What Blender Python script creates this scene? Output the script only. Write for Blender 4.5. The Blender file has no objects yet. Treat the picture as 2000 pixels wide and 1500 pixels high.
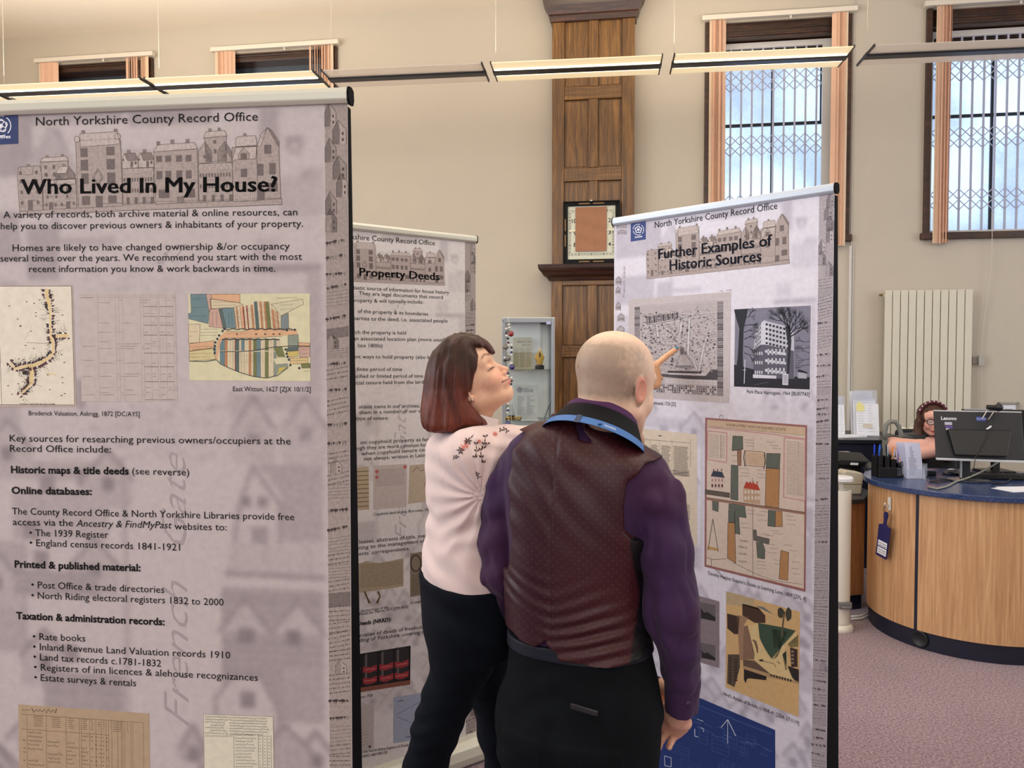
import bpy, bmesh, math, random
import numpy as np
from mathutils import Matrix, Vector
C = bpy.context.scene.collection
SC = bpy.context.scene
# -- camera
EYE = 1.575
PITCH = math.atan(50 / 1500)
FPX = 1500.0
cam_d = bpy.data.cameras.new('camera'); cam_d.sensor_width = 36; cam_d.lens = FPX / 2000 * 36
cam_d.clip_start = .05; cam_d.clip_end = 200
cam = bpy.data.objects.new('camera', cam_d); C.objects.link(cam)
cam.location = (0, 0, EYE); cam.rotation_euler = (math.pi / 2 - PITCH, 0, 0)
SC.camera = cam
# -- world, exposure
SC.view_settings.view_transform = 'Standard'; SC.view_settings.look = 'None'
SC.view_settings.gamma = 1; SC.view_settings.exposure = 0.0
SC.view_settings.use_curve_mapping = False
world = bpy.data.worlds.new('sky'); SC.world = world; world.use_nodes = True
_bg = world.node_tree.nodes['Background']
_bg.inputs[0].default_value = (.60, .74, 1.0, 1); _bg.inputs[1].default_value = 2.6
SC.cycles.max_bounces = 7; SC.cycles.diffuse_bounces = 4; SC.cycles.glossy_bounces = 3
SC.cycles.transmission_bounces = 6; SC.cycles.transparent_max_bounces = 12
SC.cycles.sample_clamp_indirect = 4; SC.cycles.caustics_reflective = False; SC.cycles.caustics_refractive = False
def area_light(name, loc, rot, sx, sy, power, col, spread=math.pi):
    l = bpy.data.lights.new(name, 'AREA'); l.shape = 'RECTANGLE'; l.size = sx; l.size_y = sy
    l.energy = power; l.color = col; l.spread = spread
    o = bpy.data.objects.new(name, l); C.objects.link(o); o.location = loc; o.rotation_euler = rot
    return o
CEIL = 4.72
RX0, RX1, RY0 = -5.6, 6.2, -4.2          # left wall, right wall, rear wall (behind the camera)
COOL = (.86, .92, 1.0); WARM = (1.0, .86, .66)
area_light('daylight_left_window', (RX0 + .05, 1.2, 2.6), (0, -math.pi / 2, 0), 2.6, 5.0, 230, COOL)
area_light('daylight_rear_window', (-1.0, RY0 + .05, 2.9), (math.pi / 2, 0, 0), 7.0, 2.4, 105, COOL)
area_light('cool_light_right', (RX1 - .05, 2.6, 2.7), (0, math.pi / 2, 0), 2.4, 4.0, 95, COOL)  # unseen lamp that cools the right side; this wall has no window
# -- helpers
def lin(c):
    c = c / 255.0
    return c / 12.92 if c <= .04045 else ((c + .055) / 1.055) ** 2.4
def rgb(r, g, b): return (lin(r), lin(g), lin(b), 1.0)
def rayd(x, y):
    a = (x - 1000) / FPX; b = (750 - y) / FPX
    c, s = math.cos(PITCH), math.sin(PITCH)
    return Vector((a, c + b * s, -s + b * c))
def P(x, y, Y):
    d = rayd(x, y); return Vector((0, 0, EYE)) + d * (Y / d.y)
def Pz(x, y, z):
    d = rayd(x, y); return Vector((0, 0, EYE)) + d * ((z - EYE) / d.z)
MATS = {}
def mat(name, col, rough=.5, metal=0., spec=.5, var=0., vscale=8., bump=0., bscale=200., alpha=1., emit=None, estr=0., sheen=0., trans=0., coat=0.):
    if name in MATS: return MATS[name]
    m = bpy.data.materials.new(name); m.use_nodes = True
    nt = m.node_tree; b = nt.nodes['Principled BSDF']
    b.inputs['Base Color'].default_value = col; b.inputs['Roughness'].default_value = rough
    b.inputs['Metallic'].default_value = metal; b.inputs['Specular IOR Level'].default_value = spec
    b.inputs['Alpha'].default_value = alpha; b.inputs['Sheen Weight'].default_value = sheen
    b.inputs['Transmission Weight'].default_value = trans; b.inputs['Coat Weight'].default_value = coat
    if emit: b.inputs['Emission Color'].default_value = emit; b.inputs['Emission Strength'].default_value = estr
    tc = None
    if var > 0 or bump > 0:
        tc = nt.nodes.new('ShaderNodeTexCoord')
    if var > 0:
        n = nt.nodes.new('ShaderNodeTexNoise'); n.inputs['Scale'].default_value = vscale; n.inputs['Detail'].default_value = 5
        nt.links.new(tc.outputs['Object'], n.inputs['Vector'])
        mx = nt.nodes.new('ShaderNodeMix'); mx.data_type = 'RGBA'
        mx.inputs['A'].default_value = tuple(max(0, c * (1 - var)) for c in col[:3]) + (1,)
        mx.inputs['B'].default_value = tuple(min(1, c * (1 + var)) for c in col[:3]) + (1,)
        nt.links.new(n.outputs['Fac'], mx.inputs['Factor']); nt.links.new(mx.outputs['Result'], b.inputs['Base Color'])
    if bump > 0:
        n2 = nt.nodes.new('ShaderNodeTexNoise'); n2.inputs['Scale'].default_value = bscale; n2.inputs['Detail'].default_value = 3
        nt.links.new(tc.outputs['Object'], n2.inputs['Vector'])
        bp = nt.nodes.new('ShaderNodeBump'); bp.inputs['Strength'].default_value = bump; bp.inputs['Distance'].default_value = .002
        nt.links.new(n2.outputs['Fac'], bp.inputs['Height']); nt.links.new(bp.outputs['Normal'], b.inputs['Normal'])
    MATS[name] = m
    return m
def vcol_mat(name, rough=.6, spec=.3, sheen=0., bump=0., bscale=300., detail_mix=0., dscale=60., stretch=(1, 1, 1), coat=0.):
    if name in MATS: return MATS[name]
    m = bpy.data.materials.new(name); m.use_nodes = True; nt = m.node_tree; b = nt.nodes['Principled BSDF']
    at = nt.nodes.new('ShaderNodeVertexColor'); at.layer_name = 'Col'
    b.inputs['Roughness'].default_value = rough; b.inputs['Specular IOR Level'].default_value = spec
    b.inputs['Sheen Weight'].default_value = sheen; b.inputs['Coat Weight'].default_value = coat
    out = at.outputs['Color']
    tc = nt.nodes.new('ShaderNodeTexCoord')
    mp = nt.nodes.new('ShaderNodeMapping'); mp.inputs['Scale'].default_value = stretch
    nt.links.new(tc.outputs['Object'], mp.inputs['Vector'])
    if detail_mix > 0:
        n = nt.nodes.new('ShaderNodeTexNoise'); n.inputs['Scale'].default_value = dscale; n.inputs['Detail'].default_value = 6
        nt.links.new(mp.outputs['Vector'], n.inputs['Vector'])
        mr = nt.nodes.new('ShaderNodeMapRange'); mr.inputs['From Min'].default_value = .3; mr.inputs['From Max'].default_value = .7
        mr.inputs['To Min'].default_value = 1 - detail_mix; mr.inputs['To Max'].default_value = 1 + detail_mix
        nt.links.new(n.outputs['Fac'], mr.inputs['Value'])
        vm = nt.nodes.new('ShaderNodeVectorMath'); vm.operation = 'SCALE'
        nt.links.new(out, vm.inputs[0]); nt.links.new(mr.outputs['Result'], vm.inputs['Scale'])
        out = vm.outputs['Vector']
    nt.links.new(out, b.inputs['Base Color'])
    if bump > 0:
        n2 = nt.nodes.new('ShaderNodeTexNoise'); n2.inputs['Scale'].default_value = bscale; n2.inputs['Detail'].default_value = 3
        nt.links.new(mp.outputs['Vector'], n2.inputs['Vector'])
        bp = nt.nodes.new('ShaderNodeBump'); bp.inputs['Strength'].default_value = bump; bp.inputs['Distance'].default_value = .002
        nt.links.new(n2.outputs['Fac'], bp.inputs['Height']); nt.links.new(bp.outputs['Normal'], b.inputs['Normal'])
    MATS[name] = m
    return m
def wood_mat(name, dark, mid, light, scale=(14, 14, .9), rough=.4, coat=.15, fine=90.):
    if name in MATS: return MATS[name]
    m = bpy.data.materials.new(name); m.use_nodes = True; nt = m.node_tree; b = nt.nodes['Principled BSDF']
    tc = nt.nodes.new('ShaderNodeTexCoord'); mp = nt.nodes.new('ShaderNodeMapping'); mp.inputs['Scale'].default_value = scale
    nt.links.new(tc.outputs['Object'], mp.inputs['Vector'])
    n = nt.nodes.new('ShaderNodeTexNoise'); n.inputs['Scale'].default_value = 1.6; n.inputs['Detail'].default_value = 8; n.inputs['Distortion'].default_value = 1.2
    n.inputs['Roughness'].default_value = .68
    nt.links.new(mp.outputs['Vector'], n.inputs['Vector'])
    mp2 = nt.nodes.new('ShaderNodeMapping'); mp2.inputs['Scale'].default_value = (fine, fine, 3.)
    nt.links.new(tc.outputs['Object'], mp2.inputs['Vector'])
    n2 = nt.nodes.new('ShaderNodeTexNoise'); n2.inputs['Scale'].default_value = 1.5; n2.inputs['Detail'].default_value = 4
    nt.links.new(mp2.outputs['Vector'], n2.inputs['Vector'])
    ad = nt.nodes.new('ShaderNodeMath'); ad.operation = 'MULTIPLY_ADD'; ad.inputs[1].default_value = .35;
    sb = nt.nodes.new('ShaderNodeMath'); sb.operation = 'SUBTRACT'; sb.inputs[1].default_value = .5
    nt.links.new(n2.outputs['Fac'], sb.inputs[0]); nt.links.new(sb.outputs[0], ad.inputs[0]); nt.links.new(n.outputs['Fac'], ad.inputs[2])
    r = nt.nodes.new('ShaderNodeValToRGB'); r.color_ramp.elements[0].position = .3; r.color_ramp.elements[0].color = dark
    r.color_ramp.elements[1].position = .72; r.color_ramp.elements[1].color = light
    e = r.color_ramp.elements.new(.5); e.color = mid
    nt.links.new(ad.outputs[0], r.inputs['Fac']); nt.links.new(r.outputs['Color'], b.inputs['Base Color'])
    b.inputs['Roughness'].default_value = rough; b.inputs['Coat Weight'].default_value = coat; b.inputs['Coat Roughness'].default_value = .3
    MATS[name] = m
    return m
class MB:
    def __init__(s): s.v = []; s.f = []; s.c = []; s.mi = []; s.smooth = False
    def add(s, vs, fs, col=None, mi=0):
        o = len(s.v); s.v.extend([tuple(v) for v in vs])
        for f in fs: s.f.append(tuple(i + o for i in f)); s.c.append(col); s.mi.append(mi)
        return s
    def box(s, x0, x1, y0, y1, z0, z1, M=None, col=None, mi=0):
        vs = [Vector((x, y, z)) for z in (z0, z1) for y in (y0, y1) for x in (x0, x1)]
        if M is not None: vs = [M @ v for v in vs]
        return s.add(vs, [(0, 2, 3, 1), (4, 5, 7, 6), (0, 1, 5, 4), (2, 6, 7, 3), (0, 4, 6, 2), (1, 3, 7, 5)], col, mi)
    def tube(s, pts, r, n=8, col=None, cap=True, mi=0):
        pts = [Vector(p) for p in pts]; rs = r if isinstance(r, (list, tuple)) else [r] * len(pts)
        rings = []; prev = None
        for i, p in enumerate(pts):
            t = (pts[min(i + 1, len(pts) - 1)] - pts[max(i - 1, 0)])
            if t.length < 1e-9: t = Vector((0, 0, 1))
            t.normalize()
            a = prev if prev is not None else (Vector((0, 0, 1)) if abs(t.z) < .9 else Vector((1, 0, 0)))
            a = a - t * a.dot(t)
            if a.length < 1e-6: a = Vector((1, 0, 0)) - t * t.x
            a.normalize(); prev = a; b = t.cross(a)
            rings.append([p + (a * math.cos(2 * math.pi * k / n) + b * math.sin(2 * math.pi * k / n)) * rs[i] for k in range(n)])
        vs = [v for rg in rings for v in rg]; fs = []
        for i in range(len(pts) - 1):
            for k in range(n):
                k2 = (k + 1) % n; fs.append((i * n + k, i * n + k2, (i + 1) * n + k2, (i + 1) * n + k))
        if cap: fs.append(tuple(range(n))[::-1]); fs.append(tuple((len(pts) - 1) * n + k for k in range(n)))
        return s.add(vs, fs, col, mi)
    def lathe(s, prof, n=24, M=None, col=None, mi=0, ang=2 * math.pi):
        vs = []
        for r, z in prof:
            for k in range(n):
                a = ang * k / n; v = Vector((r * math.cos(a), r * math.sin(a), z)); vs.append(M @ v if M is not None else v)
        fs = []
        for i in range(len(prof) - 1):
            for k in range(n):
                k2 = (k + 1) % n; fs.append((i * n + k, i * n + k2, (i + 1) * n + k2, (i + 1) * n + k))
        if prof[0][0] > 1e-6: fs.append(tuple(range(n))[::-1])
        if prof[-1][0] > 1e-6: fs.append(tuple((len(prof) - 1) * n + k for k in range(n)))
        return s.add(vs, fs, col, mi)
    def prism(s, pts, h0, h1, M=None, col=None, mi=0):
        n = len(pts); vs = [Vector((x, y, h0)) for x, y in pts] + [Vector((x, y, h1)) for x, y in pts]
        if M is not None: vs = [M @ v for v in vs]
        fs = [tuple(range(n))[::-1], tuple(range(n, 2 * n))] + [(i, (i + 1) % n, n + (i + 1) % n, n + i) for i in range(n)]
        return s.add(vs, fs, col, mi)
    def ball(s, c, r, n=12, m=8, col=None, mi=0):
        rr = r if isinstance(r, (tuple, list)) else (r, r, r); c = Vector(c); vs = []; fs = []
        for i in range(m + 1):
            th = math.pi * i / m
            for k in range(n):
                ph = 2 * math.pi * k / n
                vs.append(c + Vector((rr[0] * math.sin(th) * math.cos(ph), rr[1] * math.sin(th) * math.sin(ph), rr[2] * math.cos(th))))
        for i in range(m):
            for k in range(n):
                k2 = (k + 1) % n; fs.append((i * n + k, (i + 1) * n + k, (i + 1) * n + k2, i * n + k2))
        return s.add(vs, fs, col, mi)
ROOTM = {}
def thing(name, label, cat, loc=(0, 0, 0), rotz=0., group=None):
    o = bpy.data.objects.new(name, None); C.objects.link(o); o.empty_display_size = .05
    o.location = loc; o.rotation_euler = (0, 0, rotz); o['label'] = label; o['category'] = cat
    if group: o['group'] = group
    ROOTM[o.name] = (Matrix.Translation(Vector(loc)) @ Matrix.Rotation(rotz, 4, 'Z'))
    return o
def tag(o, label, cat, group=None):
    o['label'] = label; o['category'] = cat
    if group: o['group'] = group
    return o
def obj(name, mb, material, parent=None, world=True, smooth=False, bevel=0., label=None, kind=None, origin=None, merge=False):
    me = bpy.data.meshes.new(name)
    vs = mb.v
    M = None
    if parent is not None:
        M = ROOTM.get(parent.name)
    elif origin is not None:
        M = Matrix.Translation(Vector(origin))
    if M is not None and world:
        Mi = M.inverted(); A = np.array(Mi)
        V = np.array([tuple(v) for v in vs], dtype=np.float64); V = V @ A[:3, :3].T + A[:3, 3]
        vs = [tuple(v) for v in V]
    me.from_pydata(vs, [], mb.f)
    if any(c is not None for c in mb.c):
        ca = me.color_attributes.new('Col', 'FLOAT_COLOR', 'CORNER')
        arr = np.ones((len(me.loops), 4), dtype=np.float32); i = 0
        for f, c in zip(mb.f, mb.c):
            n = len(f); arr[i:i + n] = c if c is not None else (1, 1, 1, 1); i += n
        ca.data.foreach_set('color', arr.ravel())
    mats = material if isinstance(material, (list, tuple)) else [material]
    for m in mats: me.materials.append(m)
    if len(mats) > 1: me.polygons.foreach_set('material_index', mb.mi)
    if smooth: me.polygons.foreach_set('use_smooth', [True] * len(me.polygons))
    me.update()
    o = bpy.data.objects.new(name, me); C.objects.link(o)
    if parent is not None:
        o.parent = parent; ROOTM[o.name] = ROOTM.get(parent.name)
    elif origin is not None:
        o.location = origin; ROOTM[o.name] = M
    if smooth == 'auto':
        md = o.modifiers.new('edges', 'EDGE_SPLIT'); md.split_angle = math.radians(38)
    if bevel > 0:
        md = o.modifiers.new('bevel', 'BEVEL'); md.width = bevel; md.segments = 2; md.limit_method = 'ANGLE'
    if label: o['label'] = label
    if kind: o['kind'] = kind
    return o
def copy_tree(o, parent=None):
    c = o.copy(); C.objects.link(c); c.parent = parent
    for ch in list(o.children): copy_tree(ch, c)
    return c
_TXT = {}
def text2d(s, bold=0., shear=0., spacing=1.0):
    k = (s, bold, shear, spacing)
    if k in _TXT: return _TXT[k]
    cu = bpy.data.curves.new('t', 'FONT'); cu.body = s; cu.size = 1; cu.resolution_u = 2; cu.offset = bold; cu.shear = shear; cu.space_character = spacing
    cu.fill_mode = 'FRONT'
    o = bpy.data.objects.new('t', cu)
    me = bpy.data.meshes.new_from_object(o)
    vs = [(v.co.x, v.co.y) for v in me.vertices]; fs = [tuple(p.vertices) for p in me.polygons]
    bpy.data.objects.remove(o); bpy.data.curves.remove(cu); bpy.data.meshes.remove(me)
    xs = [v[0] for v in vs] or [0, 1]
    _TXT[k] = (vs, fs, min(xs), max(xs)); return _TXT[k]
CAPH = .73
def text_on(mb, s, fn, x0, x1, y0, y1, caph, col=None, bold=0., shear=0., spacing=1.0, mi=0):
    if bold > .03:
        k = (x1 - x0) / max(len(s), 1) * .028
        for q in (-2, -1, 0, 1, 2):
            for r in (-1, 1): text_on(mb, s, fn, x0 + q * k, x1 + q * k, y0 + r * caph * .012, y1 + r * caph * .012, caph, col, 0., shear, spacing, mi)
        return
    """text fitted between (x0,y0) and (x1,y1), mapped by fn(x,y)->3D"""
    vs, fs, a, b = text2d(s, bold, shear, spacing)
    L = math.hypot(x1 - x0, y1 - y0); ex = ((x1 - x0) / L, (y1 - y0) / L); ey = (-ex[1], ex[0])
    sx = L / (b - a); sy = caph / CAPH
    mb.add([fn(x0 + ex[0] * (v[0] - a) * sx + ey[0] * v[1] * sy, y0 + ex[1] * (v[0] - a) * sx + ey[1] * v[1] * sy) for v in vs], fs, col, mi)
# == THE ROOM
WS = -.15; WY0 = 6.92                                # far wall: Y = WY0 + WS*X
WA = math.atan(WS); we = Vector((math.cos(WA), math.sin(WA), 0)); wn = Vector((math.sin(WA), -math.cos(WA), 0))
WO = Vector((0, WY0, 0))
MW = Matrix(((we.x, -wn.x, 0, WO.x), (we.y, -wn.y, 0, WO.y), (0, 0, 1, 0), (0, 0, 0, 1)))  # local x along wall, +y into wall, -y into room
def wpt(x, y, d=0.):
    o = WO + wn * d; dr = rayd(x, y); e = Vector((0, 0, EYE)); t = (o - e).dot(wn) / dr.dot(wn); p = e + dr * t
    return (p - WO).dot(we), p.z
def wworld(s, z, d=0.): return WO + we * s + wn * d + Vector((0, 0, z))
plaster = mat('cream_plaster_paint', rgb(194, 185, 171), .75, spec=.2, var=.03, vscale=1.5, bump=.25, bscale=260)
ceil_m = mat('ceiling_paint', rgb(236, 228, 214), .8, spec=.2, var=.02, vscale=1.2)
white_paint = mat('white_metal_paint', rgb(206, 203, 200), .4)
darkwood = wood_mat('dark_window_wood', rgb(24, 12, 6), rgb(52, 27, 14), rgb(88, 48, 26), scale=(1.2, 14, 14))
oak = wood_mat('oak_panelling', rgb(62, 38, 12), rgb(104, 68, 25), rgb(146, 102, 44), scale=(16, 16, 1.2), rough=.38, coat=.3)
oak_h = wood_mat('oak_panelling_rail', rgb(62, 38, 12), rgb(104, 68, 25), rgb(146, 102, 44), scale=(1.2, 16, 16), rough=.38, coat=.3)
oak_dark = wood_mat('dark_oak_moulding', rgb(26, 11, 7), rgb(52, 26, 16), rgb(86, 48, 30), scale=(1.0, 18, 18), rough=.36, coat=.3)
def carpet_mat():
    m = bpy.data.materials.new('mauve_carpet'); m.use_nodes = True; nt = m.node_tree; b = nt.nodes['Principled BSDF']
    tc = nt.nodes.new('ShaderNodeTexCoord')
    n = nt.nodes.new('ShaderNodeTexNoise'); n.inputs['Scale'].default_value = 95; n.inputs['Detail'].default_value = 4; n.inputs['Roughness'].default_value = .7
    nb = nt.nodes.new('ShaderNodeTexNoise'); nb.inputs['Scale'].default_value = 2.2; nb.inputs['Detail'].default_value = 3
    nt.links.new(tc.outputs['Object'], n.inputs['Vector']); nt.links.new(tc.outputs['Object'], nb.inputs['Vector'])
    r = nt.nodes.new('ShaderNodeValToRGB'); r.color_ramp.elements[0].position = .34; r.color_ramp.elements[0].color = rgb(88, 62, 74)
    r.color_ramp.elements[1].position = .68; r.color_ramp.elements[1].color = rgb(184, 158, 168)
    nt.links.new(n.outputs['Fac'], r.inputs['Fac'])
    mx = nt.nodes.new('ShaderNodeMix'); mx.data_type = 'RGBA'; mx.blend_type = 'MULTIPLY'; mx.inputs['Factor'].default_value = .35
    nt.links.new(r.outputs['Color'], mx.inputs['A']); nt.links.new(nb.outputs['Fac'], mx.inputs['B'])
    nt.links.new(mx.outputs['Result'], b.inputs['Base Color'])
    b.inputs['Roughness'].default_value = .95; b.inputs['Specular IOR Level'].default_value = .1; b.inputs['Sheen Weight'].default_value = .3
    bp = nt.nodes.new('ShaderNodeBump'); bp.inputs['Strength'].default_value = .6; bp.inputs['Distance'].default_value = .004
    nt.links.new(n.outputs['Fac'], bp.inputs['Height']); nt.links.new(bp.outputs['Normal'], b.inputs['Normal'])
    return m
wyl = WY0 + WS * RX0; wyr = WY0 + WS * RX1
fl = MB(); fl.prism([(RX0, RY0), (RX1, RY0), (RX1, wyr), (RX0, wyl)], -.1, 0)
obj('floor', fl, carpet_mat(), kind='structure')
cl = MB(); cl.prism([(RX0, RY0), (RX1, RY0), (RX1, wyr), (RX0, wyl)], CEIL, CEIL + .1)
obj('ceiling', cl, ceil_m, kind='structure')
def win_box(x0, x1, ytop, ybot, xr=None):
    s0, zt = wpt(x0, ytop); s1, _ = wpt(x1, ytop); _, zb = wpt(x0, ybot)
    return s0, s1, zb, zt
W3 = win_box(1377, 1663, 47, 478)
ww = W3[1] - W3[0]
s4, _ = wpt(1804, 300)
W4 = (s4, s4 + ww, W3[2] - .0, W3[3])
s1, _ = wpt(82, 120); s1b, _ = wpt(317, 120)
s2, _ = wpt(424, 100); s2b, _ = wpt(677, 100)
zt1 = wpt(200, 103)[1]; zt2 = wpt(550, 88)[1]
W1 = (s1, s1 + ww, W3[2], W3[3]); W2 = (s2, s2 + ww, W3[2], W3[3])
WINS = [W1, W2, W3, W4]
sL = (Vector((RX0, wyl, 0)) - WO).dot(we); sR = (Vector((RX1, wyr, 0)) - WO).dot(we)
wb = MB(); TH = .42; cur = sL
zb, zt = W3[2], W3[3]
wb.box(sL, sR, 0, TH, 0, zb, MW); wb.box(sL, sR, 0, TH, zt, CEIL, MW)
for (a, b, _, _) in WINS:
    wb.box(cur, a, 0, TH, zb, zt, MW); cur = b
wb.box(cur, sR, 0, TH, zb, zt, MW)
obj('wall_far', wb, plaster, kind='structure')
w = MB(); w.box(RX0 - .2, RX0, RY0, wyl, 0, CEIL); obj('wall_left', w, plaster, kind='structure')
w = MB(); w.box(RX1, RX1 + .2, RY0, wyr, 0, CEIL); obj('wall_right', w, plaster, kind='structure')
w = MB(); w.box(RX0 - .2, RX1 + .2, RY0 - .2, RY0, 0, CEIL); obj('wall_rear', w, plaster, kind='structure')
w = MB(); w.box(sL, sR, -.018, 0, 0, .16, MW); obj('baseboard_far', w, white_paint, kind='structure', bevel=.004)
def glass_mat(name, tint):
    m = bpy.data.materials.new(name); m.use_nodes = True; nt = m.node_tree
    for n in list(nt.nodes):
        if n.type != 'OUTPUT_MATERIAL': nt.nodes.remove(n)
    out = [n for n in nt.nodes if n.type == 'OUTPUT_MATERIAL'][0]
    tr = nt.nodes.new('ShaderNodeBsdfTranslucent'); gl = nt.nodes.new('ShaderNodeBsdfGlossy'); gl.inputs['Roughness'].default_value = .12
    tc = nt.nodes.new('ShaderNodeTexCoord')
    n = nt.nodes.new('ShaderNodeTexNoise'); n.inputs['Scale'].default_value = 1.6; n.inputs['Detail'].default_value = 3
    n2 = nt.nodes.new('ShaderNodeTexNoise'); n2.inputs['Scale'].default_value = 45; n2.inputs['Detail'].default_value = 3; n2.inputs['Distortion'].default_value = 1.5
    nt.links.new(tc.outputs['Object'], n.inputs['Vector']); nt.links.new(tc.outputs['Object'], n2.inputs['Vector'])
    r = nt.nodes.new('ShaderNodeValToRGB'); r.color_ramp.elements[0].position = .35; r.color_ramp.elements[0].color = tuple(c * .74 for c in tint[:3]) + (1,)
    r.color_ramp.elements[1].position = .62; r.color_ramp.elements[1].color = tint
    ad = nt.nodes.new('ShaderNodeMath'); ad.operation = 'MULTIPLY_ADD'; ad.inputs[1].default_value = .4;
    sb = nt.nodes.new('ShaderNodeMath'); sb.operation = 'SUBTRACT'; sb.inputs[1].default_value = .5
    nt.links.new(n2.outputs['Fac'], sb.inputs[0]); nt.links.new(sb.outputs[0], ad.inputs[0]); nt.links.new(n.outputs['Fac'], ad.inputs[2])
    nt.links.new(ad.outputs[0], r.inputs['Fac']); nt.links.new(r.outputs['Color'], tr.inputs['Color'])
    bp = nt.nodes.new('ShaderNodeBump'); bp.inputs['Strength'].default_value = .6; bp.inputs['Distance'].default_value = .004
    nt.links.new(n2.outputs['Fac'], bp.inputs['Height']); nt.links.new(bp.outputs['Normal'], gl.inputs['Normal'])
    mx = nt.nodes.new('ShaderNodeMixShader'); mx.inputs[0].default_value = .06
    nt.links.new(tr.outputs[0], mx.inputs[1]); nt.links.new(gl.outputs[0], mx.inputs[2]); nt.links.new(mx.outputs[0], out.inputs[0])
    MATS[name] = m; return m
frosted = glass_mat('frosted_glass', (.86, .90, .93, 1))
dark_glass = mat('dark_transom_glass', rgb(30, 34, 40), .12, spec=.8, var=.4, vscale=3)
grille_m = mat('white_grille_paint', rgb(176, 178, 196), .45)
iron = mat('black_leading', rgb(12, 14, 26), .5)
def ribbon(mb, a, b, w, y0, y1, M):
    a = Vector((a[0], 0, a[1])); b = Vector((b[0], 0, b[1])); t = (b - a).normalized(); p = Vector((-t.z, 0, t.x)) * w / 2
    vs = [a + p, b + p, b - p, a - p]
    V = [M @ Vector((v.x, y0, v.z)) for v in vs] + [M @ Vector((v.x, y1, v.z)) for v in vs]
    mb.add(V, [(0, 1, 2, 3), (7, 6, 5, 4), (0, 4, 5, 1), (1, 5, 6, 2), (2, 6, 7, 3), (3, 7, 4, 0)])
GZ = [wpt(1500, 419, -.1)[1], wpt(1500, 302, -.1)[1], wpt(1500, 176, -.1)[1]]
def make_window(i, box, near):
    s0, s1, zb, zt = box
    fr = MB(); D = .10
    fr.box(s0, s0 + .045, -.03, D + .14, zb, zt, MW); fr.box(s1 - .045, s1, -.03, D + .14, zb, zt, MW)
    fr.box(s0 + .045, s1 - .045, 0.02, D + .14, zt - (.13 if i > 2 else .075), zt, MW)
    fr.box(s0 + .045, s1 - .045, .012, .05, zt - .07, zt - .055, MW); fr.box(s0 + .045, s1 - .045, .008, .05, zt - (.115 if i > 2 else .03), zt - (.10 if i > 2 else .015), MW)
    fr.box(s0 - .02, s1 + .02, -.045, D + .14, zb - .0, zb + .055, MW)
    if i > 2: fr.box(s0 + .045, s1 - .045, .15, .22, zt - .20, zt - .17, MW)
    root = obj(f'window_{i}', fr, darkwood, kind='structure', bevel=.004)
    g = MB(); g.box(s0 + .04, s1 - .04, .19, .20, zb + .05, zt - .33, MW); obj('pane', g, frosted, root)
    g = MB(); g.box(s0 + .04, s1 - .04, .19, .20, zt - .22, zt - .12, MW); obj('transom_pane', g, dark_glass, root)
    ir = MB(); zc = zb + (zt - zb) * .555
    ir.box((s0 + s1) / 2 - .012, (s0 + s1) / 2 + .008, .172, .19, zb + .05, zt - .33, MW)
    ir.box(s0 + .04, s1 - .04, .17, .19, zc, zc + .025, MW)
    ir.box(s1 - .20, s1 - .175, .17, .19, zc, zt - .33, MW)
    obj('glazing_bar', ir, iron, root)
    db = MB(); db.box(s0 + .04, s1 - .04, .172, .186, zt - .33, zt - (.20 if i > 2 else .07), MW); obj('upper_board', db, dark_glass if i > 2 else mat('reflection_tinted_glass', rgb(66, 74, 84), .15, spec=.8, var=.5, vscale=2.2), root)  # left windows: pale blue-grey reflection put into the glass colour
    gf = MB(); gx0, gx1 = s0 + .11, s1 - .20; zg0, zg1 = zb + .075, zt - (.19 if i > 2 else .36)
    gf.box(s0 + .05, gx1 + .07, .10, .13, zg1, zg1 + .05, MW); gf.box(s0 + .05, gx1 + .07, .10, .13, zg0 - .03, zg0 + .015, MW)
    gf.box(gx1 + .0, gx1 + .07, .10, .13, zg0, zg1, MW); gf.box(s0 + .05, s0 + .10, .10, .13, zg0, zg1, MW)
    gfo = obj('grille_frame', gf, white_paint, root, bevel=.003)
    n = 10; pitch = (gx1 - (s0 + .10)) / n
    for k in range(n):
        x = s0 + .10 + pitch * (k + .5); b = MB()
        b.box(x - .007, x + .007, .108, .122, zg0, zg1, MW); obj('grille_bar', b, grille_m, root)
    for zc2 in GZ:
        l = MB(); hp_ = pitch
        for k in range(-1, n):
            xa = s0 + .10 + pitch * (k + .5); xb = xa + pitch; ta = tb = 0.
            if k == -1: xa = s0 + .10; ta = .5
            if k == n - 1: xb = gx1; tb = .5
            for q in range(2):
                z0_ = zc2 + q * hp_
                ribbon(l, (xa, z0_ + hp_ * ta), (xb, z0_ + hp_ * (1 - tb)), .007, .103, .107, MW)
                ribbon(l, (xa, z0_ + hp_ * (1 - ta)), (xb, z0_ + hp_ * tb), .007, .123, .127, MW)
        obj('grille_lattice', l, grille_m, root)
    peach = mat('peach_blind_fabric', rgb(230, 188, 160), .85, var=.07, vscale=20, sheen=.2)
    peach2 = mat('pale_blind_fabric', rgb(222, 196, 170), .85, var=.05, vscale=20)
    bl = thing('vertical_blind', near, 'blind', tuple(MW @ Vector(((s0 + s1) / 2, -.06, zb))), WA, None)
    hr = MB(); hr.box(s0 - .03, s1 + .03, -.075, -.025, zt + .005, zt + .045, MW); obj('headrail', hr, mat('cream_plastic', rgb(222, 214, 200), .4), bl, bevel=.004)
    lt = MB(); lt.tube([MW @ Vector(((s0 + s1) / 2 + .1, -.05, zt + .005)), MW @ Vector(((s0 + s1) / 2 + .1, -.05, zt - .02))], .009); obj('hook', lt, MATS['cream_plastic'], bl)
    rnd = random.Random(i)
    LW = .089
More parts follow.
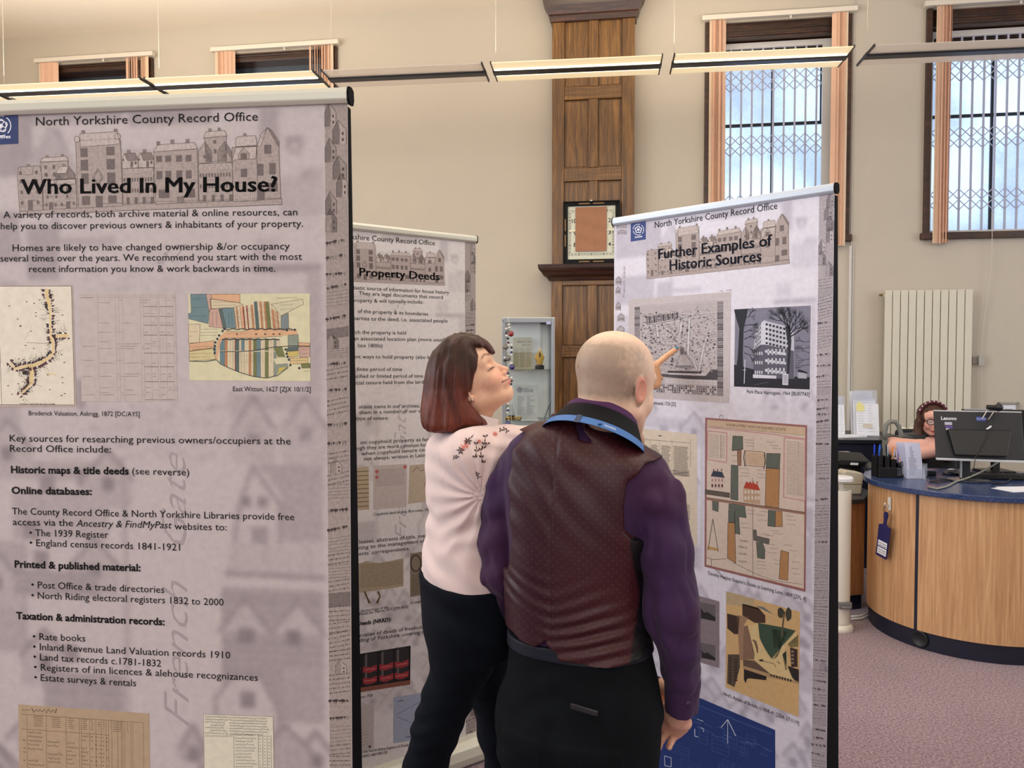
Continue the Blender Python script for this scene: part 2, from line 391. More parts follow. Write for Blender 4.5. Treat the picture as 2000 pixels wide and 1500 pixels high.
    for side in (0, 1):
        cnt = 9 if side == 0 else 10
        for k in range(cnt):
            if side == 0: x = s0 + .055 + k * .0125
            else: x = s1 - .060 - k * .0095
            if i == 4 and side == 0: x += .03
            if i < 3: x = s0 + .03 + k * .0195 if side == 0 else s1 - .045 - k * .0225
            ang = math.radians(rnd.uniform(60, 84)) * (1 if side == 0 else -1)
            if k == (0 if side == 0 else 0): ang = math.radians(20) * (1 if side == 0 else -1)
            dx, dy = math.cos(ang) * LW / 2, math.sin(ang) * LW / 2
            m = MB(); bow = rnd.uniform(-.004, .004)
            zbt = zb - .035 + rnd.uniform(-.006, .006)
            cx = x + (.02 if k == 0 and side == 0 else (-.02 if k == 0 else 0))
            cs = [(cx - dx, -.048 - dy * .32), (cx, -.048 + bow), (cx + dx, -.048 + dy * .32)]
            V = []; ro = rnd.uniform(-.004, .004)
            for z, off in ((zbt, ro), (zt + .004, 0)):
                V += [MW @ Vector((a + off, b, z)) for a, b in cs] + [MW @ Vector((a + off + .0006, b + .0008, z)) for a, b in cs]
            m.add(V, [(0, 1, 7, 6), (1, 2, 8, 7), (3, 9, 10, 4), (4, 10, 11, 5), (0, 6, 9, 3), (2, 5, 11, 8)])
            obj('slat', m, peach2 if k == 0 else peach, bl)
    return root
make_window(1, W1, 'peach vertical blind drawn aside at the leftmost window above the large banner')
make_window(2, W2, 'peach vertical blind drawn aside at the second window from the left, above the banner corner')
make_window(3, W3, 'peach vertical blind at the window directly behind the right-hand banner')
make_window(4, W4, 'peach vertical blind at the rightmost window, above the radiator')
pil = Matrix(MW)
def pilaster():
    D = .14
    xs0, _ = wpt(1078, 300, D); xs1, _ = wpt(1239, 300, D)
    zs = lambda y: wpt(1158, y, D)[1]
    pa, _ = wpt(1102, 300, D); pb, _ = wpt(1214, 300, D); ca, _ = wpt(1149.5, 300, D); cb, _ = wpt(1167.7, 300, D)
    zled = zs(528); ztop = zs(45)
    root = thing('oak_pilaster', 'tall brown oak panelled pilaster on the far wall behind the clock', 'pilaster', tuple(MW @ Vector(((xs0 + xs1) / 2, -D / 2, 0))), WA)
    core = MB(); core.box(xs0 + .005, xs1 - .005, -D + .03, 0, 0, CEIL, MW); obj('backing', core, oak, root)
    def panel_set(z0, z1, rails, x0, x1, a, b, c0, c1, dd):
        for u0, u1 in ((x0, a), (b, x1)):
            m = MB(); m.box(u0, u1, -dd, 0, z0, z1, MW); obj('stile', m, oak, root, bevel=.005)
        zz = []
        for r0, r1 in rails:
            m = MB(); m.box(a, b, -dd, -dd + .035, r0, r1, MW); obj('rail', m, oak_h, root, bevel=.006); zz.append((r0, r1))
        zz.sort()
        for (q0, q1), (r0, r1) in zip(zz[:-1], zz[1:]):
            m = MB(); m.box(c0, c1, -dd, -dd + .035, q1, r0, MW); obj('stile', m, oak, root, bevel=.005)
            for u0, u1 in ((a, c0), (c1, b)):
                m = MB(); m.box(u0, u1, -dd + .022, -dd + .034, q1, r0, MW)
                m.box(u0 + .012, u1 - .012, -dd + .017, -dd + .03, q1 + .012, r0 - .012, MW)
                obj('panel', m, oak, root, bevel=.003)
    panel_set(zled, ztop + .05, [(zs(33), zs(5)), (zs(193), zs(168)), (zs(353), zs(327)), (zled, zs(490))], xs0, xs1, pa, pb, ca, cb, D)
    D2 = D + .02
    l0, _ = wpt(1076, 600, D2); l1 = xs1 + .012; la, _ = wpt(1098, 600, D2); lb = l1 - (la - l0)
    z2 = lambda y: wpt(1158, y, D2)[1]
    panel_set(.16, zled, [(zled - .13, zled), (z2(698), z2(676)), (.2, .38)], l0, l1, la, lb, ca, cb, D2)
    lg = MB()
    prof = [(0, zled - .09), (.02, zled - .085), (.03, zled - .06), (.06, zled - .045), (.075, zled - .02), (.09, zled - .005), (.10, zled + .012), (.105, zled + .045), (.02, zled + .05)]
    def mould(mb, prof, x0, x1, d0):
        rings = []
        for e, z in prof:
            rings.append([(x0 - e, 0, z), (x0 - e, -(d0 + e), z), (x1 + e, -(d0 + e), z), (x1 + e, 0, z)])
        vs = [MW @ Vector(p) for r in rings for p in r]; fs = []
        for i in range(len(rings) - 1):
            for k in range(3): fs.append((i * 4 + k, i * 4 + k + 1, (i + 1) * 4 + k + 1, (i + 1) * 4 + k))
        n = len(rings) - 1
        fs.append((0, 3, 2, 1)); fs.append((n * 4, n * 4 + 1, n * 4 + 2, n * 4 + 3))
        mb.add(vs, fs)
    mould(lg, prof, l0, l1, D2); obj('ledge', lg, oak_dark, root)
    cp = MB(); zc = zs(40)
    mould(cp, [(0, zc), (.012, zc + .005), (.02, zc + .05), (.03, zc + .06), (.05, zc + .13), (.075, zc + .17), (.085, zc + .2), (.09, zc + .3), (.02, zc + .31)], xs0, xs1, D)
    obj('capital', cp, oak_dark, root)
    m = MB(); m.box(*[wpt(1099, 15, D + .01)[0], wpt(1108, 15, D + .01)[0]], -D - .02, -D, zs(18), zs(14), MW); obj('white_tag', m, white_paint, root)
    return D, D2, zled, (xs0, xs1)
PD, PD2, ZLED, PX = pilaster()
def clock():
    d = PD + .05
    x0, _ = wpt(1100, 450, d); x1, _ = wpt(1211, 450, d); z0 = ZLED + .05; z1 = wpt(1155, 393, d)[1]
    root = thing('wall_clock', 'square cream clock with black frame, face covered by brown paper, on the oak ledge', 'clock', tuple(MW @ Vector(((x0 + x1) / 2, -d, z0))), WA)
    black = mat('black_lacquer', rgb(10, 11, 12), .55, spec=.2)
    gold = mat('gilt_streak', rgb(132, 98, 58), .4, metal=.3)
    m = MB(); b = .04
    for a in ((x0, x1, z1 - b, z1), (x0, x1, z0, z0 + b), (x0, x0 + b, z0, z1), (x1 - b, x1, z0, z1)): m.box(a[0], a[1], -d - .015, -d + .05, a[2], a[3], MW)
    for a in ((x0, x1, z1 - .012, z1), (x0, x1, z0, z0 + .012), (x0, x0 + .012, z0, z1), (x1 - .012, x1, z0, z1)): m.box(a[0], a[1], -d - .025, -d, a[2], a[3], MW)
    obj('frame', m, black, root, bevel=.004)
    g = MB()
    for t0, t1 in ((.28, .47), (.53, .72)):
        for zz in (z1 - .026, z0 + .014): g.box(x0 + (x1 - x0) * t0, x0 + (x1 - x0) * t1, -d - .017, -d, zz, zz + .010, MW)
        for xx in (x0 + .014, x1 - .026): g.box(xx, xx + .010, -d - .017, -d, z0 + (z1 - z0) * t0, z0 + (z1 - z0) * t1, MW)
    obj('gilt_inlay', g, gold, root)
    f = MB(); f.box(x0 + b, x1 - b, -d + .0, -d + .02, z0 + b, z1 - b, MW); obj('face', f, mat('clock_face', rgb(206, 208, 190), .35), root)
    k = MB(); cx, cz = (x0 + x1) / 2, (z0 + z1) / 2; R = (x1 - x0) / 2 - b - .012
    bl = mat('clock_print', rgb(20, 20, 20), .5)
    for q in range(60):
        a = 2 * math.pi * q / 60; c_, s_ = math.sin(a), math.cos(a); mxx = max(abs(c_), abs(s_)); r1 = R / mxx; r0 = r1 - .012 / mxx
        ribbon(k, (cx + c_ * r0, cz + s_ * r0), (cx + c_ * r1, cz + s_ * r1), .003 if q % 5 else .007, -d - .0008, -d, MW)
    for rr in (R, R - .013):
        for e in (((-rr, -rr), (rr, -rr)), ((rr, -rr), (rr, rr)), ((rr, rr), (-rr, rr)), ((-rr, rr), (-rr, -rr))):
            ribbon(k, (cx + e[0][0], cz + e[0][1]), (cx + e[1][0], cz + e[1][1]), .0018, -d - .0008, -d, MW)
    fn = lambda x, y: MW @ Vector((x, -d - .001, y))
    H = .036
    for s, ax, az in (('10', -.150, .085), ('9', -.142, -.018), ('8', -.142, -.118), ('2', .155, .085), ('3', .155, -.018), ('4', .155, -.118)):
        wd = .038 if len(s) == 2 else .022
        text_on(k, s, fn, cx + ax - wd / 2, cx + ax + wd / 2, cz + az, cz + az, H, bold=.02)
    obj('numerals', k, bl, root)
    h = MB(); h.box(cx - R, cx - .11, -d - .006, -d - .003, cz + .012, cz + .024, MW); h.box(cx + .11, cx + R, -d - .006, -d - .003, cz + .014, cz + .026, MW)
    obj('hand', h, mat('ivory_hand', rgb(240, 232, 205), .4), root)
    p = MB(); px0, px1 = wpt(1124, 450, d)[0], wpt(1185, 450, d)[0]; pz0, pz1 = wpt(1155, 491, d)[1], wpt(1155, 404.5, d)[1]
    nx, nz = 14, 20; rnd = random.Random(3); V = []
    for j in range(nz + 1):
        for i in range(nx + 1):
            V.append(MW @ Vector((px0 + (px1 - px0) * i / nx, -d - .009 - .002 * math.sin(j * .9 + i * .25) - rnd.uniform(0, .0015), pz0 + (pz1 - pz0) * j / nz)))
    p.add(V, [(j * (nx + 1) + i, j * (nx + 1) + i + 1, (j + 1) * (nx + 1) + i + 1, (j + 1) * (nx + 1) + i) for j in range(nz) for i in range(nx)])
    obj('paper_cover', p, mat('brown_paper', rgb(158, 112, 86), .85, var=.10, vscale=25), root, smooth=True)
    c = MB(); c.box(cx - .01, cx + .006, -d - .03, -d, z1 - .004, z1 + .006, MW); obj('top_catch', c, white_paint, root)
clock()
def radiator():
    d = .09; x0 = wpt(1728, 600, d)[0]; x1 = wpt(1901, 600, d)[0]; zt = wpt(1815, 566, d)[1]; zbot = .3
    root = thing('radiator', 'tall cream flat panel radiator on the right wall below the last window', 'radiator', tuple(MW @ Vector(((x0 + x1) / 2, -d / 2, zbot))), WA)
    rm = mat('cream_radiator_enamel', rgb(212, 208, 192), .35, spec=.5)
    n = 11; p = (x1 - x0) / n
    for k in range(n):
        m = MB(); m.box(x0 + k * p + .003, x0 + (k + 1) * p - .003, -d, -d + .022, zbot, zt, MW); obj('panel', m, rm, root, bevel=.005)
    m = MB(); m.box(x0 + .02, x1 - .02, -d + .022, -d + .05, zt - .09, zt - .03, MW); m.box(x0 + .02, x1 - .02, -d + .022, -d + .05, zbot + .03, zbot + .09, MW)
    obj('header_pipe', m, rm, root, bevel=.01)
    m = MB()
    for xx in (x0 + .1, x1 - .1): m.box(xx, xx + .03, -d + .02, 0, zt - .3, zt - .2, MW)
    m.box(x0 - .005, x0 + .02, -d + .03, -d + .06, zt - .05, zt - .03, MW)
    obj('bracket', m, white_paint, root)
    v = MB(); v.tube([MW @ Vector((x0 - .03, -d + .04, zt - .035)), MW @ Vector((x0 + .01, -d + .04, zt - .035))], .01, 10); obj('bleed_valve', v, mat('brass', rgb(150, 130, 90), .35, metal=.8), root)
radiator()
cord = MB(); pts = []
for t in np.linspace(0, 1, 24):
    y = 415 + t * 400; x = 1937 - 18 * t + 5 * math.sin(t * 7)
    s, z = wpt(x, y, .06); pts.append(MW @ Vector((s, -.06 + .03 * min(1, t * 2), z)))
cord.tube(pts, .0028, 6)
tag(obj('blind_cord', cord, mat('white_cord', rgb(200, 196, 188), .7), origin=tuple(pts[-1])), 'thin white blind cord hanging down the wall right of the radiator', 'cord')
c = MB(); a, z = wpt(1901, 711, .02); b, z1 = wpt(1924, 697, .02)
c.box(a, b, -.012, 0, z, z1, MW); c.box(a + .045, a + .06, -.04, 0, z - .005, z1 + .01, MW); c.box(a + .03, a + .075, -.048, -.04, z - .015, z1 + .02, MW)
tag(obj('cord_cleat', c, mat('grey_plastic', rgb(170, 165, 160), .5), origin=tuple(MW @ Vector((a, 0, z))), bevel=.003), 'small grey cord cleat screwed to the wall right of the radiator', 'cleat')
c = MB(); a, z0 = wpt(1655, 775, .02); z1 = wpt(1655, 480, .02)[1]
c.box(a, a + .022, -.016, 0, .85, z1, MW); c.box(a + .03, a + .036, -.012, 0, 1.2, z1, MW)
obj('trim_1', c, white_paint, kind='structure')
for i_, xl in ((0, 1668),):
    c = MB(); a, _ = wpt(xl, 100, .01); c.tube([MW @ Vector((a, -.008, W3[2] - .1)), MW @ Vector((a, -.008, CEIL))], .004, 6); obj('trim_2', c, MATS['white_cord'], kind='structure')
def lights():
    black = mat('dark_grey_beam', rgb(40, 42, 48), .4, metal=.3)
    wing_off = bpy.data.materials.new('pale_translucent_wing'); wing_off.use_nodes = True; nt = wing_off.node_tree; b = nt.nodes['Principled BSDF']; b.inputs['Base Color'].default_value = rgb(232, 226, 222); b.inputs['Roughness'].default_value = .4
    out = [n for n in nt.nodes if n.type == 'OUTPUT_MATERIAL'][0]; tr = nt.nodes.new('ShaderNodeBsdfTranslucent'); tr.inputs[0].default_value = rgb(240, 236, 232); tp = nt.nodes.new('ShaderNodeBsdfTransparent'); m1 = nt.nodes.new('ShaderNodeMixShader'); m1.inputs[0].default_value = .5; m2 = nt.nodes.new('ShaderNodeMixShader'); m2.inputs[0].default_value = .25
    nt.links.new(b.outputs[0], m1.inputs[1]); nt.links.new(tr.outputs[0], m1.inputs[2]); nt.links.new(m1.outputs[0], m2.inputs[1]); nt.links.new(tp.outputs[0], m2.inputs[2]); nt.links.new(m2.outputs[0], out.inputs[0])
    gm = bpy.data.materials.new('lit_diffuser'); gm.use_nodes = True; b = gm.node_tree.nodes['Principled BSDF']
    b.inputs['Base Color'].default_value = rgb(240, 225, 190); b.inputs['Emission Color'].default_value = (1.0, .80, .46, 1); b.inputs['Emission Strength'].default_value = .6
    tube_m = bpy.data.materials.new('lit_tube'); tube_m.use_nodes = True; b = tube_m.node_tree.nodes['Principled BSDF']
    b.inputs['Base Color'].default_value = (1, 1, 1, 1); b.inputs['Emission Color'].default_value = (1.0, .88, .55, 1); b.inputs['Emission Strength'].default_value = 2.4
    steel = mat('thin_steel_wire', rgb(190, 185, 178), .4, metal=.6)
    H = 3.60
    A = Pz(0, 183, H); B = Pz(2000, 97, H)
    A = P(0, 183, 5.72); B = P(2000, 97, 4.9); H = (A.z + B.z) / 2
    e = (B - A); e.z = 0; e.normalize(); nn = Vector((e.y, -e.x, 0))       # nn toward camera
    if nn.y > 0: nn = -nn
    ang = math.atan2(e.y, e.x)
    def hit(x):                       # param along the row for pixel column x
        d = rayd(x, 140); k = d.x / d.y
        t = (k * A.y - A.x) / (e.x - k * e.y); return t
    segs = [(-330, -8, 1), (5, 300, 1), (308, 628, 1), (645, 948, 0), (965, 1290, 1), (1313, 1652, 1), (1690, 2080, 0)]
    names = ['lit light module at the left picture edge, out to the side', 'lit light module in front of the leftmost window', 'lit light module in front of the second window from the left', 'unlit grey light module left of the oak pilaster', 'brightly lit light module crossing the oak pilaster', 'lit light module crossing the window behind the right banner', 'unlit grey light module at the right edge, above the radiator']
    for (xa, xb, lit), nm in zip(segs, names):
        t0, t1 = hit(xa), hit(xb); mid = A + e * ((t0 + t1) / 2); L = (t1 - t0); mid.z = H
        r = thing('light_module', nm, 'ceiling light', tuple(mid), ang, 'suspended linear light modules')
        m = MB(); h = L / 2
        m.box(-h - .006, h + .006, -.035, .035, -.012, .016); obj('beam', m, black, r, world=False, bevel=.004)
        for sg, nm2 in ((-1, 'near'), (1, 'far')):
            w = MB()
            V = [(-h, sg * .035, 0), (h, sg * .035, 0), (h, sg * .165, 0), (-h, sg * .165, 0)]
            V += [(x, y, z + .005) for x, y, z in V]
            w.add(V, [(0, 1, 2, 3), (7, 6, 5, 4), (0, 4, 5, 1), (1, 5, 6, 2), (2, 6, 7, 3), (3, 7, 4, 0)])
            obj('wing', w, gm if lit else wing_off, r, world=False)
            ec = MB()
            for sx in (-h, h):
                ec.add([(sx - .004, sg * .03, -.004), (sx + .004, sg * .03, -.004), (sx + .004, sg * .168, -.004), (sx - .004, sg * .168, -.004), (sx - .004, sg * .03, .012), (sx + .004, sg * .03, .012), (sx + .004, sg * .168, .012), (sx - .004, sg * .168, .012)],
                       [(0, 1, 2, 3), (7, 6, 5, 4), (0, 4, 5, 1), (1, 5, 6, 2), (2, 6, 7, 3), (3, 7, 4, 0)])
            obj('end_cap', ec, black, r, world=False)
            if lit:
                tb = MB(); tb.tube([(-h + .01, sg * .050, .002), (h - .01, sg * .050, .002)], .011, 8); obj('tube', tb, tube_m, r, world=False)
        wr = MB(); wr.tube([(-h + .01, 0, .015), (-h + .01, 0, CEIL - H)], .0022, 5); obj('wire', wr, steel, r, world=False)
        if lit:
            l = bpy.data.lights.new('lamp', 'AREA'); l.shape = 'RECTANGLE'; l.size = L * .95; l.size_y = .25; l.energy = 5; l.color = WARM
            o = bpy.data.objects.new('lamp', l); C.objects.link(o); o.parent = r; o.location = (0, 0, -.06)
            l = bpy.data.lights.new('uplight', 'AREA'); l.shape = 'RECTANGLE'; l.size = L * .95; l.size_y = .3; l.energy = 20; l.color = WARM
            o = bpy.data.objects.new('uplight', l); C.objects.link(o); o.parent = r; o.location = (0, 0, .13); o.rotation_euler = (math.pi, 0, 0)
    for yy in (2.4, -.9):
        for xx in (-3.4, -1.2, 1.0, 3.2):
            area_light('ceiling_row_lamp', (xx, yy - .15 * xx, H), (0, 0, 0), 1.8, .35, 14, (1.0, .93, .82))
            area_light('added_ceiling_uplight', (xx, yy - .15 * xx, H + .15), (math.pi, 0, 0), 1.8, .35, 20, (1.0, .93, .82))  # unseen uplight without a fixture, added to brighten the ceiling
lights()
# == THE PULL-UP BANNERS
print_m = vcol_mat('banner_print', rough=.55, spec=.3, detail_mix=.06, dscale=70)
etch_m = vcol_mat('banner_etching_print', rough=.55, spec=.3, detail_mix=.16, dscale=180)
ink_m = mat('banner_ink', rgb(16, 14, 15), .6, spec=.15)
rail_m = mat('cream_aluminium', rgb(200, 198, 184), .35, metal=.15)
rail_w = mat('pale_aluminium', rgb(182, 190, 202), .35, metal=.2)
blackp = mat('matt_black_backing', rgb(9, 10, 14), .8, spec=.1)
def shade(c, k): return (c[0] * k, c[1] * k, c[2] * k, 1)
class Banner:
    def __init__(s, R, e, W, ztop):
        s.e = Vector((e[0], e[1], 0)).normalized(); s.W = W; s.O = Vector((R.x, R.y, 0)) - s.e * W; s.ztop = ztop
        s.n = Vector((s.e.y, -s.e.x, 0))
        if s.n.dot(Vector((0, 0, 0)) - s.O) < 0: s.n = -s.n
    def m(s, u, z, d=0.): return s.O + s.e * u + s.n * d + Vector((0, 0, z))
    def px(s, x, y):
        d = rayd(x, y); E = Vector((0, 0, EYE)); t = (s.O - E).dot(s.n) / d.dot(s.n); p = E + d * t
        return (p - s.O).dot(s.e), p.z
LAY = .00005
class Print:
    def __init__(s, b, conv=None): s.b = b; s.mb = MB(); s.cv = conv or (lambda x, y: b.px(x, y)); s.k = 1
    def fn(s, layer):
        def f(x, y):
            u, z = s.cv(x, y); return s.b.m(u, z, .0003 + LAY * layer)
        return f
    def poly(s, pts, col, layer=1):
        f = s.fn(layer); V = [f(x, y) for x, y in pts]
        s.mb.add(V, [tuple(range(len(V)))], col)
    def rect(s, x0, y0, x1, y1, col, layer=1): s.poly([(x0, y0), (x1, y0), (x1, y1), (x0, y1)], col, layer)
    def line(s, pts, w, col, layer=2, closed=False):
        if closed: pts = list(pts) + [pts[0]]
        f = s.fn(layer); n = len(pts); L = []; R = []
        for i in range(n):
            a = pts[max(i - 1, 0)]; b = pts[min(i + 1, n - 1)]; dx, dy = b[0] - a[0], b[1] - a[1]; l = math.hypot(dx, dy) or 1
            ww_ = w[i] if isinstance(w, (list, tuple)) else w
            nx, ny = -dy / l * ww_ / 2, dx / l * ww_ / 2; L.append((pts[i][0] + nx, pts[i][1] + ny)); R.append((pts[i][0] - nx, pts[i][1] - ny))
        V = [f(*p) for p in L] + [f(*p) for p in R]
        s.mb.add(V, [(i, i + 1, n + i + 1, n + i) for i in range(n - 1)], col)
    def segs(s, pts, w, col, layer=2, closed=False):
        if closed: pts = list(pts) + [pts[0]]
        for a, b in zip(pts[:-1], pts[1:]): s.line([a, b], w, col, layer)
    def scrib(s, x0, y0, x1, y1, h, w, col, rnd, layer=3, step=None):
        L = math.hypot(x1 - x0, y1 - y0); st = step or h * .55; n = max(3, int(L / st)); pts = []
        ex, ey = (x1 - x0) / L, (y1 - y0) / L
        for i in range(n + 1):
            t = i / n; o = (h * rnd.uniform(.15, .5)) * (1 if i % 2 else -1)
            if rnd.random() < .12: o *= 1.9
            pts.append((x0 + (x1 - x0) * t - ey * o + rnd.uniform(-.3, .3) * st, y0 + (y1 - y0) * t + ex * o))
        s.line(pts, w, col, layer)
    def text(s, t, x0, y0, x1, y1, cap, col=None, layer=10, bold=0., shear=0., spacing=1.0, prefix=''):
        """fit t between two pixel points on its baseline; prefix continues it to the left"""
        u0, z0 = s.cv(x0, y0); u1, z1 = s.cv(x1, y1)
        u0b, z0b = s.cv(x0, y0 - cap); u1b, z1b = s.cv(x1, y1 - cap); ch = (abs(z0b - z0) + abs(z1b - z1)) / 2
        if prefix:
            va, _, a, b = text2d(t, bold, shear, spacing); vb, _, c, d = text2d(prefix + t, bold, shear, spacing)
            k = (d - c) / (b - a); du, dz = (u1 - u0) * k, (z1 - z0) * k; u0, z0 = u1 - du, z1 - dz; t = prefix + t
        g = lambda a, b: s.b.m(a, b, .0003 + LAY * layer)
        text_on(s.mb, t, g, u0, u1, z0, z1, ch, col, bold, shear, spacing)
    def build(s, name, material, parent, label=None):
        return obj(name, s.mb, material, parent, label=label)
def ghost_field(nu, nz, W, H):
    g = np.zeros((nz, nu), np.float32)
    U, Z = np.meshgrid((np.arange(nu) + .5) / nu * W, (np.arange(nz) + .5) / nz * H)   # Z measured DOWN from the rail
    def poly(pts, v, add=False):
        inside = np.zeros(g.shape, bool); n = len(pts)
        for i in range(n):
            x0, y0 = pts[i]; x1, y1 = pts[(i + 1) % n]
            c = ((y0 > Z) != (y1 > Z)) & (U < (x1 - x0) * (Z - y0) / ((y1 - y0) if abs(y1 - y0) > 1e-9 else 1e-9) + x0); inside ^= c
        if callable(v): g[inside] = v(U, Z)[inside]
        else: g[inside] = v
    def line(pts, w, v):
        for (x0, y0), (x1, y1) in zip(pts[:-1], pts[1:]):
            L = max((x1 - x0) ** 2 + (y1 - y0) ** 2, 1e-9); t = np.clip(((U - x0) * (x1 - x0) + (Z - y0) * (y1 - y0)) / L, 0, 1)
            d = np.hypot(U - x0 - t * (x1 - x0), Z - y0 - t * (y1 - y0)); k = np.clip(1.4 - d / w, 0, 1); np.maximum(g, v * k, out=g)
    hat = lambda U, Z: .38 + .22 * (np.sin(Z * 420) > 0)
    vhat = lambda U, Z: .30 + .2 * (np.sin(U * 330) * np.sin(Z * 330) > 0)
    S = .00093   # metres per photo pixel on the large left banner
    X = lambda x: (x + 158) * S ; Y = lambda y: (y - 198) * S
    pp = lambda l: [(X(a), Y(b)) for a, b in l]
    R = lambda a, b, c, d: pp([(a, b), (c, b), (c, d), (a, d)])
    rnd = random.Random(5)
    for (a, b, c, d, v) in [(-150, 200, 60, 330, .5), (60, 200, 250, 226, .35), (260, 205, 430, 235, .5), (340, 290, 400, 300, .4), (520, 212, 560, 300, .45), (230, 282, 420, 292, .35), (-150, 400, 30, 500, .45), (40, 430, 110, 540, .45), (110, 452, 230, 470, .35),
                            (600, 330, 640, 350, .35), (500, 512, 640, 520, .7), (500, 520, 640, 530, .4), (505, 460, 560, 505, .25), (-150, 540, 20, 900, .3), (-150, 905, 215, 945, .35), (0, 965, 205, 1065, .3), (-150, 1070, 30, 1300, .35), (140, 740, 160, 800, .5)]:
        poly(R(a, b, c, d), v)
    poly(R(610, 520, 640, 760), .3)
    line(pp([(60, 330), (110, 240), (150, 330)]), .006, .6); line(pp([(60, 330), (110, 430)]), .005, .4)
    poly(pp([(30, 330), (95, 225), (160, 330)]), .33)
    for k in range(14): line(pp([(560 + k * 6, 345), (560 + k * 6, 420)]), .002, .35)
    poly(pp([(570, 268), (608, 268), (603, 300), (578, 300)]), .6); poly(pp([(582, 278), (598, 278), (596, 296), (584, 296)]), .15)
    def gable(x0, x1, ytop, ybase, win=True, fill=.18, yb2=None):
        xm = (x0 + x1) / 2; yb2 = yb2 or ybase + 60
        poly(pp([(x0, ybase), (xm, ytop), (x1, ybase), (x1, yb2), (x0, yb2)]), fill); line(pp([(x0, ybase), (xm, ytop), (x1, ybase)]), .0045, .75)
        if win: poly(R(xm - 13, ybase - 5, xm + 13, ybase + 25), .75)
    poly(R(455, 765, 640, 800), .3); gable(462, 545, 770, 835, yb2=905); gable(560, 650, 770, 835, yb2=905)
    poly(pp([(510, 905), (640, 905), (640, 1060), (560, 1060), (555, 960)]), vhat)
    poly(pp([(460, 1060), (470, 1000), (500, 910), (555, 985), (552, 1060)]), .04); line(pp([(462, 1060), (470, 1000), (500, 908), (555, 985), (553, 1060)]), .004, .7)
    poly(R(474, 968, 495, 992), .75); poly(R(507, 968, 528, 992), .75)
    poly(R(495, 1030, 530, 1064), .55); poly(pp([(455, 1064), (640, 1064), (640, 1125), (445, 1122)]), lambda U, Z: .12 + .14 * (np.sin(U * 500) > .3)); line(pp([(445, 1124), (640, 1128)]), .005, .75)
    poly(R(432, 1150, 640, 1420), hat)
    gable(430, 535, 1175, 1240, False, .2, 1242); gable(535, 640, 1175, 1240, False, .2, 1242)
    for x in (468, 562): poly(R(x, 1232, x + 33, 1268), .8)
    poly(pp([(555, 1300), (640, 1310), (640, 1420), (560, 1420)]), vhat)
    poly(pp([(415, 1500), (420, 1375), (458, 1330), (512, 1330), (548, 1400), (548, 1500)]), .05); line(pp([(415, 1500), (420, 1375), (458, 1330), (512, 1330), (548, 1400), (548, 1500)]), .004, .65)
    poly(R(472, 1362, 500, 1396), .75)
    for (x, y) in ((-60, 640), (-20, 700), (40, 1090), (100, 1130), (140, 920), (60, 930), (20, 1030), (100, 1280), (20, 1280), (-80, 1180), (-100, 980), (-120, 760)): poly(R(x, y, x + 34, y + 38), .65)
    for (x, y) in ((10, 1250), (120, 1060), (150, 880), (-90, 1090), (-60, 820)): gable(x, x + 105, y, y + 60, True, .25, y + 120)
    poly(R(0, 1130, 180, 1180), hat); poly(R(60, 1340, 230, 1420), hat); line(pp([(235, 900), (240, 1180), (235, 1420)]), .004, .5)
    for k in range(26):
        x, y = rnd.uniform(150, 420), rnd.uniform(500, 560); poly(R(x, y, x + rnd.uniform(10, 40), y + 4), .3)
    for k in range(260):
        x, y = rnd.uniform(170, 640), rnd.uniform(785, 895); poly(R(x, y, x + rnd.uniform(4, 22), y + rnd.uniform(2, 6)), rnd.uniform(.15, .4))
    for k in range(120):
        x, y = rnd.uniform(-150, 640), rnd.uniform(1420, 2100); gable(x, x + rnd.uniform(40, 110), y, y + 50, rnd.random() < .6, rnd.uniform(.1, .35), y + rnd.uniform(50, 120))
    rn = np.random.RandomState(2); no = rn.rand(nz, nu).astype(np.float32)
    def blur(a, k):
        for ax in (0, 1):
            for _ in range(2):
                c = np.copy(a)
                for q in range(1, k + 1): c += np.roll(a, q, ax) + np.roll(a, -q, ax)
                a = c / (2 * k + 1)
        return a
    g = blur(g, 1) + (blur(no, 2) - .5) * .55 * (.25 + blur(g, 3)) + (blur(rn.rand(nz, nu).astype(np.float32), 12) - .5) * 1.2
    return np.clip(g, -.2, 1)
NU, NZ = 200, 500
GH = ghost_field(NU, NZ, .79, 1.98)
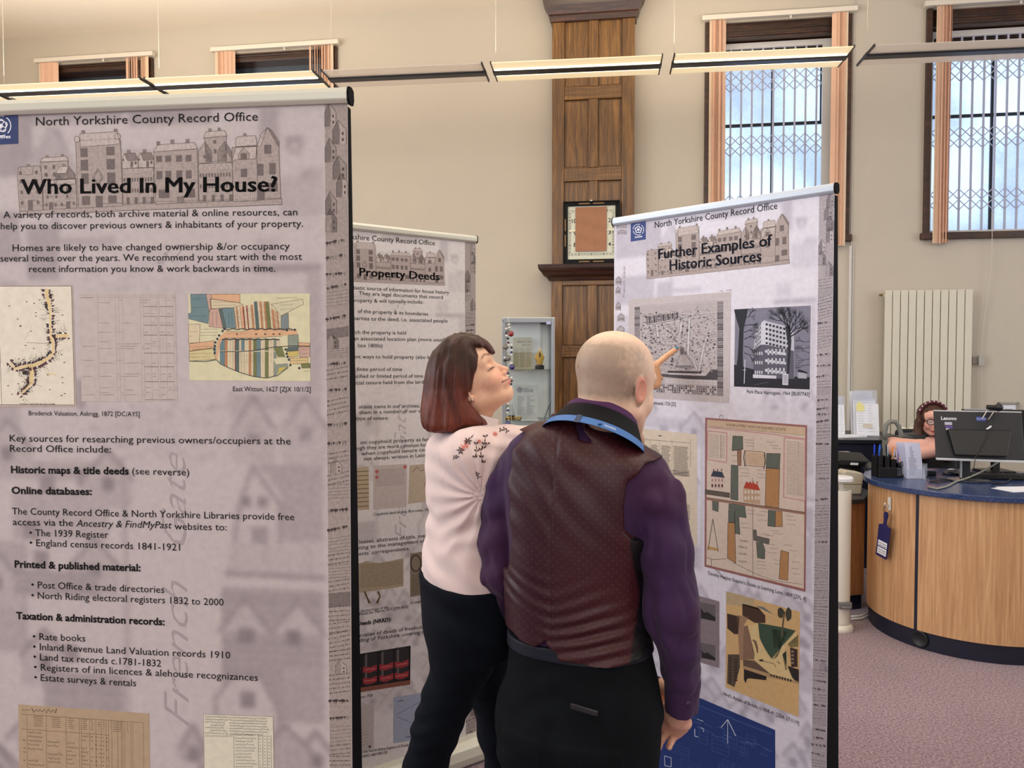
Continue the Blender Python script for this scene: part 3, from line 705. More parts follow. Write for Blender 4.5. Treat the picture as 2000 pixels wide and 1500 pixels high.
def fabric_mesh(b, z0, z1, light, dark, skew=0.):
    V = []; us = np.linspace(0, b.W, NU + 1); zs = np.linspace(z1, z0, NZ + 1)
    UU, ZZ = np.meshgrid(us, zs)
    O = np.array(b.O); e = np.array(b.e)
    A = O[None, None] + UU[..., None] * e + np.stack([0 * ZZ, 0 * ZZ, ZZ], -1)
    me = bpy.data.meshes.new('fabric'); nv = (NU + 1) * (NZ + 1)
    me.vertices.add(nv)
    idx = np.arange(nv).reshape(NZ + 1, NU + 1)
    q = np.stack([idx[:-1, :-1], idx[1:, :-1], idx[1:, 1:], idx[:-1, 1:]], -1).reshape(-1, 4)
    me.loops.add(q.size); me.polygons.add(len(q))
    Mi = np.array(ROOTM[b.root.name].inverted()); P_ = A.reshape(-1, 3) @ Mi[:3, :3].T + Mi[:3, 3]
    me.vertices.foreach_set('co', P_.astype(np.float32).ravel()); me.loops.foreach_set('vertex_index', q.ravel())
    me.polygons.foreach_set('loop_start', np.arange(0, q.size, 4)); me.polygons.foreach_set('loop_total', np.full(len(q), 4))
    me.update(calc_edges=True)
    g = np.zeros((NZ + 1, NU + 1), np.float32); g[:-1, :-1] = GH; g[-1] = g[-2]; g[:, -1] = g[:, -2]
    l = np.array(light); d = np.array(dark); col = l[None, None] * (1 - g[..., None]) + d[None, None] * g[..., None]; col[..., 3] = 1
    ca = me.color_attributes.new('Col', 'FLOAT_COLOR', 'POINT'); ca.data.foreach_set('color', np.clip(col, 0, 1).astype(np.float32).ravel())
    me.materials.append(print_m)
    o = bpy.data.objects.new('fabric', me); C.objects.link(o); o.parent = b.root; ROOTM[o.name] = ROOTM[b.root.name]
    return o
def make_banner(R, e, W, ztop, label, light, dark, railm, wedge=(.03, .11), cap=True):
    b = Banner(R, e, W, ztop)
    mid = b.m(W / 2, 0); b.root = thing('pull_up_banner', label, 'banner', (mid.x, mid.y, 0), math.atan2(b.e.y, b.e.x), 'pull-up exhibition banners')
    b.fab = fabric_mesh(b, .095, ztop - .02, light, dark)
    prof = [(-.016, -.003), (-.012, -.012), (.004, -.014), (.010, -.008), (.011, .004), (.008, .012), (-.004, .014), (-.014, .011)]
    m = MB(); zc = ztop - .013; n = len(prof); E = .0015
    V = [b.m(-E, zc + q, p) for p, q in prof] + [b.m(W + E, zc + q, p) for p, q in prof]
    m.add(V, [tuple(range(n))[::-1], tuple(range(n, 2 * n))] + [(i, (i + 1) % n, n + (i + 1) % n, n + i) for i in range(n)])
    obj('top_rail', m, railm, b.root, bevel=.0015)
    for u in (-E - .004, W + E):
        m = MB(); pr = [(p * 1.12 - .002, q * 1.12) for p, q in prof]
        V = [b.m(u, zc + q, p) for p, q in pr] + [b.m(u + .004, zc + q, p) for p, q in pr]
        m.add(V, [tuple(range(n))[::-1], tuple(range(n, 2 * n))] + [(i, (i + 1) % n, n + (i + 1) % n, n + i) for i in range(n)])
        obj('end_cap', m, blackp, b.root)
    m = MB(); t0, t1 = wedge
    V = [b.m(u, z, -d) for u in (.004, W - .001) for z, d in ((.09, .002), (.09, t1), (ztop - .03, t0), (ztop - .03, .002))]
    m.add(V, [(0, 1, 2, 3), (7, 6, 5, 4), (0, 4, 5, 1), (1, 5, 6, 2), (2, 6, 7, 3), (3, 7, 4, 0)]); obj('black_backing', m, blackp, b.root)
    m = MB(); prof = [(.035, 0), (.055, .01), (.062, .04), (.055, .075), (.03, .095), (-.02, .10), (-.06, .10), (-.13, .08), (-.14, .03), (-.13, 0)]
    n = len(prof); V = [b.m(-.02, q, p) for p, q in prof] + [b.m(W + .02, q, p) for p, q in prof]
    m.add(V, [tuple(range(n))[::-1], tuple(range(n, 2 * n))] + [(i, (i + 1) % n, n + (i + 1) % n, n + i) for i in range(n)])
    obj('roller_base', m, railm, b.root, bevel=.004)
    for u in (-.026, W + .02):
        m = MB(); V = [b.m(u, q, p) for p, q in prof] + [b.m(u + .006, q, p) for p, q in prof]
        m.add(V, [tuple(range(n))[::-1], tuple(range(n, 2 * n))] + [(i, (i + 1) % n, n + (i + 1) % n, n + i) for i in range(n)]); obj('base_end_cap', m, mat('grey_end_plastic', rgb(110, 110, 112), .4), b.root)
    return b
B1 = make_banner(P(679, 190, 1.35), (1, -.105), .79, P(681, 172, 1.35).z, 'large pull-up banner headed Who Lived In My House, nearest on the left', rgb(183, 173, 174), rgb(112, 100, 106), rail_m, (.02, .085))  # base tones differ per banner, carrying the uneven room light in colour
B2 = make_banner(P(929, 470, 2.99), (.414, .30), .79, P(929, 461, 2.99).z, 'pull-up banner headed Property Deeds, standing behind the woman in the pink sweatshirt', rgb(206, 200, 200), rgb(150, 141, 145), rail_m, (.02, .09))
_R3 = P(1630, 375, 2.08); _L3 = P(1200, 432, 2.59); _e3 = (_R3 - _L3); _W3 = Vector((_e3.x, _e3.y, 0)).length
B3 = make_banner(_R3, (_e3.x, _e3.y), _W3, P(1634, 358, 2.08).z, 'pull-up banner headed Further Examples of Historic Sources, at which the woman points', rgb(210, 207, 219), rgb(144, 137, 154), rail_w, (.025, .10))
DK = rgb(62, 52, 52)
# -- row of old houses behind each heading (traced once, placed on each banner)
SKY_ = dict(f=rgb(160, 147, 143), r=rgb(178, 166, 162), w=rgb(104, 92, 91), o=rgb(96, 84, 82), d=rgb(124, 111, 109))
def skyline(pr, hi=1.0):
    c = {k: shade(v, hi) for k, v in SKY_.items()}
    R = lambda a, b, x, y, t='w', l=4: pr.rect(a, b, x, y, c[t], l)
    def H(pts, t='f', l=2): pr.poly(pts, c[t], l); pr.segs(pts, 3.0, c['o'], l + 1, True)
    H([(116, 600), (1716, 585), (1722, 625), (120, 655)], 'f', 1)
    H([(262, 440), (258, 322), (428, 320), (430, 440)]); H([(254, 324), (268, 297), (420, 291), (431, 320)], 'r')
    H([(118, 632), (108, 400), (120, 350), (250, 345), (262, 400), (266, 628)])
    pr.segs([(130, 350), (133, 395), (150, 402), (205, 402), (212, 350)], 2.5, c['o'], 4)
    for a, b in ((120, 378), (220, 376), (122, 432), (222, 430), (126, 500), (226, 500), (128, 568), (227, 566)): R(a, b, a + 17, b + 23)
    R(172, 562, 203, 626)
    for a, b in ((280, 345), (330, 343), (281, 392), (332, 392)): R(a, b, a + 18, b + 25)
    for a, b in ((168, 332), (288, 281), (385, 276), (392, 338), (285, 400)): R(a, b, a + 18, b + 14, 'd')
    H([(350, 437), (350, 398), (376, 354), (432, 354), (472, 408), (470, 437)], 'd'); H([(350, 398), (376, 354), (432, 354), (416, 398)], 'r', 3)
    R(362, 408, 378, 428)
    H([(270, 626), (268, 442), (300, 432), (330, 440), (350, 432), (476, 430), (478, 620)])
    H([(268, 470), (290, 440), (335, 440), (350, 470)], 'r', 3); H([(350, 470), (362, 438), (470, 434), (474, 468)], 'r', 3)
    for a, b in ((305, 458), (413, 490), (413, 535), (282, 585), (340, 585), (378, 583), (453, 580), (290, 535), (345, 535)): R(a, b, a + 14, b + 21)
    R(305, 580, 332, 624); R(412, 576, 438, 620)
    H([(488, 620), (478, 200), (500, 195), (742, 190), (756, 200), (762, 614)]); H([(508, 236), (506, 152), (736, 146), (752, 224)], 'r', 3)
    for cx_ in ((487, 186), (739, 176)):
        H([(cx_[0] + 17 * math.cos(a), cx_[1] + 20 * math.sin(a)) for a in np.linspace(0, 6.28, 13)[:-1]], 'r', 4)
    for a, b in ((515, 130), (715, 128)): R(a, b, a + 22, b + 18, 'd')
    for a, b, x, y in ((507, 243, 552, 300), (667, 239, 718, 293), (507, 317, 554, 385), (668, 316, 719, 382), (510, 402, 556, 468), (670, 400, 721, 474), (512, 545, 562, 602), (674, 545, 727, 592)): R(a, b, x, y)
    R(597, 545, 640, 618); pr.segs([(612, 375), (645, 430), (615, 475), (582, 430)], 4, c['w'], 5, True); pr.segs([(612, 388), (635, 430), (615, 462), (592, 430)], 2, c['o'], 5, True)
    for x0 in (765, 862):
        H([(x0, 378), (x0, 310), (x0 + 14, 284), (x0 + 78, 282), (x0 + 96, 325), (x0 + 96, 378)], 'r'); H([(x0 + 14, 284), (x0 + 78, 282), (x0 + 97, 328), (x0 + 34, 332)], 'd', 3)
        R(x0 + 2, 318, x0 + 12, 332); R(x0 + 50, 335, x0 + 66, 372); R(x0 + 74, 335, x0 + 88, 355); R(x0 + 30, 262, x0 + 50, 284, 'd')
    for (x0, x1, y0, yb) in ((765, 955, 378, 604), (1228, 1430, 362, 600)):
        n = 6 if x0 < 1000 else 6; p = (x1 - x0) / n
        H([(x0, y0), (x1, y0 - 4), (x1, yb - 4), (x0, yb)])
        zz = []
        for k in range(n): zz += [(x0 + k * p, y0 + 36), (x0 + (k + .5) * p, y0 + 4)]
        pr.segs(zz + [(x1, y0 + 36)], 3.5, c['r'], 4)
        for k in range(11):
            xx = x0 + 6 + k * (x1 - x0 - 10) / 11; R(xx, y0 + 60, xx + 10, y0 + 84); R(xx, y0 + 128, xx + 10, y0 + 152)
            if k % 3 == 1: R(xx, yb - 44, xx + 20, yb - 4)
    H([(965, 606), (958, 280), (1222, 270), (1224, 600)]); H([(955, 280), (985, 236), (1205, 228), (1224, 268)], 'r', 3)
    for a, b in ((975, 214), (1060, 206), (1152, 206)): R(a, b, a + 22, b + 26, 'd')
    for a in (972, 1027, 1093, 1150):
        for y0, y1 in ((305, 345), (400, 452)): R(a, y0, a + 36, y1)
    R(985, 515, 1050, 570); R(1150, 515, 1205, 570); R(1095, 560, 1140, 602, 'd')
    H([(1272, 350), (1268, 200), (1395, 196), (1396, 350)]); H([(1260, 206), (1275, 166), (1385, 160), (1400, 194)], 'r', 3)
    for a, b in ((1290, 145), (1345, 142), (1497, 182)): R(a, b, a + 18, b + 18, 'd')
    R(1318, 218, 1336, 240); R(1320, 275, 1338, 300)
    for x0 in (1228, 1345):
        H([(x0, 360), (x0, 285), (x0 + 40, 226), (x0 + 80, 288), (x0 + 80, 355)]); H([(x0 + 40, 226), (x0 + 80, 288), (x0 + 80, 330), (x0 + 48, 285)], 'd', 3); R(x0 + 30, 308, x0 + 50, 330)
    H([(1432, 600), (1430, 266), (1576, 262), (1580, 598)]); H([(1452, 262), (1452, 215), (1466, 200), (1570, 198), (1578, 258)], 'r', 3)
    H([(1430, 345), (1452, 268), (1575, 266), (1570, 340)], 'r', 3)
    H([(1467, 342), (1467, 310), (1497, 270), (1531, 308), (1531, 340)], 'f', 4); R(1480, 305, 1517, 340, 'w', 6); R(1480, 400, 1518, 452)
    for k in range(12): R(1438 + k * 11.4, 545, 1443 + k * 11.4, 596, 'r', 6)
    H([(1580, 596), (1576, 268), (1640, 150), (1706, 272), (1714, 590)]); H([(1640, 150), (1660, 165), (1708, 240), (1706, 274)], 'd', 3); H([(1576, 268), (1600, 195), (1640, 150), (1600, 262)], 'r', 3)
    for a, b, x, y in ((1620, 257, 1662, 312), (1578, 372, 1615, 445), (1648, 370, 1687, 440), (1640, 490, 1697, 545), (1576, 535, 1620, 595)): R(a, b, x, y)
    rnd = random.Random(9)
    for k in range(420):     # brick courses
        x = rnd.uniform(115, 1700); y = rnd.uniform(300 if x > 480 else 450, 610); L = rnd.uniform(10, 45); pr.line([(x, y), (x + L, y)], 1.1, c['d'], 5)
def border_strip(pr, x0, x1, y0, y1, seed, light, dark, houses=True):
    """etched strip of houses, trees and ploughed fields; coordinates are fractions mapped by pr"""
    rnd = random.Random(seed); mid = tuple((a + b) / 2 for a, b in zip(light, dark)); W_ = x1 - x0; H = y1 - y0
    pr.rect(x0, y0, x1, y1, tuple(light[i] * .62 + dark[i] * .38 for i in range(3)) + (1,), 1)
    X = lambda t: x0 + W_ * t
    y = y0
    def house(xa, ya, w, h):
        c = rnd.choice([mid, light, dark]); a, b = max(x0, X(xa)), min(x1, X(xa + w)); m_ = (a + b) / 2
        pr.poly([(a, ya + h), (a, ya + h * .4), (a + (b - a) * .4, ya), (b, ya + h * .4), (b, ya + h)], tuple(.5 * (u + v) for u, v in zip(c, mid)), 2)
        pr.segs([(a, ya + h), (a, ya + h * .4), (a + (b - a) * .4, ya), (b, ya + h * .4), (b, ya + h)], W_ * .02, dark, 3)
        pr.poly([(a, ya + h * .4), (a + (b - a) * .4, ya), (a + (b - a) * .55, ya + h * .45), (a + (b - a) * .5, ya + h), (a, ya + h)], tuple(.5 * (u + v) for u, v in zip(dark, mid)) if rnd.random() < .5 else mid, 3)
        for q in range(2): pr.rect(a + (b - a) * .68, ya + h * (.5 + .25 * q), a + (b - a) * .82, ya + h * (.62 + .25 * q), dark, 4)
    hh = W_ * .8
    if houses:
        for k in range(7):
            house(rnd.choice([-.1, .35, .5]), y0 + k * hh * .95, .6, hh * 1.3)
        y = y0 + hh * 7.2
    while y < y1:
        kind = rnd.random(); bh = H * rnd.uniform(.008, .018); sl = W_ * rnd.uniform(-.25, -.05)
        f = lambda t, q: (X(t), min(max(y + bh * q + sl * (t - .5), y0), y1))
        if kind < .07:
            pr.poly([f(0, 0), f(1, 0), f(1, 1), f(0, 1)], tuple(a * .5 + b * .5 for a, b in zip(mid, dark)), 2)
        elif kind < .46:
            for q in range(int(bh / (H * .0042)) + 1):
                for t in np.arange(.02, .97, .075):
                    tt = t + rnd.uniform(-.02, .02); p = f(tt, q * H * .0042 / bh); s_ = W_ * rnd.uniform(.02, .035)
                    pr.poly([(p[0] - s_, p[1]), (p[0], p[1] - s_ * 1.3), (p[0] + s_, p[1]), (p[0], p[1] + s_)], dark, 3)
        elif kind < .84:
            for t in np.arange(.05, .95, .13):
                p = f(t + rnd.uniform(-.03, .03), .45); r_ = W_ * rnd.uniform(.07, .12)
                pr.poly([(p[0] + r_ * math.cos(a) * rnd.uniform(.6, 1), p[1] + r_ * .8 * math.sin(a) * rnd.uniform(.6, 1)) for a in np.linspace(0, 6.28, 8)[:-1]], rnd.choice([dark, mid, dark]), 3)
                pr.line([(p[0], p[1]), (p[0], p[1] + r_ * 1.3)], W_ * .02, dark, 4)
        elif kind < .88:
            house(rnd.uniform(0, .5), y - hh * .2, .5, hh * .8); bh = hh * .6
        else:
            for q in range(5): pr.line([f(0, q / 5), f(1, q / 5)], W_ * .012, dark, 3)
        y += bh
def rose(pr, cx, cy, r, col, bg=None, layer=4):
    for rr, w in ((1.0, .09), (.55, .10)):
        for k in range(5 if rr < 1 else 3):
            a0 = 2 * math.pi * k / (5 if rr < 1 else 3) + .12 + rr; a1 = a0 + 2 * math.pi / (5 if rr < 1 else 3) - .3
            pr.line([(cx + r * rr * math.cos(a), cy + r * rr * math.sin(a)) for a in np.linspace(a0, a1, 9)], r * w, col, layer)
    for k in range(5):
        a = 2 * math.pi * k / 5 - math.pi / 2; px_, py_ = cx + r * .42 * math.cos(a), cy + r * .42 * math.sin(a)
        pr.line([(px_ + r * .26 * math.cos(q), py_ + r * .26 * math.sin(q)) for q in np.linspace(0, 6.3, 11)], r * .07, col, layer)
    pr.poly([(cx + r * .15 * math.cos(q), cy + r * .15 * math.sin(q)) for q in np.linspace(0, 6.28, 9)[:-1]], col, layer)
def header(b, hi, box, logo, lg_light):
    """box: px corners (left,right of row of houses; top/bottom)"""
    (ua, za), (ub, zb_) = box
    sx = (ub - ua) / (1714 - 108); sz = (zb_ - za) / (592 - 150)
    pr = Print(b, lambda x, y: (ua + (x - 108) * sx, za + (y - 150) * sz)); skyline(pr, hi); pr.build('house_row_print', etch_m, b.fab)
def house_box(b, xl, xr, ytop_r, ybot):
    u0, _ = b.px(xl, ybot); u1, zt_ = b.px(xr, ytop_r); _, zb_ = b.px(xr, ybot); return (u0, zt_), (u1, zb_)
# -- banner 1
header(B1, 1.0, house_box(B1, 35, 547, 248, 389), None, None)
bp = Print(B1)
uL, _ = B1.px(635, 300); W_ = B1.W
def strip(b, u0, u1, seed, light, dark, name='etched_border'):
    s_ = Print(b, lambda x, y: (x, b.ztop - .024 - y)); border_strip(s_, u0, u1, 0, b.ztop - .13, seed, light, dark); s_.build(name, etch_m, b.fab)
strip(B1, uL, W_ - .001, 4, rgb(182, 168, 163), rgb(66, 56, 55))
def logo(b, x0, y0, x1, y1, x2, y2, x3, y3, cx, cy, r, name, tx=None):
    l = Print(b); l.poly([(x0, y0), (x1, y1), (x2, y2), (x3, y3)], rgb(44, 62, 122) if b is not B1 else rgb(34, 48, 98), 2)
    rose(l, cx, cy, r, rgb(230, 230, 238))
    l.text('Archives', *tx, col=rgb(235, 235, 240), bold=.02, layer=4)
    l.build('logo_patch', print_m, b.fab)
logo(B1, -31, 218, 35.5, 214, 36, 280.6, -31, 284, 2, 246, 19.5, '', (-20, 271.5, 21, 269.8, 7))
hd = Print(B1); T = hd.text
T('North Yorkshire County Record Office', 70.7, 245.6, 504, 235.8, 18)
hd.build('office_name_lettering', ink_m, B1.fab); hd = Print(B1); T = hd.text
T('Who Lived In My House?', 42.6, 379, 541, 373.8, 31, bold=.034)
hd.build('title_lettering', ink_m, B1.fab)
bt = Print(B1); T = bt.text
for a in [('A variety of records, both archive material & online resources, can', 7, 426, 581, 420.5), ('help you to discover previous owners & inhabitants of your property.', 2, 448, 592, 443),
          ('Homes are likely to have changed ownership &/or occupancy', 25, 490.5, 566, 487), ('several times over the years. We recommend you start with the most', 1, 511, 590, 507.5),
          ('recent information you know & work backwards in time.', 57, 531.5, 538, 530.5), ('Key sources for researching previous owners/occupiers at the', 19.5, 862, 568, 868), ('Record Office include:', 20, 882, 217, 884),
          ('The County Record Office & North Yorkshire Libraries provide free', 24, 1004.4, 575, 1016), ('access via the', 25.5, 1025.4, 143, 1027.5), ('websites to:', 341, 1034, 443, 1036),
          ('\u2022 The 1939 Register', 58, 1046.5, 212, 1050.6), ('\u2022 England census records 1841-1921', 58.4, 1066, 352, 1075.3), ('\u2022 Post Office & trade directories', 61.6, 1148, 321, 1158),
          ('\u2022 North Riding electoral registers 1832 to 2000', 61.8, 1168.6, 437, 1182.6), ('\u2022 Rate books', 64.6, 1249, 167, 1253), ('\u2022 Inland Revenue Land Valuation records 1910', 65.2, 1269, 450, 1286),
          ('\u2022 Land tax records c.1781-1832', 66, 1288.6, 315, 1302), ('\u2022 Registers of inn licences & alehouse recognizances', 67, 1308.7, 504, 1329.6), ('\u2022 Estate surveys & rentals', 67.5, 1328.7, 266, 1340.4), ('(see reverse)', 258.5, 926, 370, 929)]: T(*a, 14.2)
for a in [('Historic maps & title deeds', 22, 923.6, 252, 926.5), ('Online databases:', 23, 964, 180, 966.5), ('Printed & published material:', 29, 1108, 275, 1115.5), ('Taxation & administration records:', 32, 1208.5, 322, 1221)]: T(*a, 14.5, bold=.028)
T('Ancestry & FindMyPast', 149, 1028, 336, 1032, 14.2, shear=.22)
T('East Witton, 1627 [ZJX 10/1/2]', 455.4, 764, 607, 765, 10); T('Broderick Valuation, Askrigg, 1872 [DC/AYS]', 56.7, 811, 273, 813, 9.5)
bt.build('body_lettering', ink_m, B1.fab)
def ghost_text(b, col, u=None):
    mb = MB(); f = lambda x, y: b.m(x, y, .00032)
    k = .00093; U = lambda x: b.W - (681 - x) * k; Zf = lambda y: b.ztop - (y - 172) * k
    text_on(mb, 'French', f, U(352), U(352), Zf(1400), Zf(1110), .052, col, -.012, .5)
    obj('faint_script_lettering', mb, print_m, b.fab); mb = MB()
    text_on(mb, 'Gate', f, U(352), U(352), Zf(1040), Zf(858), .052, col, -.012, .5)
    obj('faint_script_lettering', mb, print_m, b.fab); mb = MB()
    text_on(mb, '37', f, U(300), U(362), Zf(494), Zf(492), .036, col, -.02, .5)
    obj('faint_script_lettering', mb, print_m, b.fab)
ghost_text(B1, rgb(158, 147, 150)); ghost_text(B2, rgb(172, 165, 168)); ghost_text(B3, rgb(170, 163, 172))
def zc(ox, oy, s): return lambda x, y: (ox + x / s, oy + y / s)
def ZP(b, ox, oy, s):
    return Print(b, lambda x, y: b.px(ox + x / s, oy + y / s))
m = ZP(B1, 0, 550, 5.5556); rnd = random.Random(11)
CR = rgb(216, 208, 192); YE = rgb(214, 190, 138); MR = rgb(88, 52, 56); BK = rgb(40, 34, 34)
m.poly([(-260, 45), (790, 40), (832, 1358), (-250, 1365)], rgb(176, 158, 150), 1); m.poly([(-250, 52), (776, 50), (812, 1338), (-240, 1335)], CR, 2)
m.segs([(-230, 52), (776, 50), (812, 1338), (20, 1335), (-240, 1335)], 4, BK, 3); m.line([(0, 700), (20, 1335)], 4, BK, 3)
def road(pts):
    m.line([(a, b) for a, b, c in pts], [c for a, b, c in pts], YE, 3)
    for i in range(len(pts) - 1):
        (x0, y0, w0), (x1, y1, w1) = pts[i], pts[i + 1]; L = math.hypot(x1 - x0, y1 - y0); ex, ey = (x1 - x0) / L, (y1 - y0) / L
        t = 6
        while t < L:
            for sd in (1, -1):
                w = (w0 + w1) / 4
                if rnd.random() < .8:
                    a = rnd.uniform(14, 34); d = rnd.uniform(14, 42); o = w + rnd.uniform(1, 10); q = t
                    pt = lambda p_, r_: (x0 + ex * p_ - ey * sd * r_, y0 + ey * p_ + ex * sd * r_)
                    m.poly([pt(q, o), pt(q + a, o), pt(q + a, o + d * .7), pt(q + a * .6, o + d * .7), pt(q + a * .6, o + d), pt(q, o + d)], MR if rnd.random() < .8 else BK, 4)
                if rnd.random() < .6:
                    o2 = rnd.uniform(60, 130); pt = lambda p_, r_: (x0 + ex * p_ - ey * sd * r_, y0 + ey * p_ + ex * sd * r_)
                    m.line([pt(t, 20), pt(t + rnd.uniform(-8, 8), o2)], 2.2, BK, 4)
                    if rnd.random() < .7: m.line([pt(t, o2 * .7), pt(t + 40, o2 * .7)], 2, BK, 4); m.line([pt(t + 14, o2 * .5), pt(t + 28, o2 * .5)], 7, BK, 5)
            t += rnd.uniform(20, 34)
road([(512, 80, 42), (508, 150, 30), (532, 230, 38), (545, 330, 20), (546, 450, 16), (552, 580, 20), (574, 650, 28), (580, 760, 24), (540, 820, 26), (460, 870, 30), (380, 905, 32), (300, 915, 26), (170, 945, 22), (110, 880, 18)])
road([(565, 592, 26), (742, 586, 36)]); road([(345, 915, 50), (345, 1000, 40), (345, 1090, 44), (335, 1120, 12), (225, 1225, 12)])
m.line([(345, 1090), (225, 1225)], 10, YE, 3); m.line([(500, 1000), (595, 1005), (608, 1030)], 12, YE, 3)
m.segs([(210, 955), (325, 935), (325, 1015), (215, 1030)], 3, BK, 4, True); m.poly([(240, 975), (295, 962), (298, 1010), (250, 1010)], BK, 5); m.line([(345, 485), (265, 640)], 2, rgb(150, 145, 140), 4)
m.segs([(285, 660), (540, 675)], 3, BK, 4)
for k in range(34):
    x, y = rnd.uniform(60, 740), rnd.uniform(150, 1240)
    if abs(x - 540) > 90 or y > 900: m.line([(x, y), (x + 20, y)], 8, BK, 4)
m.text('TOWN CENTRE IN AN ACRE', 210, 1332, 600, 1334, 12, BK, 5, bold=.02)
m.build('village_map_print', print_m, B1.fab)
def ledger(m, x0, y0, x1, y1, bg, ink, cols, rows, seed, heavy=None, h=9, dens=.8):
    rnd = random.Random(seed); m.poly([(x0, y0), (x1, y0), (x1, y1), (x0, y1)], bg, 1); W = x1 - x0; H = y1 - y0
    faint = tuple(a * .45 + b * .55 for a, b in zip(ink, bg))
    for c in cols: m.line([(x0 + W * c, y0 + H * .02), (x0 + W * c, y1)], W * .0025, faint, 2)
    for r in (.03, .05): m.line([(x0, y0 + H * r), (x1, y0 + H * r)], W * .0025, faint, 2)
    cc = [0.01] + list(cols) + [1]
    for r in rows:
        for a, b in zip(cc[:-1], cc[1:]):
            if rnd.random() < dens:
                l = (b - a) * rnd.uniform(.5, .9); m.scrib(x0 + W * (a + .01), y0 + H * r, x0 + W * (a + .005 + l), y0 + H * r, h, h * .28, ink, rnd)
    if heavy:
        for r in heavy:
            for a, b in ((.665, .81), (.83, .975)): m.line([(x0 + W * a, y0 + H * r), (x0 + W * b, y0 + H * r)], 4.5, ink, 3)
m = ZP(B1, 0, 550, 5.5556)
m2 = Print(B1, lambda x, y: B1.px((860 + (x - 860) + (y - 110) * .022) / 5.5556, 550 + y / 5.5556))
ledger(m2, 860, 110, 1900, 1300, rgb(184, 172, 168), rgb(70, 58, 58), [.19, .375, .41, .45, .635, .665, .74, .81, .83, .9, .975], [.055, .077, .1, .2, .285, .37, .455, .475, .497, .518, .625, .65, .75, .772, .875, .897, .92, .94], 3, [.135, .225, .305, .395, .56, .685, .82, .985], 9, .45)
m2.build('ledger_print', print_m, B1.fab)
m = ZP(B1, 350, 560, 5.882); rnd = random.Random(7)
c1 = rgb(206, 200, 166); bl = rgb(104, 128, 134); sal = rgb(206, 164, 128); pk = rgb(190, 156, 142); ol = rgb(112, 116, 72); dg = rgb(84, 100, 98); og = rgb(186, 128, 88); cr2 = rgb(204, 190, 160); red = rgb(148, 62, 52); ink = rgb(48, 46, 46); gg = rgb(134, 142, 128)
m.poly([(107, 82), (1500, 78), (1508, 1085), (120, 1075)], c1, 1)
for pts, col in [([(130, 85), (310, 85), (345, 290), (335, 425), (108, 370), (108, 310), (140, 300)], bl), ([(375, 85), (700, 85), (700, 185), (375, 140)], sal), ([(310, 85), (365, 85), (370, 250), (345, 290)], pk), ([(355, 140), (690, 185), (740, 205), (620, 240), (365, 250)], cr2),
                 ([(355, 255), (455, 255), (505, 475), (345, 460)], pk), ([(455, 255), (490, 250), (540, 475), (505, 475)], dg), ([(490, 250), (630, 240), (660, 475), (540, 475)], bl), ([(1060, 200), (1420, 140), (1430, 200), (1170, 335)], rgb(198, 192, 162)),
                 ([(108, 430), (240, 430), (235, 640), (108, 650)], cr2), ([(118, 655), (400, 620), (400, 700), (118, 740)], sal), ([(118, 745), (400, 705), (420, 835), (118, 855)], rgb(200, 188, 140)),
                 ([(1250, 560), (1365, 545), (1375, 690), (1255, 700)], gg), ([(1250, 700), (1370, 690), (1370, 730), (1230, 745)], dg), ([(1240, 745), (1370, 735), (1365, 800), (1250, 810)], rgb(196, 176, 104)), ([(1380, 690), (1502, 690), (1502, 805), (1385, 810)], pk), ([(1270, 820), (1480, 815), (1480, 880), (1280, 890)], rgb(204, 180, 130)), ([(1400, 885), (1505, 880), (1505, 935), (1410, 935)], ol), ([(1370, 640), (1502, 650), (1502, 690), (1375, 690)], sal),
                 ([(1170, 340), (1255, 300), (1260, 480), (1170, 490)], rgb(120, 130, 130))]:
    m.poly(pts, col, 2); m.segs(pts, 4, rgb(90, 60, 50), 3, True)
x = 636
for w, col in [(30, cr2), (14, og), (30, cr2), (30, sal), (14, red), (28, cr2), (12, red), (40, cr2), (22, og), (16, cr2), (38, dg), (26, cr2), (22, og), (26, cr2), (18, og), (44, ol), (26, cr2), (22, og), (16, sal), (16, cr2), (16, og), (16, cr2)]:
    tp = 238 - (x - 636) * .16 if x < 860 else (170 if x < 1060 else 250 + (x - 1060) * .5)
    m.poly([(x - 12, tp), (x - 12 + w * .9, tp), (x + w + 12, 490), (x + 12, 490)], col, 2); m.line([(x - 12, tp), (x + 12, 490)], 2.5, rgb(110, 80, 66), 3)
    for q in range(3): m.scrib(x + w * .4, tp + 30 + q * 70, x + w * .5 + 8, tp + 80 + q * 70, 7, 2, ink, rnd)
    x += w
m.poly([(540, 510), (700, 520), (850, 482), (1100, 490), (1350, 500), (1362, 545), (1100, 572), (800, 592), (520, 592), (478, 640), (450, 780), (440, 840), (418, 840), (436, 640), (480, 560)], sal, 3)
m.segs([(540, 510), (700, 520), (850, 482), (1100, 490), (1350, 500)], 4, ink, 4); m.segs([(520, 592), (800, 592), (1100, 572), (1180, 570)], 4, ink, 4)
curve = [(440, 850), (480, 890), (600, 945), (700, 985), (850, 1030), (1000, 1050), (1130, 1020), (1250, 930)]
def yb(x):
    for (a, b), (c, d) in zip(curve[:-1], curve[1:]):
        if a <= x <= c: return b + (d - b) * (x - a) / (c - a)
    return 900
x = 470
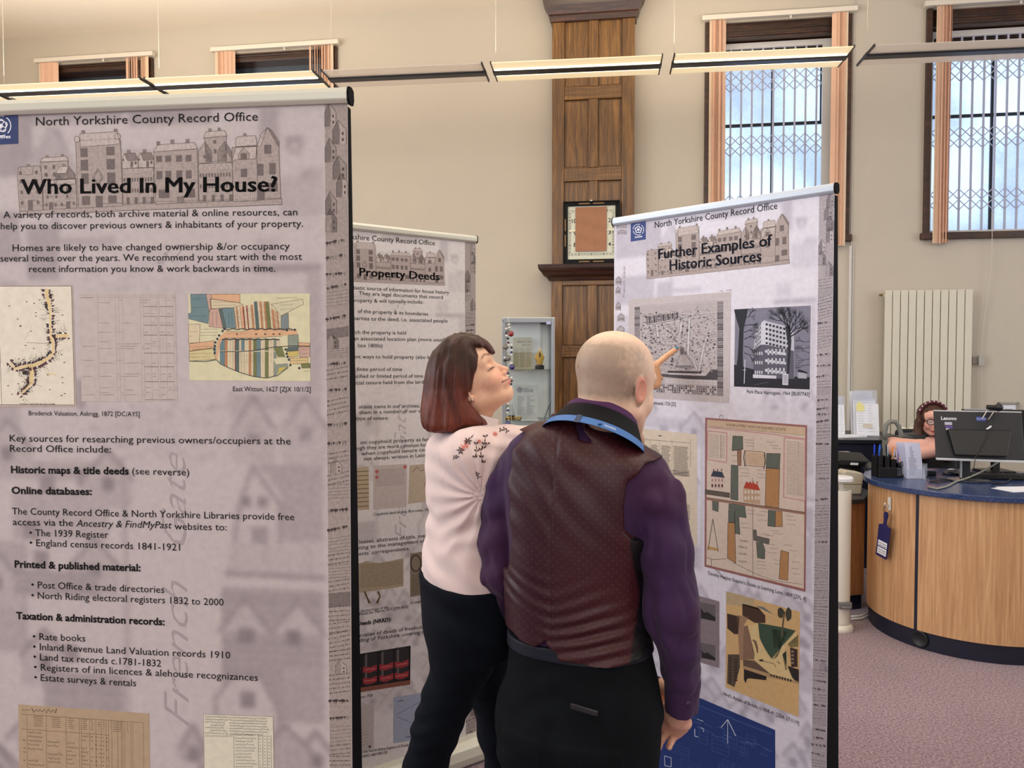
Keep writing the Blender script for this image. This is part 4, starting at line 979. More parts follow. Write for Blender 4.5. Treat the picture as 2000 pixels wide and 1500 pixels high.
for w, col in [(55, bl), (30, og), (60, cr2), (26, cr2), (10, red), (38, dg), (26, cr2), (36, bl), (50, cr2), (26, og), (26, cr2), (38, ol), (46, bl), (50, cr2), (40, ol), (60, cr2), (30, gg), (60, cr2)]:
    for (ya, yb_) in ((600, 735), (745, None)):
        y2 = yb_ or yb(x) - 4; c_ = col if not (ya > 700 and rnd.random() < .2) else cr2
        m.poly([(x, ya), (x + w, ya), (x + w, (yb_ or yb(x + w) - 4)), (x, y2)], c_, 2)
        for q in range(2): m.scrib(x + w * .5, ya + 20 + q * 60, x + w * .5 + 3, ya + 70 + q * 60, 8, 2, ink, rnd)
    m.line([(x, 600), (x, yb(x))], 2.5, rgb(90, 80, 70), 3); x += w
m.poly([(1090, 700), (1185, 690), (1220, 810), (1130, 805)], ol, 4); m.poly([(1125, 890), (1250, 880), (1255, 930), (1090, 1020)], gg, 4); m.poly([(1150, 930), (1240, 920), (1130, 1000)], rgb(190, 170, 80), 5); m.poly([(1080, 830), (1220, 815), (1250, 870), (1120, 900)], c1, 4)
m.segs([(118, 855), (300, 860), (430, 838)] + curve, 9, rgb(62, 64, 64), 5); m.line([(470, 745), (690, 745), (860, 735), (1100, 692), (1300, 680), (1505, 682)], 8, rgb(40, 40, 44), 5)
for k in range(46):
    for (xx, yy) in ((540 + k * 17, 488 + 6 * math.sin(k)), (495 + k * 14.5, 604 + 4 * math.cos(k))):
        m.poly([(xx + 8 * math.cos(a), yy + 9 * math.sin(a)) for a in np.linspace(0, 6.28, 7)[:-1]], rgb(50, 50, 54), 6)
for (xx, yy) in ((460, 560), (440, 600), (418, 640), (412, 680), (404, 720), (410, 760), (500, 510), (520, 485), (1240, 500), (1330, 495), (1225, 720), (1235, 770), (1245, 805), (1262, 838), (1278, 900), (1380, 935)):
    m.poly([(xx + 14 * math.cos(a), yy + 15 * math.sin(a)) for a in np.linspace(0, 6.28, 8)[:-1]], rgb(46, 52, 60), 6)
m.poly([(400, 690), (425, 690), (420, 780), (398, 780)], bl, 5)
for xx in (665, 885, 990, 1085, 1155): m.poly([(xx - 16, 552), (xx, 530), (xx + 16, 552)], rgb(80, 56, 40), 6)
for (a, b, c_, h) in [(150, 140, 300, 20), (150, 240, 310, 20), (120, 340, 310, 18), (390, 180, 640, 22), (390, 215, 660, 18), (1120, 130, 1360, 16), (1150, 210, 1300, 20), (1160, 260, 1300, 18), (120, 520, 220, 18), (120, 570, 150, 12), (250, 490, 450, 14), (250, 525, 440, 12), (250, 560, 430, 12), (130, 690, 380, 20), (150, 720, 370, 12), (130, 770, 360, 20), (130, 810, 350, 18), (1400, 720, 1490, 20), (1400, 770, 1480, 14), (545, 540, 640, 10), (700, 540, 780, 10), (1440, 970, 1500, 26), (1290, 850, 1460, 12)]: m.scrib(a, b, c_, b - 4, h, 3, ink, rnd)
for (x_, y0, y1) in ((385, 290, 450), (430, 280, 450), (570, 300, 440), (605, 290, 440)): m.scrib(x_, y0, x_ + 3, y1, 16, 3, ink, rnd)
m.build('field_plan_print', print_m, B1.fab)
m = Print(B1, lambda x, y: B1.px(x / 3.571 + (y - 55) * .003, 1360 + (y + (x - 128) * .071) / 3.571)); rnd = random.Random(21)
bg = rgb(170, 148, 122); ik = rgb(92, 72, 56)
m.poly([(128, 55), (1040, 55), (1045, 1200), (135, 1200)], bg, 1); m.scrib(150, 92, 210, 92, 8, 2.5, rgb(50, 36, 30), rnd); m.scrib(220, 90, 400, 82, 34, 5, rgb(50, 36, 30), rnd, step=14)
for c in (188, 322, 460, 552, 566, 625, 668, 705, 740, 757, 778, 820, 845, 855, 868, 912, 925, 1000): m.line([(c, 120), (c, 1200)], 2, ik, 2)
m.line([(150, 122), (1000, 122)], 2.5, ik, 2); m.line([(150, 225), (760, 225)], 2.5, ik, 2)
for (a, b) in ((230, 310), (360, 430), (475, 520), (572, 615), (632, 655), (680, 700), (715, 735), (785, 850), (880, 905)):
    for q in range(6): m.line([(a + rnd.uniform(0, 8), 130 + q * 13), (b - rnd.uniform(0, 14), 130 + q * 13)], 3, ik, 3)
for r in range(34):
    y = 245 + r * 28
    for (a, b) in ((160, 182), (195, 320), (330, 445), (465, 545), (568, 620), (632, 650), (664, 680), (690, 705), (715, 722), (740, 752)):
        if rnd.random() < .68: m.scrib(a, y, a + (b - a) * rnd.uniform(.4, 1), y, 14 if b - a > 50 else 8, 3.2, rgb(66, 50, 40), rnd)
m.build('brown_ledger_print', print_m, B1.fab)
m = Print(B1, lambda x, y: B1.px(x / 3.571 + (y - 125) * .003, 1360 + (y + (x - 1420) * .035) / 3.571)); rnd = random.Random(22)
m.poly([(1420, 125), (1905, 125), (1910, 1200), (1425, 1200)], rgb(208, 203, 184), 1); m.segs([(1420, 125), (1905, 125), (1910, 1200), (1425, 1200)], 2, rgb(120, 110, 100), 2, True)
for r in range(7):
    for a in (1430, 1600): m.scrib(a + (40 if r in (3, 5) and a < 1500 else 0), 140 + r * 19, a + rnd.uniform(120, 165) if a < 1500 else rnd.uniform(1820, 1890), 140 + r * 19, 12, 3.2, ink, rnd)
for c in (1630, 1800, 1832, 1862, 1890): m.line([(c, 255), (c, 1200)], 2.4, ink, 2)
for r in range(40):
    y = 262 + r * 22; m.scrib(1640, y, rnd.uniform(1730, 1790), y - 4, 12, 3, ink, rnd)
    for c in (1808, 1840, 1870): m.scrib(c, y, c + 10, y, 9, 2.5, ink, rnd)
m.scrib(1430, 275, 1620, 270, 13, 3, ink, rnd)
m.build('letter_print', print_m, B1.fab)
# -- banner 2
k2 = B1.W - 0
def like_b1(b, x, y): return b.W - (681 - x) * .00093, b.ztop - (y - 172) * .00093
header(B2, 1.06, ((B2.px(868, 500)[0] - (547 - 35) * .00093, B2.px(868, 489)[1]), (B2.px(868, 500)[0], B2.px(868, 553)[1])), None, None)
strip(B2, B2.px(908.5, 600)[0], B2.W - .001, 5, rgb(182, 171, 168), rgb(74, 64, 63))
t = Print(B2); T = t.text
T('shire County Record Office', 693.4, 467.5, 849.4, 479.4, 10.5, prefix='North York'); t.build('office_name_lettering', ink_m, B2.fab); t = Print(B2); T = t.text
T('Property Deeds', 702.4, 538.5, 858, 547.5, 16, bold=.045)
t.build('title_lettering', ink_m, B2.fab)
t = Print(B2); T = t.text
for a in [('tastic source of information for house history', 690, 565, 877, 574.5, 'A fan'), ('They are legal documents that record', 701, 576, 865, 584, ''), ('roperty & will typically include:', 693.4, 590, 826.6, 593, 'p'), ('of the property & its boundaries', 698.5, 611, 836, 616.5, ''),
          ('arties to the deed, i.e. associated people', 695.5, 625, 874, 630, 'p'), ('ch the property is held', 694, 652, 793, 653.4, 'whi'), ('n associated location plan (more usually', 695.5, 664.5, 874, 667, 'a'), ('late 1800s)', 699, 678, 747, 678.6, ''),
          ('nt ways to hold property (also known', 695.5, 700, 862, 701, 'differe'), ('finite period of time', 697, 724.5, 785, 724.5, ''), ('cified or limited period of time', 696.4, 738, 826.3, 737.5, 'spe'), ('cial tenure held from the lord of the', 696.4, 751, 855, 749, 'spe'),
          ('oldest items in our archives,', 700, 798, 820, 795.6, ''), ('them in a number of our collections', 701.5, 809, 862, 804.5, ''), ('ype of tenure:', 698.5, 820.5, 758.5, 819.6, 't'),
          ('on copyhold property as far back', 704, 867.4, 860, 860, ''), ('ugh they are more common for', 698, 878.5, 833, 871.7, 'tho'), ('when copyhold tenure ceased', 706, 889.6, 848, 880, ''), ('not always, written in Latin but', 711, 899.5, 848, 891, ''),
          ('leases, abstracts of title, maps', 701.7, 1061.6, 838, 1048.5, ''), ('ting to the management of land', 701, 1073, 850, 1057, 'rela'), ("ents' correspondence.", 701, 1085, 800, 1074, 'ag'),
          ('copies of deeds of freehold property', 702, 1244, 868, 1222, ''), ('ding of Yorkshire covering the period', 702, 1254, 866, 1232, 'Ri')]: T(*a[:5], 7.6, prefix=a[5])
T('Deeds (NRRD):', 698, 1222, 764, 1213, 8, bold=.028)
for a in [('Copyhold deed & plan, Borrowby, 1920', 729.4, 1007, 842, 997), ('the purchase of the', 704, 1195.8, 758, 1188), ('Fleece Inn, Malton, 1677 [ZPB (4/10]', 702, 1202, 797, 1187), ('Crown lease', 801.5, 1180, 840, 1174), ('nes, 1928', 704, 1364, 727.6, 1360), ('m the North Riding Registry of Deeds', 704, 1472, 797, 1457), ('[NRRD 480/598/218]', 705, 1480.5, 756, 1471.5)]: T(*a, 5.6)
t.build('body_lettering', ink_m, B2.fab)
def pic2(name, paint):
    p = Print(B2); paint(p); p.build(name, print_m, B2.fab)
rnd = random.Random(31)
def d1(p):
    p.poly([(680, 915), (720, 911), (721, 995), (680, 998)], rgb(168, 152, 128), 1)
    for k in range(9): p.line([(682, 922 + k * 8.5), (720, 920 + k * 8.5)], 2, rgb(116, 98, 76), 2)
pic2('rolled_deed_print', d1)
def d2(p):
    p.poly([(729, 910), (795, 906), (794, 990), (729, 995)], rgb(180, 168, 164), 1)
    for x, y in ((736, 921), (736, 932), (791, 912)): p.poly([(x + 3.6 * math.cos(a), y + 3.6 * math.sin(a)) for a in np.linspace(0, 6.28, 11)[:-1]], rgb(178, 92, 90), 3)
    for k in range(13): p.scrib(733, 918 + k * 2.6, 790, 915 + k * 2.6, 1.6, .5, rgb(120, 104, 98), rnd, step=3)
pic2('sealed_deed_print', d2)
def d3(p):
    p.poly([(800, 909), (862, 903), (862, 976), (797, 984)], rgb(172, 156, 138), 1)
    p.segs([(805, 922), (815, 912), (822, 920), (835, 914), (832, 940), (828, 950)], 1, rgb(96, 80, 66), 2)
pic2('sketch_plan_print', d3)
def d4(p):
    p.poly([(700, 1101), (715, 1096), (740, 1100), (765, 1095), (788, 1090), (788, 1145), (702, 1158)], rgb(160, 144, 122), 1)
    for k in range(16): p.scrib(704, 1104 + k * 2.9, 786, 1096 + k * 2.9, 1.8, .6, rgb(84, 70, 56), rnd, step=2.2)
    for (a, b) in ((712, 722), (738, 736)):
        p.line([(a, 1155), (a + 4, 1165), (b, 1178)], [4, 3, 5], rgb(96, 76, 54), 2)
pic2('indenture_print', d4)
def d5(p):
    p.poly([(801, 1081), (866, 1072), (866, 1156), (801, 1166)], rgb(122, 108, 92), 1); p.line([(812 + 10 * math.cos(a), 1100 + 16 * math.sin(a)) for a in np.linspace(0, 6.3, 14)], 2.4, rgb(50, 42, 38), 2)
    for k in range(14): p.scrib(804, 1124 + k * 2.8, 862, 1116 + k * 2.8, 1.8, .6, rgb(70, 58, 46), rnd, step=2.2)
pic2('crown_lease_print', d5)
def d6(p):
    p.poly([(690, 1279), (802, 1261), (801, 1337), (690, 1354)], rgb(20, 18, 18), 1); p.poly([(690, 1345), (801, 1328), (801, 1337), (690, 1354)], rgb(120, 74, 60), 2)
    for k, x in enumerate((676, 708, 740, 770)):
        w = 28; s_ = -.14
        f = lambda a, b: (x + a, 1275 - (x + a - 704) * .16 + b)
        p.poly([f(2, 8), f(8, 2), f(w - 6, 2), f(w, 8), f(w - 1, 62), f(w / 2, 68), f(1, 62)], rgb(40, 38, 38), 3)
        p.poly([f(5, 6), f(9, 4), f(9, 64), f(5, 62)], rgb(92, 88, 86), 4)
        for q in (28, 50): p.poly([f(1, q), f(w / 2, q + 3), f(w, q), f(w, q + 11), f(w / 2, q + 14), f(1, q + 11)], rgb(146, 44, 52), 5); p.scrib(*f(5, q + 7), *f(w - 4, q + 7), 3, .8, rgb(200, 150, 140), rnd, 6)
pic2('register_volumes_photo', d6)
def d7(p):
    p.poly([(690, 1386), (730, 1373), (730, 1462), (690, 1474)], rgb(176, 166, 164), 1); p.poly([(720, 1456), (724, 1456), (724, 1460), (720, 1460)], rgb(30, 26, 26), 2)
    for k in range(5): p.line([(704, 1432 + k * 6), (718, 1428 + k * 6)], .6, rgb(120, 110, 108), 2)
pic2('memorial_print', d7)
def d8(p):
    p.poly([(768, 1362), (866, 1346), (866, 1436), (768, 1452)], rgb(150, 156, 176), 1)
    p.segs([(775, 1395), (800, 1382), (835, 1362)], 1, rgb(96, 100, 120), 2); p.segs([(775, 1400), (850, 1430)], 1, rgb(96, 100, 120), 2)
    p.line([(776, 1370), (788, 1368)], 1.4, rgb(60, 60, 80), 2); p.line([(792, 1440), (806, 1438)], 1.4, rgb(60, 60, 80), 2); p.poly([(812, 1402), (822, 1396), (826, 1406), (814, 1412)], rgb(60, 62, 80), 2)
pic2('blue_plan_print', d8)
# -- banner 3
hb = ((B3.px(1262, 520)[0], B3.px(1541, 416)[1]), (B3.px(1541, 508)[0], B3.px(1541, 508)[1]))
header(B3, 1.05, hb, None, None)
strip(B3, B3.px(1600, 400)[0], B3.W - .001, 6, rgb(196, 188, 194), rgb(78, 70, 78))
lm = Print(B3); rnd = random.Random(8)
for (x, y, w, h) in ((1205, 436, 18, 10), (1207, 449, 16, 9), (1203, 540, 10, 16), (1203, 560, 8, 14), (1203, 590, 9, 16), (1207, 612, 12, 16), (1205, 636, 14, 18), (1202, 655, 10, 14)):
    lm.poly([(x, y + h), (x, y + h * .4), (x + w / 2, y), (x + w, y + h * .3), (x + w, y + h)], rgb(168, 160, 166), 1); lm.segs([(x, y + h), (x, y + h * .4), (x + w / 2, y), (x + w, y + h * .3), (x + w, y + h)], 1, rgb(110, 102, 110), 2)
    for q in range(3): lm.rect(x + 2 + q * w / 3.4, y + h * .55, x + 4 + q * w / 3.4, y + h * .8, rgb(110, 102, 110), 3)
lm.build('margin_sketch_print', print_m, B3.fab)['kind'] = 'stuff'
lgp = MB(); text_on(lgp, 'French Gate', lambda x, y: B3.m(x, y, .0005), B3.px(1221, 580)[0], B3.px(1221, 580)[0], B3.px(1221, 582)[1], B3.px(1221, 520)[1], .011, rgb(120, 112, 120), -.01, .4); obj('margin_lettering', lgp, print_m, B3.fab)
logo(B3, 1232, 435.5, 1261.5, 429.5, 1261.3, 467.5, 1232, 472, 1247, 448.5, 10.5, '', (1240, 465.2, 1254.5, 463.3, 4.2))
t = Print(B3); T = t.text
T('North Yorkshire County Record Office', 1279, 445.3, 1518.3, 407.8, 13.5); t.build('office_name_lettering', ink_m, B3.fab); t = Print(B3); T = t.text
T('Further Examples of', 1286.5, 506, 1507.8, 479.5, 22, bold=.045); t.build('title_lettering', MATS.get('banner_ink_worn') or mat('banner_ink_worn', rgb(30, 32, 52), .5, spec=.2), B3.fab); t = Print(B3); T = t.text
T('Historic Sources', 1308.4, 528, 1487, 510, 22, bold=.045)
t.build('title_lettering', MATS['banner_ink_worn'], B3.fab)
t = Print(B3); T = t.text
for a in [('Park Place Harrogate, 1964 [BU07743]', 1458.8, 768, 1581, 773.6), ('of Richmond, 1724 [ZS]', 1266.8, 789.6, 1320, 793), ("Timothy Hunton Esquire's, Estate at Leeming Lane, 1809 [ZPL 4]", 1382, 1121.8, 1574, 1173.7), ("Hird's Annals of Bedale, c.1808-41 [ZBA 27/1/19]", 1413, 1357.5, 1560.6, 1416)]: t = Print(B3); t.text(*a, 7.6); t.build('caption_lettering', ink_m, B3.fab)
m = ZP(B3, 1220, 560, 5.263); rnd = random.Random(17); A = rgb(172, 164, 166); Dk = rgb(70, 64, 70); Md = rgb(118, 110, 116); Lt = rgb(190, 184, 188)
m.poly([(45, 130), (1095, 52), (1078, 1198), (35, 1130)], rgb(184, 175, 178), 1); m.poly([(102, 210), (1018, 148), (1008, 1128), (100, 1078)], A, 2)
fx = lambda s_, t_: (102 + 916 * s_, (210 - 62 * s_) * (1 - t_) + (1078 + 50 * s_) * t_)
q4 = lambda a, b, c_, d: [fx(a, b), fx(c_, b), fx(c_, d), fx(a, d)]
for k in range(26): m.poly(q4(.002, k / 26, .06, (k + .85) / 26), rnd.choice([Dk, Md, Md, Dk]), 3); m.poly(q4(.93, k / 26, .995, (k + .85) / 26), rnd.choice([Dk, Md, Md, Dk]), 3)
for k in range(26):
    for c_ in (.01, .94): m.scrib(*fx(c_, (k + .4) / 26), *fx(c_ + .045, (k + .4) / 26), 12, 3, Lt, rnd, 4)
m.scrib(*fx(.06, -.01), *fx(.92, -.012), 9, 2, Md, rnd);
for r in range(4):
    for k in range(30): m.poly(q4(.17 + k * .025, .90 + r * .024, .17 + (k + .75) * .025, .90 + r * .024 + .02), rnd.choice([Dk, Md, Md, Lt]), 3)
for k in range(11): m.poly(q4(.34 + k * .054, .835, .34 + (k + .9) * .054, .885), Lt, 3); m.scrib(*fx(.345 + k * .054, .86), *fx(.385 + k * .054, .86), 6, 1.6, Md, rnd)
m.poly([fx(.06, .80), fx(.34, .815), fx(.6, .83), fx(.93, .83), fx(.93, .72), fx(.86, .72), fx(.8, .79), fx(.3, .78)], Dk, 3)
m.poly([fx(.36, .75), fx(.8, .76), fx(.78, .79), fx(.38, .785)], Lt, 4)
for k in range(26): xx, yy = fx(.38 + k * .0145, .755); m.poly([(xx + 11 * math.cos(a), yy + 14 * math.sin(a)) for a in np.linspace(0, 6.28, 7)[:-1]], Dk, 5)
for k in range(14): # strip gardens
    a = .13 + k * .026; m.poly([fx(a, .12 - k * .002), fx(a + .02, .118 - k * .002), fx(a + .026, .20 - k * .003), fx(a + .008, .21 - k * .003)], Dk if k % 2 else Md, 3); m.line([fx(a, .12 - k * .002), fx(a + .012, .21 - k * .003)], 4, Dk, 4)
roads = [[(.1, .34), (.2, .22), (.3, .2), (.5, .17), (.62, .14), (.92, .12)], [(.62, .12), (.61, .3), (.6, .55), (.66, .62)], [(.53, .13), (.52, .3), (.5, .33)], [(.1, .38), (.35, .36), (.37, .3)], [(.93, .28), (.86, .3), (.79, .42), (.75, .6), (.72, .75), (.66, .78)], [(.66, .62), (.7, .72)], [(.07, .16), (.2, .3)], [(.25, .22), (.27, .4), (.38, .42)]]
for r in roads: m.line([fx(a, b) for a, b in r], 26, Lt, 5); m.line([fx(a - .014, b) for a, b in r], 3, Dk, 6); m.line([fx(a + .014, b) for a, b in r], 3, Dk, 6)
for k in range(900):
    a, b = rnd.uniform(.07, .9), rnd.uniform(.08, .74)
    if a > .66 and rnd.random() < .55: continue
    w, h = rnd.uniform(.006, .022), rnd.uniform(.005, .014); m.poly(q4(a, b, a + w, b + h), rnd.choice([Md, Md, Dk, Lt, A]), 4)
    if rnd.random() < .5: m.line([fx(a, b), fx(a + w, b)], 2.5, Dk, 6)
for k in range(60):
    a, b = rnd.uniform(.07, .9), rnd.uniform(.05, .74); xx, yy = fx(a, b); r_ = rnd.uniform(6, 13); m.poly([(xx + r_ * math.cos(q), yy + r_ * math.sin(q)) for q in np.linspace(0, 6.28, 7)[:-1]], Dk, 6)
for k in range(300):
    a, b = rnd.uniform(.07, .9), rnd.uniform(.05, .76); m.scrib(*fx(a, b), *fx(a + rnd.choice([.0, .04]), b + rnd.choice([.03, .004])), rnd.uniform(5, 14), 2.2, Dk, rnd, 4)
for k in range(40):
    a, b = rnd.uniform(.66, .9), rnd.uniform(.05, .7); m.line([fx(a, b), fx(a + rnd.uniform(-.01, .08), b + rnd.uniform(-.01, .08))], 3, Md, 5)
m.poly([fx(.46, .70), fx(.52, .54), fx(.56, .54), fx(.66, .68), fx(.64, .72)], A, 6); m.segs([fx(.46, .70), fx(.52, .54), fx(.56, .54), fx(.66, .68), fx(.64, .72)], 4, Dk, 7, True); m.poly(q4(.515, .48, .555, .56), Md, 7); m.poly(q4(.46, .68, .64, .705), Md, 7)
m.build('town_map_print', print_m, B3.fab)
m = ZP(B3, 1220, 560, 5.263); rnd = random.Random(23)
m.poly([(1130, 225), (1922, 186), (1910, 1066), (1118, 1036)], rgb(206, 204, 214), 1)
m.poly([(1137, 232), (1915, 193), (1903, 1057), (1125, 1026)], rgb(118, 116, 134), 2)
m.poly([(1125, 900), (1905, 930), (1903, 1057), (1125, 1026)], rgb(30, 30, 40), 3); m.poly([(1125, 800), (1330, 850), (1330, 930), (1125, 920)], rgb(28, 28, 38), 4)
Wt = rgb(196, 196, 208); Bk = rgb(26, 26, 36); G2 = rgb(84, 82, 98)
m.poly([(1340, 465), (1435, 345), (1480, 395), (1480, 590), (1395, 600), (1330, 640)], rgb(170, 170, 184), 4)
m.poly([(1435, 345), (1640, 400), (1740, 470), (1745, 945), (1540, 945), (1450, 930), (1480, 590)], rgb(178, 178, 192), 3); m.poly([(1435, 345), (1480, 395), (1480, 600), (1400, 590), (1405, 370)], Wt, 5)
m.poly([(1330, 640), (1400, 595), (1480, 600), (1740, 660), (1742, 940), (1320, 935)], G2, 4)
for r in range(5):
    y = 375 + r * 48
    for c_ in range(7): m.poly([(1450 + c_ * 36, y + c_ * 9), (1472 + c_ * 36, y + 3 + c_ * 9), (1472 + c_ * 36, y + 25 + c_ * 9), (1450 + c_ * 36, y + 22 + c_ * 9)], Bk, 6)
    for c_ in range(4): m.poly([(1345 + c_ * 16, y + 90 - c_ * 16), (1352 + c_ * 16, y + 86 - c_ * 16), (1352 + c_ * 16, y + 104 - c_ * 16), (1345 + c_ * 16, y + 106 - c_ * 16)], Bk, 6)
for y in (650, 745, 845):
    m.poly([(1445, y), (1660, y + 30), (1660, y + 56), (1445, y + 26)], Wt, 7)
    for c_ in range(5): m.poly([(1470 + c_ * 40, y - 10), (1486 + c_ * 40, y - 8), (1486 + c_ * 40, y + 52), (1470 + c_ * 40, y + 50)], Wt, 7)
    for c_ in range(4): m.poly([(1340 + c_ * 22, y + 20), (1352 + c_ * 22, y + 18), (1352 + c_ * 22, y + 50), (1340 + c_ * 22, y + 52)], Wt, 7)
m.poly([(1320, 900), (1560, 915), (1560, 945), (1320, 938)], Wt, 6)
m.poly([(1125, 235), (1270, 225), (1250, 320), (1225, 430), (1215, 700), (1225, 1000), (1130, 1010), (1165, 700), (1180, 430), (1140, 300)], Bk, 8)
m.poly([(1650, 410), (1700, 400), (1715, 560), (1690, 900), (1668, 900), (1680, 600)], rgb(34, 34, 46), 8)
def branch(x, y, a, L, w, n):
    x2, y2 = x + L * math.cos(a), y - L * math.sin(a)
    if not (1130 < x2 < 1905 and 200 < y2 < 1000): return
    m.line([(x, y), (x2, y2)], [w, w * .6], Bk, 8)
    if n > 0:
        for _ in range(3 if n > 1 else 2): branch(x2, y2, a + rnd.uniform(-.7, .7), L * rnd.uniform(.55, .8), w * .6, n - 1)
for k in range(7): branch(1690, 520 - k * 18, .5 + k * .32, 95, 15, 4)
for k in range(6): branch(1230, 330 + k * 70, rnd.uniform(-.4, .7), 55, 9, 4)
for k in range(5): branch(1900, 560 + k * 60, math.pi + rnd.uniform(-.4, .6), 60, 6, 3)
m.poly([(1625, 895), (1685, 898), (1682, 1012), (1622, 1008)], Wt, 9)
for q in range(5): m.line([(1632, 915 + q * 18), (1676, 917 + q * 18)], 5, Bk, 10)
m.line([(1238, 750), (1230, 995)], 8, Wt, 9); m.line([(1215, 855), (1250, 856)], 5, Wt, 9); m.poly([(1780, 880), (1875, 888), (1872, 945), (1780, 940)], rgb(160, 160, 172), 8); m.poly([(1770, 870), (1800, 850), (1880, 880), (1880, 895)], Bk, 9); m.line([(1330, 1010), (1480, 980)], 5, G2, 8)
m.build('tower_block_photo', print_m, B3.fab)
m = ZP(B3, 1190, 780, 2.083); rnd = random.Random(5)
m.poly([(80, 112), (357, 143), (357, 597), (80, 520)], rgb(204, 190, 172), 1); ik = rgb(74, 66, 60)
m.line([(110, 160), (330, 178)], 1.4, ik, 2); m.line([(200, 148), (214, 149)], 4, ik, 2)
for c_ in (165, 205, 256, 330): m.line([(c_, 165), (c_, 275)], 1, ik, 2)
for k in range(34):
    y = 185 + k * 3.6
    for a, b in ((120, 160), (167, 203), (210, 252), (260, 326)):
        if k < 24 or a > 200: m.line([(a + rnd.uniform(0, 4), y + a * .06 - 10), (b - rnd.uniform(0, 10), y + b * .06 - 10)], 1.5, ik, 2)
for k in range(4): m.line([(250, 288 + k * 5), (328, 298 + k * 5)], 1.6, ik, 2)
for k in range(12): m.line([(280 + rnd.uniform(0, 8), 420 + k * 5.2), (328, 432 + k * 5.2)], 1.7, ik, 2)
m.build('directory_page_print', print_m, B3.fab)
m = ZP(B3, 1360, 800, 3.75); rnd = random.Random(41)
pb_ = rgb(200, 184, 172); bor = rgb(142, 96, 92); grn = rgb(92, 98, 90); tan = rgb(166, 124, 84); ik = rgb(58, 48, 46); pkk = rgb(186, 142, 142)
m.poly([(65, 58), (812, 115), (800, 1335), (60, 1150)], bor, 1); m.poly([(80, 74), (798, 130), (787, 1312), (74, 1136)], pb_, 2); m.poly([(82, 76), (796, 131), (796, 190), (82, 120)], rgb(190, 166, 142), 3)
m.line([(82, 130), (560, 180), (796, 215)], 9, pkk, 3)
m.text("A PLAN of TIMO' HUNTON ESQUIRE'S ESTATE", 218, 118, 655, 156, 20, ik, 5); m.scrib(90, 122, 785, 188, 8, 2.4, ik, rnd)
for Q in ([(85, 155), (225, 170), (222, 388), (82, 365)], [(645, 205), (795, 220), (795, 668), (640, 642)]):
    m.segs(Q, 9, pkk, 4, True)
for k in range(13): m.scrib(96, 182 + k * 13.5, 165, 190 + k * 13.5, 7, 2, ik, rnd); m.scrib(178, 192 + k * 13, 210, 196 + k * 13, 6, 2, ik, rnd)
for k in range(29): m.scrib(662, 232 + k * 13.6, 740, 242 + k * 13.6, 7, 2, ik, rnd); m.scrib(752, 246 + k * 13.6, 786, 250 + k * 13.6, 6, 2, ik, rnd)
m.line([(180, 178), (178, 355)], 2, ik, 4); m.line([(748, 235), (746, 630)], 2, ik, 4)
for pts, col in [([(268, 192), (340, 196), (342, 292), (262, 302)], grn), ([(300, 292), (330, 294), (328, 410), (304, 408)], rgb(140, 104, 84)), ([(256, 405), (306, 410), (306, 665), (252, 655)], grn), ([(515, 320), (615, 322), (610, 432), (512, 425)], grn), ([(512, 428), (612, 436), (604, 722), (504, 706)], tan),
                 ([(118, 655), (164, 662), (160, 748), (120, 735)], grn), ([(240, 690), (355, 700), (366, 792), (312, 785), (320, 915), (284, 905), (282, 735), (238, 730)], grn), ([(236, 735), (282, 740), (280, 830), (236, 822)], grn), ([(232, 825), (282, 832), (290, 1125), (228, 1088)], tan), ([(528, 735), (580, 742), (578, 858), (524, 852)], grn), ([(580, 742), (628, 748), (632, 856), (578, 858)], tan),
                 ([(418, 880), (440, 882), (442, 925), (536, 948), (532, 985), (470, 972), (420, 955)], rgb(96, 94, 90)), ([(440, 970), (488, 980), (504, 1030), (500, 1094), (448, 1085)], grn), ([(620, 1030), (678, 1046), (670, 1250), (606, 1240)], tan), ([(362, 300), (498, 312), (500, 420), (362, 408)], rgb(198, 174, 150)), ([(65, 585), (245, 610), (245, 645), (65, 618)], rgb(90, 80, 72))]:
    m.poly(pts, col, 4); m.segs(pts, 3, ik, 5, True)
    (xa, ya), (xb, yb2) = pts[0], pts[2]
    m.scrib(min(xa, xb) + 8, (ya + yb2) / 2, max(xa, xb) - 8, (ya + yb2) / 2 + 3, 8, 2, ik, rnd)
m.line([(356, 298), (348, 350), (358, 418)], 6, ik, 6); m.line([(500, 312), (508, 380), (494, 436)], 6, ik, 6)
for k in range(6): m.scrib(375, 322 + k * 14, 490, 332 + k * 14, 8, 2, rgb(130, 80, 60), rnd, 6)
m.poly([(66, 642), (800, 752), (800, 770), (66, 660)], rgb(140, 106, 90), 6); m.segs([(66, 642), (800, 752)], 3, ik, 7); m.line([(412, 500), (415, 1230)], 5, rgb(140, 126, 118), 4); m.line([(420, 195), (418, 300)], 3, rgb(160, 146, 138), 4)
m.poly([(104, 486), (208, 500), (208, 590), (106, 575)], rgb(198, 176, 168), 6); m.poly([(106, 488), (124, 448), (190, 456), (208, 500)], rgb(52, 54, 72), 7)
for a in (124, 152, 182): m.poly([(a, 450), (a, 434), (a + 8, 435), (a + 8, 452)], rgb(120, 60, 56), 7)
for a in (112, 136, 160, 184):
    for b in (505, 545): m.poly([(a, b), (a + 12, b + 2), (a + 12, b + 24), (a, b + 22)], rgb(160, 130, 124) if b < 520 else rgb(70, 50, 50), 8)
m.poly([(344, 572), (466, 590), (466, 694), (346, 676)], rgb(180, 150, 124), 6); m.poly([(346, 574), (364, 532), (448, 546), (468, 592)], rgb(168, 62, 46), 7)
for a in (366, 392, 414, 442): m.poly([(a, 540), (a, 526), (a + 9, 527), (a + 9, 542)], rgb(150, 60, 46), 7)
